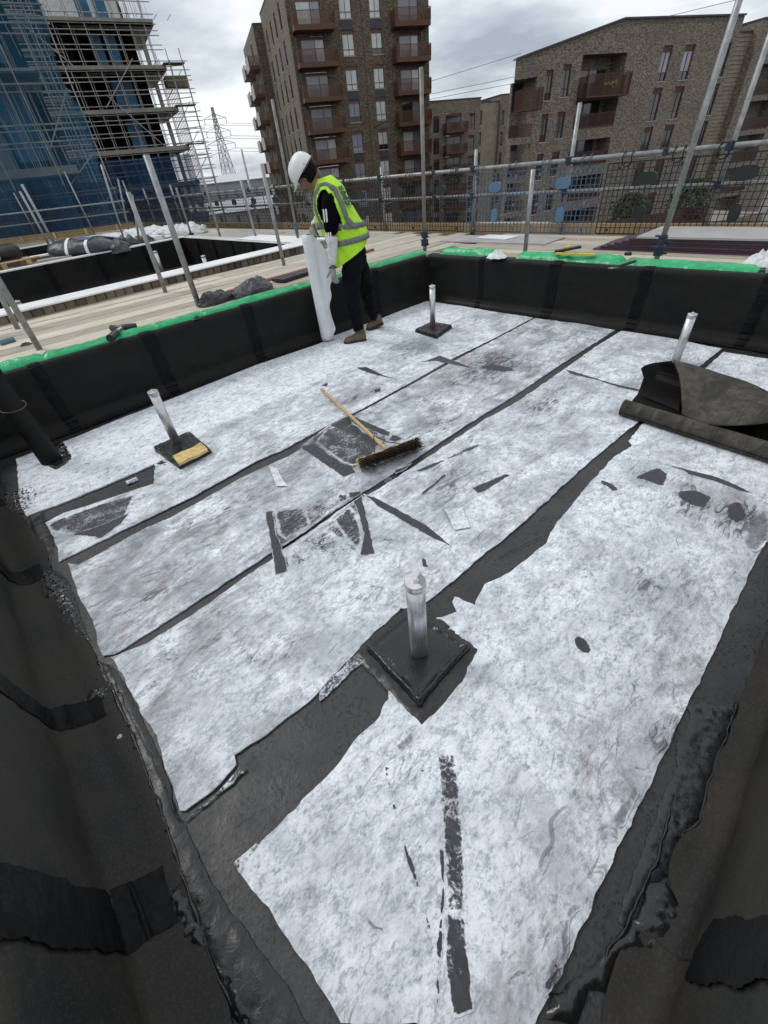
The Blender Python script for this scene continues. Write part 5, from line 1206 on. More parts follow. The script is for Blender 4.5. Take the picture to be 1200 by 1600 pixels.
b = MB(); b.box((7.36, 6.5, 8.96), (4.4, 12, .12)); b.box((7.2, 1.4, 9.1), (1.2, .8, .25)); b.build('roof', GREYP, mc)
md = thing('apartment_block', 'brown brick block partly hidden by the left end of the gabled building', 'apartment block', (PM[0], PM[1], 0), R(-23))
ops = []
for k in range(-5, 1): ops.append((9.8, 10.4, 5.5 + 2.98 * k, 7.6 + 2.98 * k))
b = MB(); wall(b, F, (9.515, 15), (GZ, 9.7), ops); b.build('front_wall', BR_R, md)
for o_ in ops: window(md, F, *o_, style='slim', glass=GL_DARK)
b = MB(); b.add([(9.515, 0, GZ), (9.515, 11, GZ), (9.515, 11, 9.7), (9.515, 0, 9.7)], [(0, 3, 2, 1)]); b.build('end_wall', BR_R, md)
b = MB(); b.box((12.2, 5.5, 9.76), (5.6, 11.2, .12)); b.build('roof', GREYP, md)

# --- gabled building on the right
PR = (57.447,25.862,9.93)
gb_ = thing('apartment_building', 'large gabled brown brick building with deep recessed balconies on the right', 'apartment building', (PR[0], PR[1], 0), R(-22))
ops = []; wins = []; PT = 2.97
for k in range(-4, 1):
    z = PT * k
    for (a, c, d, e) in ((-8.02, -7.25, 4.95, 7.0), (-6.16, -5.23, 5.12, 7.3)):
        if k: d, e = d - (.03 if k else 0) + .5 * (1 if a > -7 else .52) * 0, min(e, 7.05)
        ops.append((a, c, d + z, e + z)); wins.append((ops[-1], BRND if a < -8 else GL_DARK))
    for (a, c) in ((5.7, 6.95), (8.65, 10.0), (14.2, 15.1)): ops.append((a, c, 5.7 + z, 8.2 + z)); wins.append((ops[-1], None))
    ops.append((-4.1, 1.2, (4.78 if k == 0 else 5.62) + z, (7.85 if k == 0 else 7.72) + z, 1.9))
b = MB(); ZS = 7.9
wall(b, F, (-9.05, 15.72), (GZ, ZS if False else 8.25), ops)
# top of the wall follows the roof slope
b.add([(-9.05, 0, 8.25), (-3, 0, 8.25), (0, 0, 8.25), (15.72, 0, 8.25), (15.72, 0, 10.0), (0, 0, 9.93), (-3, 0, 9.36), (-9.05, 0, 8.251)], [(0, 1, 6, 7), (1, 2, 5, 6), (2, 3, 4, 5)])
b.add([(-11.55, 0, 6.45), (-9.05, 0, 6.60), (-9.05, 0, 8.19), (-11.55, 0, 7.71)], [(0, 1, 2, 3)])
b.add([(-11.55, 0, 6.45), (-11.55, 0, 7.71), (-9.06, 3.5, 7.71), (-9.06, 3.5, 6.45)], [(0, 1, 2, 3)])
b.add([(-11.55, 0, 6.45), (-9.06, 3.5, 6.45), (-9.05, 0, 6.6)], [(0, 1, 2)])
for k in range(0, 5):
    zt = 2.5 - PT * k; b.box((-10.3, .2, zt - .27), (2.48, .4, .52))
b.box((-9.7, 2.2, (GZ + 4.3) / 2), (1.3, .3, 4.3 - GZ)); b.box((-9.7, 2.2, 5.4), (1.2, .3, 2.2)); b.box((-11.42, .2, (GZ + 2.3) / 2), (.2, .3, 2.3 - GZ))
b.add([(-9.05, 0, GZ), (-9.05, 2.3, GZ), (-9.05, 2.3, 6.6), (-9.05, 0, 6.6)], [(0, 1, 2, 3)])
b.build('gable_wall', BR_R, gb_)
for (o_, lp) in wins: window(gb_, F, *o_, style='slim', glass=(GL_SKY if (o_[0] > 5 and o_[3] > 8 and o_[0] < 9) else GL_DARK), lowpanel=lp)
def bal_recess(a, c, zb, h, proj=.1, doors=True):
    balcony(gb_, F, a, c, zb, proj, h=h, slab=.12, mat=BRND)
    if doors:
        b = MB(); t_ = .08
        for u in (a + 1.2, a + 2.6, c - .6): b.box((u, 1.86, zb + 1.15), (t_, .06, 2.2))
        f_ = b.build('window', BRND, gb_); b = MB(); b.add([(a + 1.25, 1.87, zb + .1), (c - .6, 1.87, zb + .1), (c - .6, 1.87, zb + 2.2), (a + 1.25, 1.87, zb + 2.2)], [(0, 1, 2, 3)]); b.build('pane', GL_DARK, f_)
bal_recess(-4.08, 1.18, 4.80, 1.55, 1.2)
for k in range(1, 5): bal_recess(-4.08, 1.18, 5.64 - PT * k, 1.05, -.02)
balcony(gb_, F, -11.3, -9.1, 4.28, 1.2, h=1.45, slab=.12, mat=BRND)
for k in range(0, 4): balcony(gb_, F, -11.45, -9.1, 2.51 - PT * k, -.02, h=.85, slab=.06, mat=BRND)
for k in range(0, 5):
    b = MB(); b.add([(-10.2, 2.03, 4.5 - PT * k), (-9.15, 2.03, 4.5 - PT * k), (-9.15, 2.03, 6.4 - PT * k), (-10.2, 2.03, 6.4 - PT * k)], [(0, 1, 2, 3)]); b.build('pane', GL_DARK, gb_)
# roof slopes and coping
b = MB(); b.add([(-11.6, -.15, 7.72), (0, -.15, 9.95), (15.75, -.15, 10.02), (15.75, 12, 10.02), (0, 12, 9.95), (-3.5, 12, 9.28), (-11.6, -.15, 7.84), (0, -.15, 10.08), (15.75, -.15, 10.15), (15.75, 12, 10.15), (0, 12, 10.08), (-3.5, 12, 9.4)],
  [(0, 1, 7, 6), (1, 2, 8, 7), (6, 7, 10, 11), (7, 8, 9, 10), (2, 3, 9, 8), (0, 5, 4, 1), (1, 4, 3, 2), (5, 0, 6, 11)]); b.build('roof', GREYP, gb_)
b = MB()
u = -11.4
while u < 15.6:      # soldier course under the coping
    zt = 7.72 + (u + 11.6) * (2.23 / 11.6) if u < 0 else 9.95; b.box((u, -.012, zt - .17), (.075, .03, .30)); u += .15
b.build('soldier_course', BR_S, gb_, kind='stuff')
b = MB(); b.add([(15.72, 0, GZ), (15.72, 12, GZ), (15.72, 12, 10.0), (15.72, 0, 10.0)], [(0, 1, 2, 3)]); b.build('end_wall', BR_R, gb_)
lb = simple('balcony_banner', (.35, .22, .06), .7)
b = MB(); b.path([(-2.2, -1.23, 5.75), (-1.9, -1.23, 5.62), (-1.6, -1.23, 5.78), (-1.4, -1.23, 5.60), (-1.1, -1.23, 5.85), (-.9, -1.23, 5.70), (-.75, -1.23, 6.02), (-.7, -1.23, 5.55), (-.55, -1.23, 5.95)], .035, 5); b.path([(-1.1, -1.23, 5.85), (-1.0, -1.23, 5.35)], .03, 5); b.build('ornament', lb, gb_)
# --- cream ribbed return and the last brown building at the right edge
cr2 = thing('apartment_block', 'cream brick wall with raised courses, right of the gabled building', 'apartment block', (PR[0], PR[1], 0), R(-22))
b = MB(); b.add([(15.74, .9, GZ), (19.0, .9, GZ), (19.0, .9, 9.0), (15.74, .9, 9.0)], [(0, 1, 2, 3)]); b.build('front_wall', BR_C, cr2)
for k in range(60):
    z = 8.75 - .335 * k; b = MB(); b.box((17.37, .865, z), (3.2, .07, .09)); b.build('raised_course', BR_C, cr2)
b = MB(); b.box((17.37, 6, 9.06), (3.3, 10.4, .14)); b.build('roof', GREYP, cr2)
lastb = thing('apartment_building', 'brown brick building with a recessed balcony cut by the right edge', 'apartment building', (PR[0], PR[1], 0), R(-22))
ops = []
for k in range(-4, 1): ops.append((20.6, 25.4, 4.0 + PT * k, 6.5 + PT * k, 1.6))
b = MB(); wall(b, F, (18.75, 30), (GZ, 9.75), ops); b.add([(18.75, 0, GZ), (18.75, 0, 9.75), (18.75, 12, 9.75), (18.75, 12, GZ)], [(0, 1, 2, 3)]); b.build('front_wall', BR_R, lastb)
for k in range(-4, 1): balcony(lastb, F, 20.62, 25.38, 4.02 + PT * k, -.02, h=1.0, slab=.08, mat=BRND)
b = MB(); b.box((24.4, 6, 9.82), (11.4, 12.2, .14)); b.build('roof', GREYP, lastb)

# ================================================================ scaffolded buildings on the left
TUBE = simple('scaffold_tube', (.36, .345, .32), .55, .3, .3, 3)
SLABC = simple('slab_edge_concrete', (.36, .34, .29), .85, 0, .22, .8, .3, 6, .02)
DARKW = simple('unlit_interior_wall', (.007, .007, .008), .95, 0, .5, .5, spec=.05)  # near-black base: the dark of the unlit interior is put into the colour
BLUEW2 = simple('blue_wrapped_opening', (.02, .13, .24), .45, 0, .35, 1.2, .3, 4, .03)
def m_net(name, col, dens):
    t = NT(name); p = t.pos('obj')
    tr = t.n('ShaderNodeBsdfTransparent'); mx = t.n('ShaderNodeMixShader')
    n = t.noise(t.map(p, (1, 1, .35)), .8, 6, .65, .5)
    c = t.ramp(n, [(.3, tuple(k * .55 for k in col)), (.7, tuple(k * 1.3 for k in col))])
    t.put(c, t.b.inputs['Base Color']); t.b.inputs['Roughness'].default_value = .7; t.b.inputs['Specular IOR Level'].default_value = .2
    f_ = t.ramp(t.noise(t.map(p, (1, 1, .5), loc=(3, 3, 3)), .5, 5, .6), [(.3, dens - .14), (.7, min(1, dens + .14))])
    t.put(f_, mx.inputs[0]); t.put(tr.outputs[0], mx.inputs[1]); t.put(t.b.outputs[0], mx.inputs[2]); t.put(mx.outputs[0], t.out.inputs['Surface'])
    return t.mat
NETB = m_net('blue_debris_net', (.028, .125, .21), .40); NETD = m_net('dark_blue_debris_net', (.012, .045, .10), .58)
PB = (19.727,58.778,8.121)
sbl = thing('building_shell', 'unfinished concrete framed building with blue wrapped windows behind bare scaffolding', 'building shell', (PB[0], PB[1], 0), R(-13))
zs = [13.85 - 2.93 * k for k in range(0, 9)]
for z in zs:
    b = MB(); b.box((.8, 4.2, z - .18), (12.4, 9.6, .36)); b.build('floor_slab', SLABC, sbl)
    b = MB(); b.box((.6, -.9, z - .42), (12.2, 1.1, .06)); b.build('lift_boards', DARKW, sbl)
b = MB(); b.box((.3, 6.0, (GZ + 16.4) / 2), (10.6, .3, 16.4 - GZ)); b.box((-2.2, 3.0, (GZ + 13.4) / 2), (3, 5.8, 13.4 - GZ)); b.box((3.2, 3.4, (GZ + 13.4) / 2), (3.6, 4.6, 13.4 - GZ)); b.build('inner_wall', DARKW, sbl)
for k, z in enumerate(zs):
    if k > 6: break
    for (u, w_) in ([(-2.6, .7), (1.6, .8), (2.9, .8)], [(2.6, 1.5)], [(2.4, 1.1)], [(-1.5, .5), (2.5, 1.3)], [(1.2, 1.6), (4.6, .9)], [(0, 1.2), (3.5, 1.2)], [(1, 1)])[k]:
        b = MB(); b.box((u, .95, z - 1.82), (w_ * 1.25, .06, 2.1)); b.build('wrapped_opening', BLUEW2, sbl)
    for u in (-.9, 4.6, 5.9): b = MB(); b.box((u, 1.3, z - 1.65), (.35, .35, 2.5)); b.build('column', SLABC, sbl)
b = MB(); b.box((1.3, .5, 15.2), (6.2, .3, 2.7)); b.build('top_storey_wall', simple('white_lining_board', (.60, .61, .62), .7), sbl)
for u in (1.5, 2.9): b = MB(); b.box((u, .33, 15.0), (1.05, .04, 2.2)); b.build('wrapped_opening', BLUEW2, sbl)
sc_ = thing('scaffolding', 'bare tube scaffolding in front of the concrete framed building', 'scaffolding', (PB[0], PB[1], 0), R(-13))
def tubes(root, segs, r=.03, name='standard', n=6):
    r *= 1.3 if root is sc_ else 1.0
    for p, q in segs: b = MB(); b.tube(p, q, r, n, cap=False); b.build(name, TUBE, root)
us = [-5.3 + 1.25 * k for k in range(12)]
for u in us:
    top = 17.5 if u < 6.7 else 11.9
    tubes(sc_, [((u, -1.35, GZ), (u, -1.35, top))]); tubes(sc_, [((u + .3, -.35, GZ), (u + .3, -.35, top - .6))], .026)
for z in zs:
    for dz in (.12, .85, 1.15, 1.75, 2.05, 2.45):
        zt = z + dz; 
        if zt > 16.9: continue
        L = us[-1] + .5 if zt < 11.6 else 7.0
        tubes(sc_, [((-5.6, -1.40, zt), (L, -1.40, zt))], .026, 'ledger')
    b = MB()
    for u in us: b.tube((u + .06, -1.6, z + .1), (u + .06, .2, z + .1), .024, 5, cap=False)
    b.build('transoms', TUBE, sc_)
    if z < 11.6:
        b = MB(); b.box((7.7, -.8, z + .02), (2.0, 1.1, .06)); b.build('lift_boards', simple('far_scaffold_board', (.16, .13, .09), .9), sc_)
tubes(sc_, [((.6, -1.45, 8.9), (4.4, -1.45, 5.0)), ((4.0, -1.45, 11.2), (.2, -1.45, 8.0)), ((-4.6, -1.45, 14.0), (-1.0, -1.45, 10.6)), ((1.0, -1.45, 2.2), (4.8, -1.45, -1.5))], .03, 'brace')
rr3 = random.Random(12)
for k in range(7):      # scaffold wrapping round the right hand corner
    u = 6.5 + .35 * k
    tubes(sc_, [((u, .3 + k * .9, GZ), (u, .3 + k * .9, 11.9 - .3 * k))], .026)
for k in range(9):
    z = 11.1 - 1.15 * k
    tubes(sc_, [((6.3, 2 + .3 * (k % 3), z), (9.0, 1.0, z + .03))], .026, 'ledger'); 
    if k % 2: tubes(sc_, [((6.6, 1.2, z - 1.2), (8.8, 1.2, z + .9))], .028, 'brace')
b = MB(); b.box((7.9, 1.2, 9.9), (2.2, 1.4, .75)); b.build('loading_bay', simple('loading_bay_boards', (.20, .155, .095), .9, 0, .3, 2), sc_)
b = MB()               # loose tubes stacked on the lifts at the left
for z in zs[:7]:
    for k in range(16):
        x = -5.2 + rr3.uniform(0, .6); yy = -1.3 + rr3.uniform(0, .9); zz_ = z + .2 + rr3.uniform(-.75, .75); b.tube((x, yy, zz_), (x + rr3.uniform(1.6, 3.4), yy + rr3.uniform(-.2, .2), zz_ + rr3.uniform(-.05, .05)), .028, 5)
b.build('stacked_tubes', TUBE, sc_, kind='stuff')
# rebar and props silhouettes on the top deck
b = MB()
for k in range(26): u = 4.2 + k * .11; b.tube((u, rr3.uniform(.4, 4), 14.0), (u, rr3.uniform(.4, 4), 14 + rr3.uniform(2, 3.2)), .016, 4)
for z in (14.9, 15.9): b.tube((3.6, -1.4, z), (7.5, -1.4, z), .024, 5)
b.build('edge_mesh', TUBE, sc_, kind='stuff')
def net(root, mp, U, Z, mat, seed, amp=.12, nu=40, nz=60, taper=None):
    b = MB()
    def fn(a, s):
        z = Z[0] + (Z[1] - Z[0]) * s; u = U[0] + (U[1] - U[0]) * a
        if taper: u = U[0] + (taper(z) - U[0]) * a
        return mp(u, z, amp * fbm(u * .7, z * .35, seed) - .06)
    b.grid(fn, nu, nz); return b.build('debris_net', mat, root, smooth=True)
net(sc_, lambda u, z, d: (u, -1.55 + d, z), (-5.6, 6.6), (GZ, 4.3), NETD, 3.)
PA = (6.114,25.271,2.613)
sa = thing('building_shell', 'nearer building shell behind blue debris netting at the left edge', 'building shell', (PA[0], PA[1], 0), R(-13))
zsA = [2.72 + 2.98 * k for k in range(-5, 5)]
for z in zsA:
    b = MB(); b.box((-8.0, 7.0, z - .16), (17.0, 10.6, .32)); b.build('floor_slab', SLABC, sa)
    b = MB(); b.box((-8.1, .75, z - .38), (17.2, 1.6, .06)); b.build('lift_boards', simple('net_lift_boards', (.05, .055, .06), .9), sa)
    for u in (-14, -10.2, -6.4, -2.8): b = MB(); b.box((u, 2.3, z + 1.33), (2.1, .25, 2.64)); b.build('wall_panel', simple('grey_blockwork', (.22, .22, .21), .9, 0, .2, .7), sa)
    for u in (-.9, -4.7): b = MB(); b.box((u, 2.5, z + 1.4), (1.3, .1, 2.3)); b.build('wrapped_opening', BLUEW2, sa)
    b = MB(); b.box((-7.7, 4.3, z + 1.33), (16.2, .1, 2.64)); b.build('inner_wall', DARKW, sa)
sca = thing('scaffolding', 'tube scaffolding draped in blue debris netting at the left edge', 'scaffolding', (PA[0], PA[1], 0), R(-13))
usA = [.95 - 1.75 * k for k in range(9)]
for u in usA:
    tubes(sca, [((u, .35, GZ), (u, .35, 14.5))], .026); tubes(sca, [((u + .5, -.42, GZ), (u + .5, -.42, 14.5))], .026)
for k, z in enumerate([-8.3, -7.2, -5.4, -4.3, -2.4, -1.3, .55, 1.0, 1.75, 3.35, 3.85, 4.95, 6.45, 6.9, 7.6, 9.4, 9.9, 12.3, 12.9]):
    tubes(sca, [((-15, -.47, z), (1.55, -.47, z))], .026, 'ledger'); tubes(sca, [((-15, .4, z), (1.4, .4, z - .1))], .024, 'ledger')
tubes(sca, [((1.3, .2, 4.9), (-.2, .2, 3.2)), ((1.35, .2, 3.0), (-.1, .2, 2.0)), ((-1.0, .2, 9.8), (-3.6, .2, 6.6)), ((1.4, .2, 1.6), (0, .2, .7)), ((-4, .1, 4.9), (-6.5, .1, 2.0))], .03, 'brace')
net(sca, lambda u, z, d: (u, -.55 + d, z), (-16, 1.5), (GZ, 14.5), NETB, 8., .16, 70, 60, taper=lambda z: 1.35 + .16 * math.sin(z * 2.1) + .05 * math.sin(z * 5))
net(sca, lambda u, z, d: (u, -.75 + d, z), (-16, 1.45), (GZ, 2.0), NETD, 12., .14, 50, 40)
b = MB()
for k in range(60): u = rr3.uniform(-8, .9); b.tube((u, 1.0, rr3.uniform(-2, 6)), (u + rr3.uniform(-.2, .2), 1.1, rr3.uniform(2, 9)), .018, 4)
b.build('props', TUBE, sca, kind='stuff')

# ================================================================ far things: pylon, wires, sheds, lorry, shrubs
GALF = simple('pylon_steel', (.22, .23, .24), .6, .3)
py_ = thing('electricity_pylon', 'lattice electricity pylon in the gap between the scaffolding and the tower', 'pylon', (122.2, 229.5, GZ))
HP = 27.6 - GZ
def pw(z): return 3.6 * (1 - z / HP) ** 1.15 + .35
b = MB(); lv = [0, 6, 11, 15.5, 19.5, 23, 26, 28.8, 31.3, 33.6, 35.6, 37.4, HP]
for a, c in zip(lv, lv[1:]):
    wa, wc = pw(a), pw(c)
    for sx in (-1, 1):
        for sy in (-1, 1): b.bar((sx * wa, sy * wa, a), (sx * wc, sy * wc, c), .22, .22)
    for s in (-1, 1):
        b.bar((-wa, s * wa, a), (wc, s * wc, c), .12, .12); b.bar((wa, s * wa, a), (-wc, s * wc, c), .12, .12)
        b.bar((s * wa, -wa, a), (s * wc, wc, c), .12, .12); b.bar((s * wa, wa, a), (s * wc, -wc, c), .12, .12)
        b.bar((-wc, s * wc, c), (wc, s * wc, c), .12, .12)
b.build('tower_frame', GALF, py_)
ad = Vector((.885, -.466, 0))
tips = []
for z, L in ((35.2, 4.6), (31.0, 5.2), (26.8, 6.0)):
    for s in (-1, 1):
        b = MB(); tip = ad * s * L + Vector((0, 0, z + .3)); w_ = pw(z)
        for sy in (-1, 1): b.bar(ad * s * w_ + Vector((0, sy * .3, z + 1.6)), tip, .14, .14); b.bar(ad * s * w_ + Vector((0, sy * .3, z)), tip, .14, .14)
        b.bar(ad * s * L * .5 + Vector((0, 0, z + .2)), ad * s * L * .5 + Vector((0, 0, z + 1.1)), .1, .1)
        b.tube(tip, tip + Vector((0, 0, -1.8)), .14, 6); b.build('cross_arm', GALF, py_); tips.append(Vector(py_.location) + tip + Vector((0, 0, -1.8)))
WIRE = simple('overhead_wire', (.16, .17, .18), .6)
wd = Vector((.72, -.69, 0))
for i, tpt in enumerate(tips):
    b = MB(); far = tpt + wd.normalized() * 330; near = tpt - Vector((.9, -.25, 0)) * 180
    b.path([tpt.lerp(far, k / 12) - Vector((0, 0, 9 * 4 * (k / 12) * (1 - k / 12))) for k in range(13)], .07, 5)
    b.path([tpt.lerp(near, k / 12) - Vector((0, 0, 7 * 4 * (k / 12) * (1 - k / 12))) for k in range(13)], .07, 5)
    tag(b.build('overhead_wire', WIRE), 'overhead wire hung from the %s %s arm of the pylon' % (('top', 'middle', 'lowest')[i // 2], ('left', 'right')[i % 2]), 'wire', 'overhead wires from the pylon')
wires = [[(106.1244250593682,91.31049449991242,13.73427422462897),(118.42725600198807,74.66582240784324,14.641047003783584)],[(106.116580254121,91.31961122984862,12.865304187593344),(118.49434084049248,74.55931322629785,13.606278885487013)],[(128.92260904731242,54.57985779052414,19.399685697066086),(135.55108816975792,35.0128904261632,19.869543113556333)],[(135.02956312041863,36.9731941209964,16.487119262761368),(135.86966801326295,33.75549309320943,16.64857442883572)],[(134.96796073028335,37.19744045372868,15.795315668354135),(135.95143133092168,33.424666327035915,15.802138228040763)],[(106.14365206685487,91.28814340269199,15.864418824797244),(113.96088223700697,81.3198457927893,17.3406808826006)]]
for i, seg in enumerate(wires):
    p, q = Vector(seg[0]), Vector(seg[1]); d = (q - p); b = MB(); b.tube(p - d * .6, q + d * .6, .045, 5)
    tag(b.build('overhead_wire', WIRE), ['upper of the two wires behind the roof left of the gable', 'lower of the two wires behind the roof left of the gable', 'faint wire high above the gable roof', 'upper wire in the notch right of the gable', 'lower wire in the notch right of the gable', 'faintest wire just right of the tower'][i], 'wire')
SHED = simple('pale_shed_wall', (.30, .31, .32), .7, 0, .12, .1, 0, 1, .01); SHEDR = simple('light_metal_roof', (.50, .53, .56), .5, .1, .12, .08, 0, 1, .01)
for k, (pc, dd, az_, lab, hs) in enumerate((( (72.145,131.511), (44, 30), -27, 'long grey warehouse with a pale roof beyond the guard rail, below the pylon', 3.2),
    ((45.733,94.517), (34, 14), -27, 'low pale roofed shed in front of the grey warehouse', -1.2), ((50.105,183.274), (80, 20), -20, 'distant shed behind the scaffolded buildings', .5))):
    t = thing('warehouse', lab, 'warehouse', (pc[0], pc[1], GZ), R(az_)); h_ = hs - GZ - 1.2
    b = MB(); b.box((0, 0, h_ / 2), (dd[0], dd[1], h_)); b.build('wall', SHED, t)
    b = MB(); X_, Y_ = dd[0] / 2 + .4, dd[1] / 2 + .4; b.add([(-X_, -Y_, h_ - .1), (X_, -Y_, h_ - .1), (X_, 0, h_ + 1.5), (-X_, 0, h_ + 1.5), (-X_, Y_, h_ - .1), (X_, Y_, h_ - .1)], [(0, 1, 2, 3), (3, 2, 5, 4), (0, 3, 4), (1, 5, 2)]); b.build('roof', SHEDR, t)
    for j in range(int(dd[0] / 6)):
        b = MB(); b.box((-dd[0] / 2 + 4 + 6 * j, -dd[1] / 2 - .03, h_ * .45), (3.6, .1, h_ * .5)); b.build('door', simple('shed_door', (.12, .13, .14), .7), t)
lc = (114.406,196.793)
t = thing('lorry', 'dark blue lorry parked below, seen through the mesh left of the worker', 'lorry', (lc[0], lc[1], GZ + .1), R(-25))
b = MB(); b.box((0, 0, 2.2), (9, 2.5, 2.6)); b.build('box_body', simple('lorry_body', (.03, .035, .07), .4), t, bevel=.05)
b = MB(); b.box((-5.6, 0, 1.7), (1.9, 2.4, 2.3)); b.build('cab', simple('lorry_cab', (.05, .06, .12), .35), t, bevel=.15)
b = MB(); b.box((-6.57, 0, 2.2), (.05, 2.0, .8)); b.build('windscreen', GL_DARK, t)
for x in (-5.4, -1, 2.6, 3.7):
    for y in (-1.1, 1.1): b = MB(); b.tube((x, y - .15, .5), (x, y + .15, .5), .5, 14); w_ = b.build('wheel', DK, t); b = MB(); b.tube((x, y - .17, .5), (x, y + .17, .5), .26, 10); b.build('rim', SHEDR, w_)
LEAF = simple('shrub_leaf', (.028, .045, .018), .7, 0, .5, 3, 0, 1, .01)
def shrub(c, r, h, lab, seed, cat='shrub'):
    t = thing('shrub', lab, cat, c, 0); rr = random.Random(seed); b = MB(); 
    for k in range(5): b.tube((0, 0, 0), (rr.uniform(-.5, .5) * r, rr.uniform(-.5, .5) * r, h * .7), .05, 5, .02)
    b.build('stem', simple('bark', (.07, .05, .035), .9), t); b = MB()
    for k in range(1300):
        a = rr.uniform(0, 6.283); z = rr.uniform(.12, 1); q = r * math.sin(math.pi * min(.95, z * .85 + .1)) ** .6 * rr.uniform(.4, 1.05); q *= 1 + .35 * fbm(math.cos(a) * 2, math.sin(a) * 2 + z * 2, seed)
        p = Vector((q * math.cos(a), q * math.sin(a), z * h)); s = rr.uniform(.07, .16); d1 = Vector((rr.uniform(-1, 1), rr.uniform(-1, 1), rr.uniform(-1, 1))).normalized() * s; d2 = Vector((rr.uniform(-1, 1), rr.uniform(-1, 1), rr.uniform(-1, 1))).normalized() * s
        b.add([p - d1, p + d2, p + d1, p - d2], [(0, 1, 2, 3)])
    b.build('foliage', LEAF, t)
for (px_, rr_s, h_s, lab) in (((48.207,13.27,-2.775), 1.6, 3.2, 'dark green shrub on the terrace before the gabled building, right of the tall upright'), ((48.764,18.059,-3.405), 1.7, 2.6, 'round dark shrub on the terrace, left of the tall upright')):
    shrub((px_[0], px_[1], px_[2] - h_s * .6), rr_s, h_s, lab, int(h_s * 10))
q = [(48.283,12.991,-3.655),(46.511,18.35,-4.102)]
tr = thing('terrace', 'raised planted terrace with brown fence panels in front of the gabled building', 'terrace', (q[0][0], q[0][1], 0), R(-22))
b = MB(); b.box((-3, 2, (GZ + q[0][2] - 1) / 2), (24, 5, q[0][2] - 1 - GZ)); b.build('base', BR_R, tr)
for k in range(7): b = MB(); b.box((-9 + 1.65 * k, -.6, q[0][2] - .3), (1.6, .06, 1.3)); b.build('fence_panel', BRND, tr)

# ================================================================ the worker
MAN = (2.98, 3.68, 0)
def skinned(name, nodes, edges, mat, parent, sub=2, root=0):
    bm = bmesh.new(); lay = bm.verts.layers.skin.verify(); vs = []
    for i, (co, r) in enumerate(nodes):
        v = bm.verts.new(co); rr = r if isinstance(r, tuple) else (r, r); v[lay].radius = rr; v[lay].use_root = (i == root); vs.append(v)
    for a, c in edges: bm.edges.new((vs[a], vs[c]))
    me = bpy.data.meshes.new(name); bm.to_mesh(me); bm.free(); me.materials.append(mat)
    o = bpy.data.objects.new(name, me); COL.objects.link(o); o.parent = parent
    m = o.modifiers.new('skin', 'SKIN'); m.use_smooth_shade = True
    m = o.modifiers.new('sub', 'SUBSURF'); m.levels = sub; m.render_levels = sub
    return o
def wrinkle(o, strength, scale, sub=0):
    tx = bpy.data.textures.new(o.name + '_folds', 'CLOUDS'); tx.noise_scale = scale; tx.noise_depth = 2
    d = o.modifiers.new('folds', 'DISPLACE'); d.texture = tx; d.strength = strength; d.mid_level = .5
SKIN = simple('skin', (.20, .11, .07), .55, 0, .12, 20, .1, 60, .001)
HAIR = simple('black_hair', (.005, .004, .004), .7, 0, .4, 60, .4, 120, .002, spec=.12)
TROU = simple('black_trousers', (.0065, .0065, .0085), .85, 0, .35, 9, .5, 26, .010, spec=.08)
SHIRT = simple('black_shirt', (.003, .003, .0035), .9, 0, .3, 12, .3, 30, .005, spec=.06)
SLV = simple('white_arm_cover', (.60, .61, .62), .8, 0, .15, 14, .5, 40, .006)
GLOVE = simple('grey_glove', (.30, .30, .29), .8, 0, .25, 30, .3, 90, .002)
GLOVEP = simple('glove_palm', (.035, .035, .037), .6)
BOOT = simple('brown_boot', (.115, .082, .055), .8, 0, .3, 16, .3, 50, .003)
SOLE = simple('boot_sole', (.03, .025, .02), .8)
HELM = None
t_ = NT('scuffed_white_helmet'); p_ = t_.pos('obj')
c_ = t_.mix((.74, .74, .72), (.16, .15, .14), t_.ramp(t_.noise(p_, 16, 6, .7, .8), [(.56, 0), (.66, .8)])); HELM = t_.done(c_, .35, 0, None, .5)
VEST = simple('neon_yellow_vest', (.44, .80, .02), .6, 0, .10, 8, .5, 22, .010)
BAND = simple('grey_reflective_band', (.16, .17, .17), .5, .2, .15, 30, .2, 60, .002)
STRIPE = simple('white_stripe', (.72, .72, .74), .7)
man = thing('person', 'worker in white helmet, yellow hi-vis vest and black trousers, bending over a white roll', 'person', MAN, R(-39))
J = dict(
 pelvis=(0.085,0.03,0.823), belly=(0.033,0.03,0.986), chest=(-0.03,0.03,1.172), upper=(-0.088,0.03,1.319), neck=(-0.182,0.04,1.382), skull=(-0.27,0.05,1.461),
 sn=(-0.082,-0.15,1.243), en=(-0.105,-0.19,0.971), wn=(-0.135,-0.17,0.755), sf=(-0.155,0.19,1.263), ef=(-0.223,0.2,1.099), wf=(-0.283,0.1,1.061),
 hn=(0.059,-0.07,0.796), kn=(0.012,-0.08,0.498), an=(0.05,-0.02,0.103), hf=(0.113,0.13,0.762), kf=(0.182,0.22,0.456), af=(0.241,0.36,0.115))
V = {k: Vector(v) for k, v in J.items()}
nodes = [(V['pelvis'], (.09, .09)), (V['belly'], (.09, .09)), (V['chest'], (.10, .10)), (V['upper'], (.075, .075)), (V['neck'], .055), (V['skull'], .075),
         (V['sn'], .045), (V['en'], .036), (V['wn'], .028), (V['sf'], .045), (V['ef'], .040), (V['wf'], .028),
         (V['hn'], .07), (V['kn'], .048), (V['an'], .036), (V['hf'], .07), (V['kf'], .048), (V['af'], .036)]
skinned('body', nodes, [(0, 1), (1, 2), (2, 3), (3, 4), (4, 5), (3, 6), (6, 7), (7, 8), (3, 9), (9, 10), (10, 11), (0, 12), (12, 13), (13, 14), (0, 15), (15, 16), (16, 17)], SKIN, man)
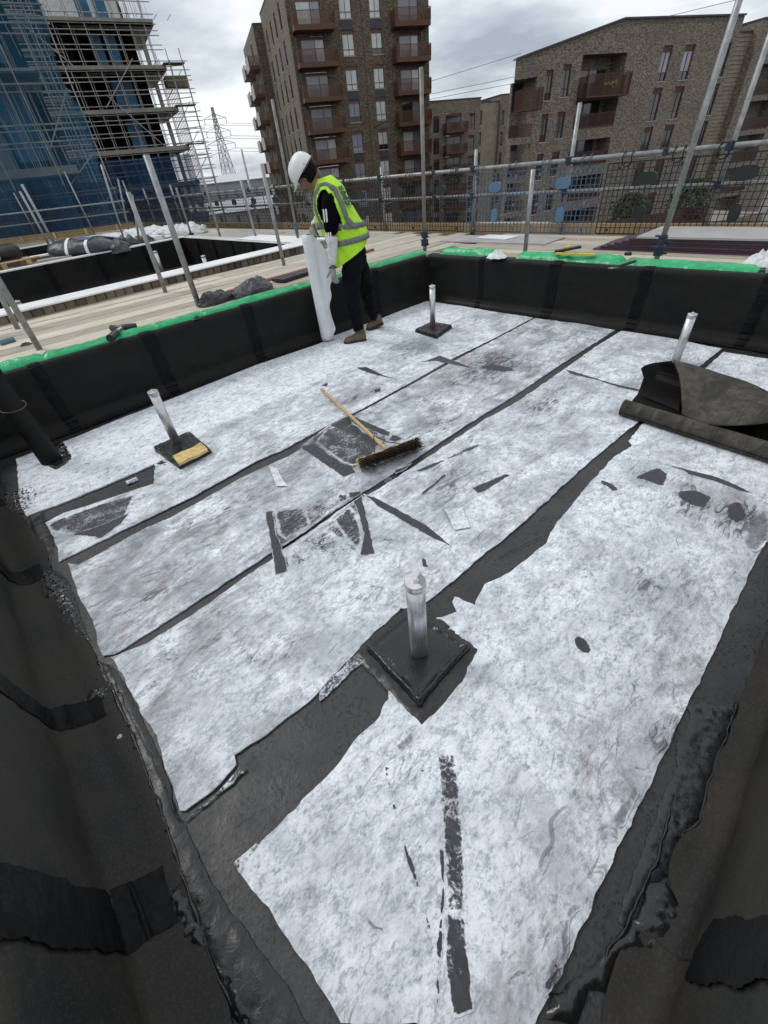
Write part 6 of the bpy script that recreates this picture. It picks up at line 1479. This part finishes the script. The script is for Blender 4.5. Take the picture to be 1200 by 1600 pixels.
# head
up = Vector((-.70, 0, .66)).normalized(); fc = Vector((-.64, .22, -.72)); fc = (fc - up * fc.dot(up)).normalized(); rt = fc.cross(up).normalized()
HC = V['skull'] + Vector((.004, 0, -.002))
def hl(f, r, u): return tuple(HC + fc * f + rt * r + up * u)
b = MB()
def headf(a, s):
    th = a * 2 * math.pi; ph = (s - .5) * math.pi; x, y, z = math.cos(ph) * math.cos(th), math.cos(ph) * math.sin(th), math.sin(ph)
    f_, r_, u_ = .098 * x, .076 * y, .118 * z - .012
    jaw = max(0, -z); r_ *= 1 - .28 * jaw * jaw; f_ += .018 * jaw * (1 if x > 0 else -1.4) - .01
    if x > .75 and -.35 < z < .25: f_ += .028 * max(0, 1 - abs(y) / .22) * max(0, 1 - abs(z + .12) / .26)     # nose
    if x > .6: f_ -= .010 * max(0, 1 - abs(abs(y) - .38) / .2) * max(0, 1 - abs(z - .12) / .18)                # eye sockets
    if x > .7: f_ += .006 * max(0, 1 - abs(y) / .35) * max(0, 1 - abs(z + .47) / .10)                           # lips
    return hl(f_, r_, u_)
b.grid(headf, 40, 28); hd = b.build('head', SKIN, man, smooth=True)
for s in (-1, 1):
    b = MB(); b.grid(lambda a, q: hl(-.008 + .024 * math.cos(a * 6.283) * math.cos((q - .5) * 3.1), s * (.076 + .010 * math.sin((q - .5) * 3.1)), -.012 + .034 * math.sin(a * 6.283) * math.cos((q - .5) * 3.1)), 14, 8); b.build('ear', SKIN, hd, smooth=True)
    b = MB(); b.grid(lambda a, q: hl(.078 + .010 * math.cos((q - .5) * 3.1), s * .030 + .012 * math.cos(a * 6.283) * math.sin(q * 3.1), .006 + .008 * math.sin(a * 6.283) * math.sin(q * 3.1)), 10, 6); b.build('eye', STRIPE, hd, smooth=True)
b = MB(); b.grid(lambda a, q: hl(.088, (a - .5) * .05, -.063 + (q - .5) * .012 + .004 * math.cos((a - .5) * 6)), 8, 3); b.build('mouth', simple('lips', (.22, .09, .07), .6), hd, smooth=True)
b = MB()
def hairf(a, s):
    th = a * 2 * math.pi; ph = (-.62 + s * 1.4) ; x, y, z = math.cos(ph) * math.cos(th), math.cos(ph) * math.sin(th), math.sin(ph)
    fr = max(0, x); k = 1 + .05 * fbm(a * 30, s * 4, 3) 
    lo = .118 * z
    if fr > .2: lo = max(lo, .01 + .02 * fr)
    return hl((.106 * x - .014) * k, .086 * y * k, lo * (1.0 if fr > .1 else 1.05) - .006)
b.grid(hairf, 60, 18); b.build('hair', HAIR, hd, smooth=True)
# helmet: shell, peak, rim, ridges, harness
b = MB()
def helm(a, s):
    th = a * 2 * math.pi; ph = s * math.pi / 2; c1 = math.cos(ph) ** .75
    f_ = .126 * math.cos(th) * c1; r_ = .104 * math.sin(th) * c1; u_ = .030 + .112 * math.sin(ph)
    rdg = .005 * (math.exp(-(r_ / .012) ** 2) + math.exp(-((abs(r_) - .045) / .008) ** 2)) * math.sin(ph); return hl(f_ - .008, r_, u_ + rdg)
b.grid(helm, 56, 20); hm = b.build('helmet', HELM, man, smooth=True); so = hm.modifiers.new('solid', 'SOLIDIFY'); so.thickness = .004
b = MB()
def brim(a, s):
    th = a * 2 * math.pi; pk = max(0, math.cos(th)) ** 3; e = .010 + .045 * pk
    return hl((.126 + e * s) * math.cos(th) - .008, (.104 + (.010 + .01 * pk) * s) * math.sin(th), .032 - .006 * s - .014 * pk * s)
b.grid(brim, 56, 4); pk = b.build('peak', HELM, hm, smooth=True); so = pk.modifiers.new('solid', 'SOLIDIFY'); so.thickness = .004
b = MB(); b.path([hl(-.008 + .118 * math.cos(R(a)), .098 * math.sin(R(a)), .022) for a in range(100, 261, 8)], .011, 6); b.build('harness', simple('harness_grey', (.10, .10, .11), .5), hm, smooth=True)
# trousers
nodes = [(V['pelvis'].lerp(V['belly'], .75) + Vector((.03, 0, 0)), (.15, .13)), (V['pelvis'] + Vector((-.005, 0, -.03)), (.155, .14)), (V['hn'], (.105, .10)), (V['hn'].lerp(V['kn'], .5), (.102, .092)), (V['kn'], (.080, .076)), (V['kn'].lerp(V['an'], .45), (.074, .072)), (V['an'] + Vector((-.012, 0, -.012)), .060),
         (V['hf'], (.105, .10)), (V['hf'].lerp(V['kf'], .5), (.095, .09)), (V['kf'], (.078, .076)), (V['kf'].lerp(V['af'], .5), (.070, .068)), (V['af'] + Vector((-.008, 0, -.015)), .058)]
o = skinned('trousers', nodes, [(0, 1), (1, 2), (2, 3), (3, 4), (4, 5), (5, 6), (1, 7), (7, 8), (8, 9), (9, 10), (10, 11)], TROU, man, sub=3, root=1); wrinkle(o, .05, .06)
# shirt torso + sleeves
nodes = [(V['belly'], (.13, .12)), (V['chest'], (.155, .14)), (V['upper'] + Vector((.01, 0, 0)), (.12, .11)), (V['neck'].lerp(V['upper'], .55), .075), (V['sn'], .082), (V['sn'].lerp(V['en'], .45) , .080), (V['sn'].lerp(V['en'], .92), .066),
         (V['sf'], .078), (V['sf'].lerp(V['ef'], .5), .070), (V['sf'].lerp(V['ef'], .8), .062)]
o = skinned('shirt', nodes, [(0, 1), (1, 2), (2, 3), (2, 4), (4, 5), (5, 6), (2, 7), (7, 8), (8, 9)], SHIRT, man, sub=3, root=1); wrinkle(o, .014, .05)
for k in range(3):          # three stripes down the near sleeve
    b = MB(); pts = []
    for i in range(14):
        s = i / 13; p = V['sn'].lerp(V['en'], .12 + s * .9); off = Vector((-.055 + .022 * k, -.066 + .012 * abs(k - 1.2), 0)); pts.append(p + off * (1.06 - .20 * s))
    b2 = [(p + Vector((-.0065, 0, 0)), p + Vector((.0065, 0, 0))) for p in pts]
    b.add([v for q in b2 for v in q], [(2 * i, 2 * i + 1, 2 * i + 3, 2 * i + 2) for i in range(5)] + [(2 * i, 2 * i + 1, 2 * i + 3, 2 * i + 2) for i in range(9, 13)]); o = b.build('stripe', STRIPE, man); so = o.modifiers.new('solid', 'SOLIDIFY'); so.thickness = .006
for k in range(3):          # stripes on the shoulder by the collar
    q = [V['upper'].lerp(V['neck'], .45 + .0 * k) + Vector((-.045 - .022 * k, -.098, -.035 - .030 * k + .01)), V['upper'].lerp(V['neck'], .55) + Vector((-.015 - .022 * k, -.104, .030 - .030 * k))]
    b = MB(); b.bar(q[0], q[1], .011, .010, (0, 1, 0)); b.build('stripe', STRIPE, man)
# arm covers and gloves
o = skinned('arm_cover', [(V['sn'].lerp(V['en'], .85), .058), (V['en'] + Vector((.002, 0, -.01)), .052), (V['en'].lerp(V['wn'], .5), .044), (V['wn'] + Vector((0, 0, .012)), .034)], [(0, 1), (1, 2), (2, 3)], SLV, man, sub=3); wrinkle(o, .014, .03)
o = skinned('arm_cover', [(V['sf'].lerp(V['ef'], .75), .052), (V['ef'], .048), (V['ef'].lerp(V['wf'], .5), .042), (V['wf'] + Vector((.008, .01, .0)), .036)], [(0, 1), (1, 2), (2, 3)], SLV, man, sub=3); wrinkle(o, .012, .03)
def hand(parent, wrist, along, side, curl, mat, name='glove', s=1.0):
    """palm, four curled fingers of different lengths and a thumb"""
    along = along.normalized(); side = (side - along * side.dot(along)).normalized(); n_ = along.cross(side)
    palm_c = wrist + along * .045 * s
    nodes = [(wrist, .026 * s), (wrist + along * .03 * s, (.036 * s, .021 * s)), (wrist + along * .068 * s, (.040 * s, .019 * s)), (wrist + along * .088 * s, (.036 * s, .016 * s))]
    g_ = skinned(name, nodes, [(0, 1), (1, 2), (2, 3)], mat, parent, 2)
    for k, (off, L) in enumerate(((-.030, .060), (-.010, .072), (.011, .068), (.030, .052))):
        p = wrist + along * .072 * s + side * off * s; ch = [(p, .0105 * s)]; d = along.copy()
        for j, f_ in enumerate((.45, .32, .25)):
            rot = Matrix.Rotation(R(curl * (1 + .12 * k) * (.8 + .3 * j)), 3, side); d = rot @ d; p = p + d * L * f_ * s * 1.15; ch.append((p, (.0100 - .0011 * j) * s))
        skinned('finger', ch, [(0, 1), (1, 2), (2, 3)], mat, g_, 2)
    p = wrist + along * .022 * s - side * .026 * s; d = (along * .75 - side * .6 + n_ * .35).normalized(); ch = [(p, .013 * s)]
    for j, f_ in enumerate((.034, .026, .022)):
        p = p + d * f_ * s; ch.append((p, (.0115 - .001 * j) * s)); d = (Matrix.Rotation(R(curl * .5), 3, side) @ d)
    skinned('thumb', ch, [(0, 1), (1, 2), (2, 3)], mat, g_, 2)
    return g_
g1 = hand(man, V['wn'] + Vector((0, 0, -.004)), Vector((-.03, .02, -1)), Vector((.75, -.65, 0)), 16, GLOVE)
b = MB(); b.path([V['wn'] + Vector((.036 * math.cos(R(a)), .036 * math.sin(R(a)), .0)) for a in range(0, 361, 24)], .005, 6); b.build('glove_cuff', GLOVEP, g1, smooth=True)
RT = Vector((-0.331,0.1,1.009)); RB = Vector((-0.312,0.118,0.029)); RB.z = max(RB.z, .012)
RD = (RT - RB).normalized()
g2 = hand(man, V['wf'] + Vector((.0, -.01, .01)), Vector((-.05, -.35, -.9)), Vector((-.9, -.35, .1)), -22, GLOVE)
# boots
def boot(ank, heel, toe, lift, name='boot'):
    h_, t2_ = Vector(heel), Vector(toe); d = (t2_ - h_); L = d.length; d.normalize(); upv = Vector((0, 0, 1)); sd = d.cross(upv).normalized(); un = sd.cross(d)
    b = MB()
    prof = [(-.0, .040, .095), (.10, .046, .105), (.28, .043, .105), (.42, .040, .085), (.60, .044, .062), (.78, .050, .056), (.92, .043, .046), (1.0, .020, .022)]
    def bf(a, s):
        th = a * 2 * math.pi; x = s * (len(prof) - 1); i = min(int(x), len(prof) - 2); u = x - i; q = [prof[i][j] + (prof[i + 1][j] - prof[i][j]) * u for j in range(3)]
        cz = q[2] / 2 + .012; yy = q[1] * math.copysign(abs(math.cos(th)) ** .8, math.cos(th)); zz = q[2] / 2 * math.copysign(abs(math.sin(th)) ** .7, math.sin(th))
        return tuple(h_ + d * (q[0] * L) + sd * yy + un * (cz + zz))
    b.grid(bf, 28, 21); o = b.build(name, BOOT, man, smooth=True)
    b = MB(); b.path([h_ + d * L * .22 + un * .08, h_.lerp(t2_, .22).lerp(Vector(ank), .55) + Vector((0, 0, .03)), Vector(ank) + Vector((0, 0, .02))], [.050, .052, .054], 16); b.build('boot_shaft', BOOT, o, smooth=True)
    b = MB(); b.add([tuple(h_ + d * (x * L) + sd * (y * w_) + un * z) for z in (0, .020) for x, w_ in ((-.02, .036), (.15, .047), (.4, .042), (.75, .053), (.95, .045), (1.03, .022)) for y in (-1, 1)],
        [(0, 2, 4, 6, 8, 10, 11, 9, 7, 5, 3, 1), (12, 13, 15, 17, 19, 21, 23, 22, 20, 18, 16, 14)] + [(2 * i, 2 * i + 12, 2 * i + 14, 2 * i + 2) for i in range(5)] + [(2 * i + 1, 2 * i + 3, 2 * i + 15, 2 * i + 13) for i in range(5)] + [(0, 1, 13, 12), (10, 22, 23, 11)]); b.build('sole', SOLE, o)
    b = MB()
    for k in range(4): p = h_ + d * L * (.34 + .07 * k) + un * (.108 - .011 * k); b.tube(p - sd * .022, p + sd * .022, .0035, 5)
    b.build('laces', SOLE, o)
boot(V['an'], (0.108,-0.03,-0.002)[:2] + (.002,), (-0.131,-0.06,0.021)[:2] + (.002,), 0)
boot(V['af'], (0.333,0.37,0.046)[:2] + (.045,), (0.144,0.33,0.0)[:2] + (.003,), .03)
# hi-vis vest
VR = [((-0.174,0.0,1.413), (-0.039,0.0,1.437), .075), ((-0.204,0.0,1.349), (0.047,0.0,1.363), .165), ((-0.233,0.0,1.259), (0.105,0.0,1.242), .215), ((-0.23,0.0,1.154), (0.172,0.0,1.116), .205),
      ((-0.193,0.0,1.031), (0.233,0.0,1.021), .195), ((-0.15,0.0,0.893), (0.238,0.0,0.954), .20), ((-0.136,0.0,0.717), (0.206,0.0,0.889), .205)]
def vest(th, s, off=0.):
    x = min(max(s, 0), 1) * (len(VR) - 1); i = min(int(x), len(VR) - 2); u = x - i
    def g(j):
        P = [Vector(VR[max(0, min(len(VR) - 1, i + k))][j]) if j < 2 else VR[max(0, min(len(VR) - 1, i + k))][j] for k in (-1, 0, 1, 2)]
        return .5 * ((2 * P[1]) + (P[2] - P[0]) * u + (2 * P[0] - 5 * P[1] + 4 * P[2] - P[3]) * u * u + (3 * P[1] - P[0] - 3 * P[2] + P[3]) * u ** 3) if j < 2 else P[1] + (P[2] - P[1]) * u
    f_, k_, w_ = g(0), g(1), g(2); c = (f_ + k_) / 2; h = (f_ - k_) / 2
    r = 1 + off / .18 + .045 * fbm(math.cos(th) * 2.2, math.sin(th) * 2.2, s * 5) + .05 * fbm(math.cos(th) * 3 + s * 5, math.sin(th) * 3 + s * 3, 4) * (.3 + s) + .02 * fbm(math.cos(th) * 9, math.sin(th) * 9 + s * 4, 8)
    n_ = 2.3; ct, st = math.cos(th), math.sin(th); k = (abs(ct) ** n_ + abs(st) ** n_) ** (-1 / n_)
    return c + h * ct * k * r + Vector((0, 1, 0)) * (w_ * st * k * r) + Vector((0, .03, 0))
def armhole(th, s):     # opening round the near shoulder, theta = -pi/2 is towards the camera
    t = (th + math.pi) % (2 * math.pi) - math.pi
    return ((t + 1.25) / .50) ** 2 + ((s - .42) / .24) ** 2
NU, NS = 120, 60; b = MB(); vs = []
for i in range(NU):
    for j in range(NS + 1):
        th = 2 * math.pi * i / NU; s = j / NS; vs.append(vest(th, s, .012 * math.exp(-max(0, armhole(th, s) - 1) * 3)))
fs = []
for i in range(NU):
    for j in range(NS):
        th = 2 * math.pi * (i + .5) / NU; s = (j + .5) / NS
        if armhole(th, s) < 1: continue
        i2 = (i + 1) % NU; fs.append((i * (NS + 1) + j, i2 * (NS + 1) + j, i2 * (NS + 1) + j + 1, i * (NS + 1) + j + 1))
b.add(vs, fs); ve = b.build('hi_vis_vest', VEST, man, smooth=True); so = ve.modifiers.new('solid', 'SOLIDIFY'); so.thickness = .005
def band(path, w_, name='reflective_band', mat=None):
    """path: (theta, s) points on the vest"""
    pts = []
    for (a, c), (d, e) in zip(path, path[1:]):
        k = 12
        for i in range(k): pts.append((a + (d - a) * i / k, c + (e - c) * i / k))
    pts.append(path[-1]); b = MB(); vs = []
    for i, (th, s) in enumerate(pts):
        p = vest(th, s, .010); q = vest(*pts[min(i + 1, len(pts) - 1)], .010) - vest(*pts[max(i - 1, 0)], .010); e = vest(th, s, .03) - p
        sd = q.cross(e).normalized() * w_ / 2
        vs += [p - sd, p, p + sd]
    b.add(vs, [(3 * i + j, 3 * i + j + 1, 3 * i + j + 4, 3 * i + j + 3) for i in range(len(pts) - 1) for j in (0, 1)]); o = b.build(name, mat or BAND, ve, smooth=True); so = o.modifiers.new('solid', 'SOLIDIFY'); so.thickness = .003
tp2 = 2 * math.pi
band([(tp2 * i / 24, .80) for i in range(25)], .045)
band([(tp2 * i / 24, .60) for i in range(25)], .045)
band([(-.70, .60), (-.62, .42), (-.72, .24), (-1.05, .135), (-1.5, .13), (-1.95, .20), (-2.05, .34), (-1.95, .50), (-2.05, .60)], .042)
# lettering on the back of the vest
def vest_text(txt, size, s0, th0, k, mat, name):
    cu = bpy.data.curves.new(name, 'FONT'); cu.body = txt; cu.size = size; cu.offset = .0035 * (size / .1); cu.resolution_u = 3
    to = bpy.data.objects.new(name, cu); me = bpy.data.meshes.new_from_object(to); bpy.data.objects.remove(to)
    bm = bmesh.new(); bm.from_mesh(me); bmesh.ops.triangulate(bm, faces=bm.faces); bmesh.ops.subdivide_edges(bm, edges=bm.edges, cuts=1)
    for v in bm.verts: v.co = vest(th0 + v.co.y * k, s0 - v.co.x * 1.25, .016)
    bm.to_mesh(me); bm.free(); me.materials.clear(); me.materials.append(mat); o = bpy.data.objects.new(name, me); COL.objects.link(o); o.parent = ve
vest_text('SMS', .095, .375, -2.62, 6.0, simple('navy_print', (.01, .03, .09), .6), 'lettering')
vest_text('CONTRACTS', .028, .40, -2.36, 6.0, simple('grey_print', (.12, .25, .10), .6), 'lettering')
# fleece roll held upright
fr = thing('fleece_roll', 'upright roll of white fleece held by the worker, its loose edge hanging', 'fleece roll', MAN, R(-39))
b = MB(); b.path([RB.lerp(RT, i / 20) for i in range(21)], [.072 + .0012 * fbm(i * .5, 1) for i in range(21)], 28); b.build('roll', simple('clean_roll_fleece', (.72, .735, .75), .9, 0, .05, 9, .3, 120, .002), fr, smooth=True)
b = MB(); b.path([RT + RD * .001, RT + RD * .006], .022, 14); b.build('core_hole', GLOVEP, fr)
FO = [Vector(v) for v in ([(-0.291,0.02,1.003),(-0.242,0.02,0.972),(-0.175,0.02,0.861),(-0.141,0.02,0.726),(-0.147,0.02,0.647),(-0.194,0.02,0.565),(-0.197,0.02,0.47),(-0.232,0.02,0.382),(-0.224,0.02,0.267),(-0.209,0.02,0.148),(-0.255,0.02,0.086)])]
b = MB()
def flap(a, s):
    inn = RT.lerp(RB, s) + Vector((.045, -.048, 0)); out = cr_(FO, s); k = a; v = inn.lerp(out, k); v.y += .02 * math.sin(k * 4 + s * 9) * k + .012 * math.sin(s * 23) * k; return tuple(v)
b.grid(flap, 10, 60); o = b.build('loose_edge', simple('clean_loose_fleece', (.70, .715, .73), .9, 0, .06, 9, .3, 60, .003), fr, smooth=True); so = o.modifiers.new('solid', 'SOLIDIFY'); so.thickness = .002
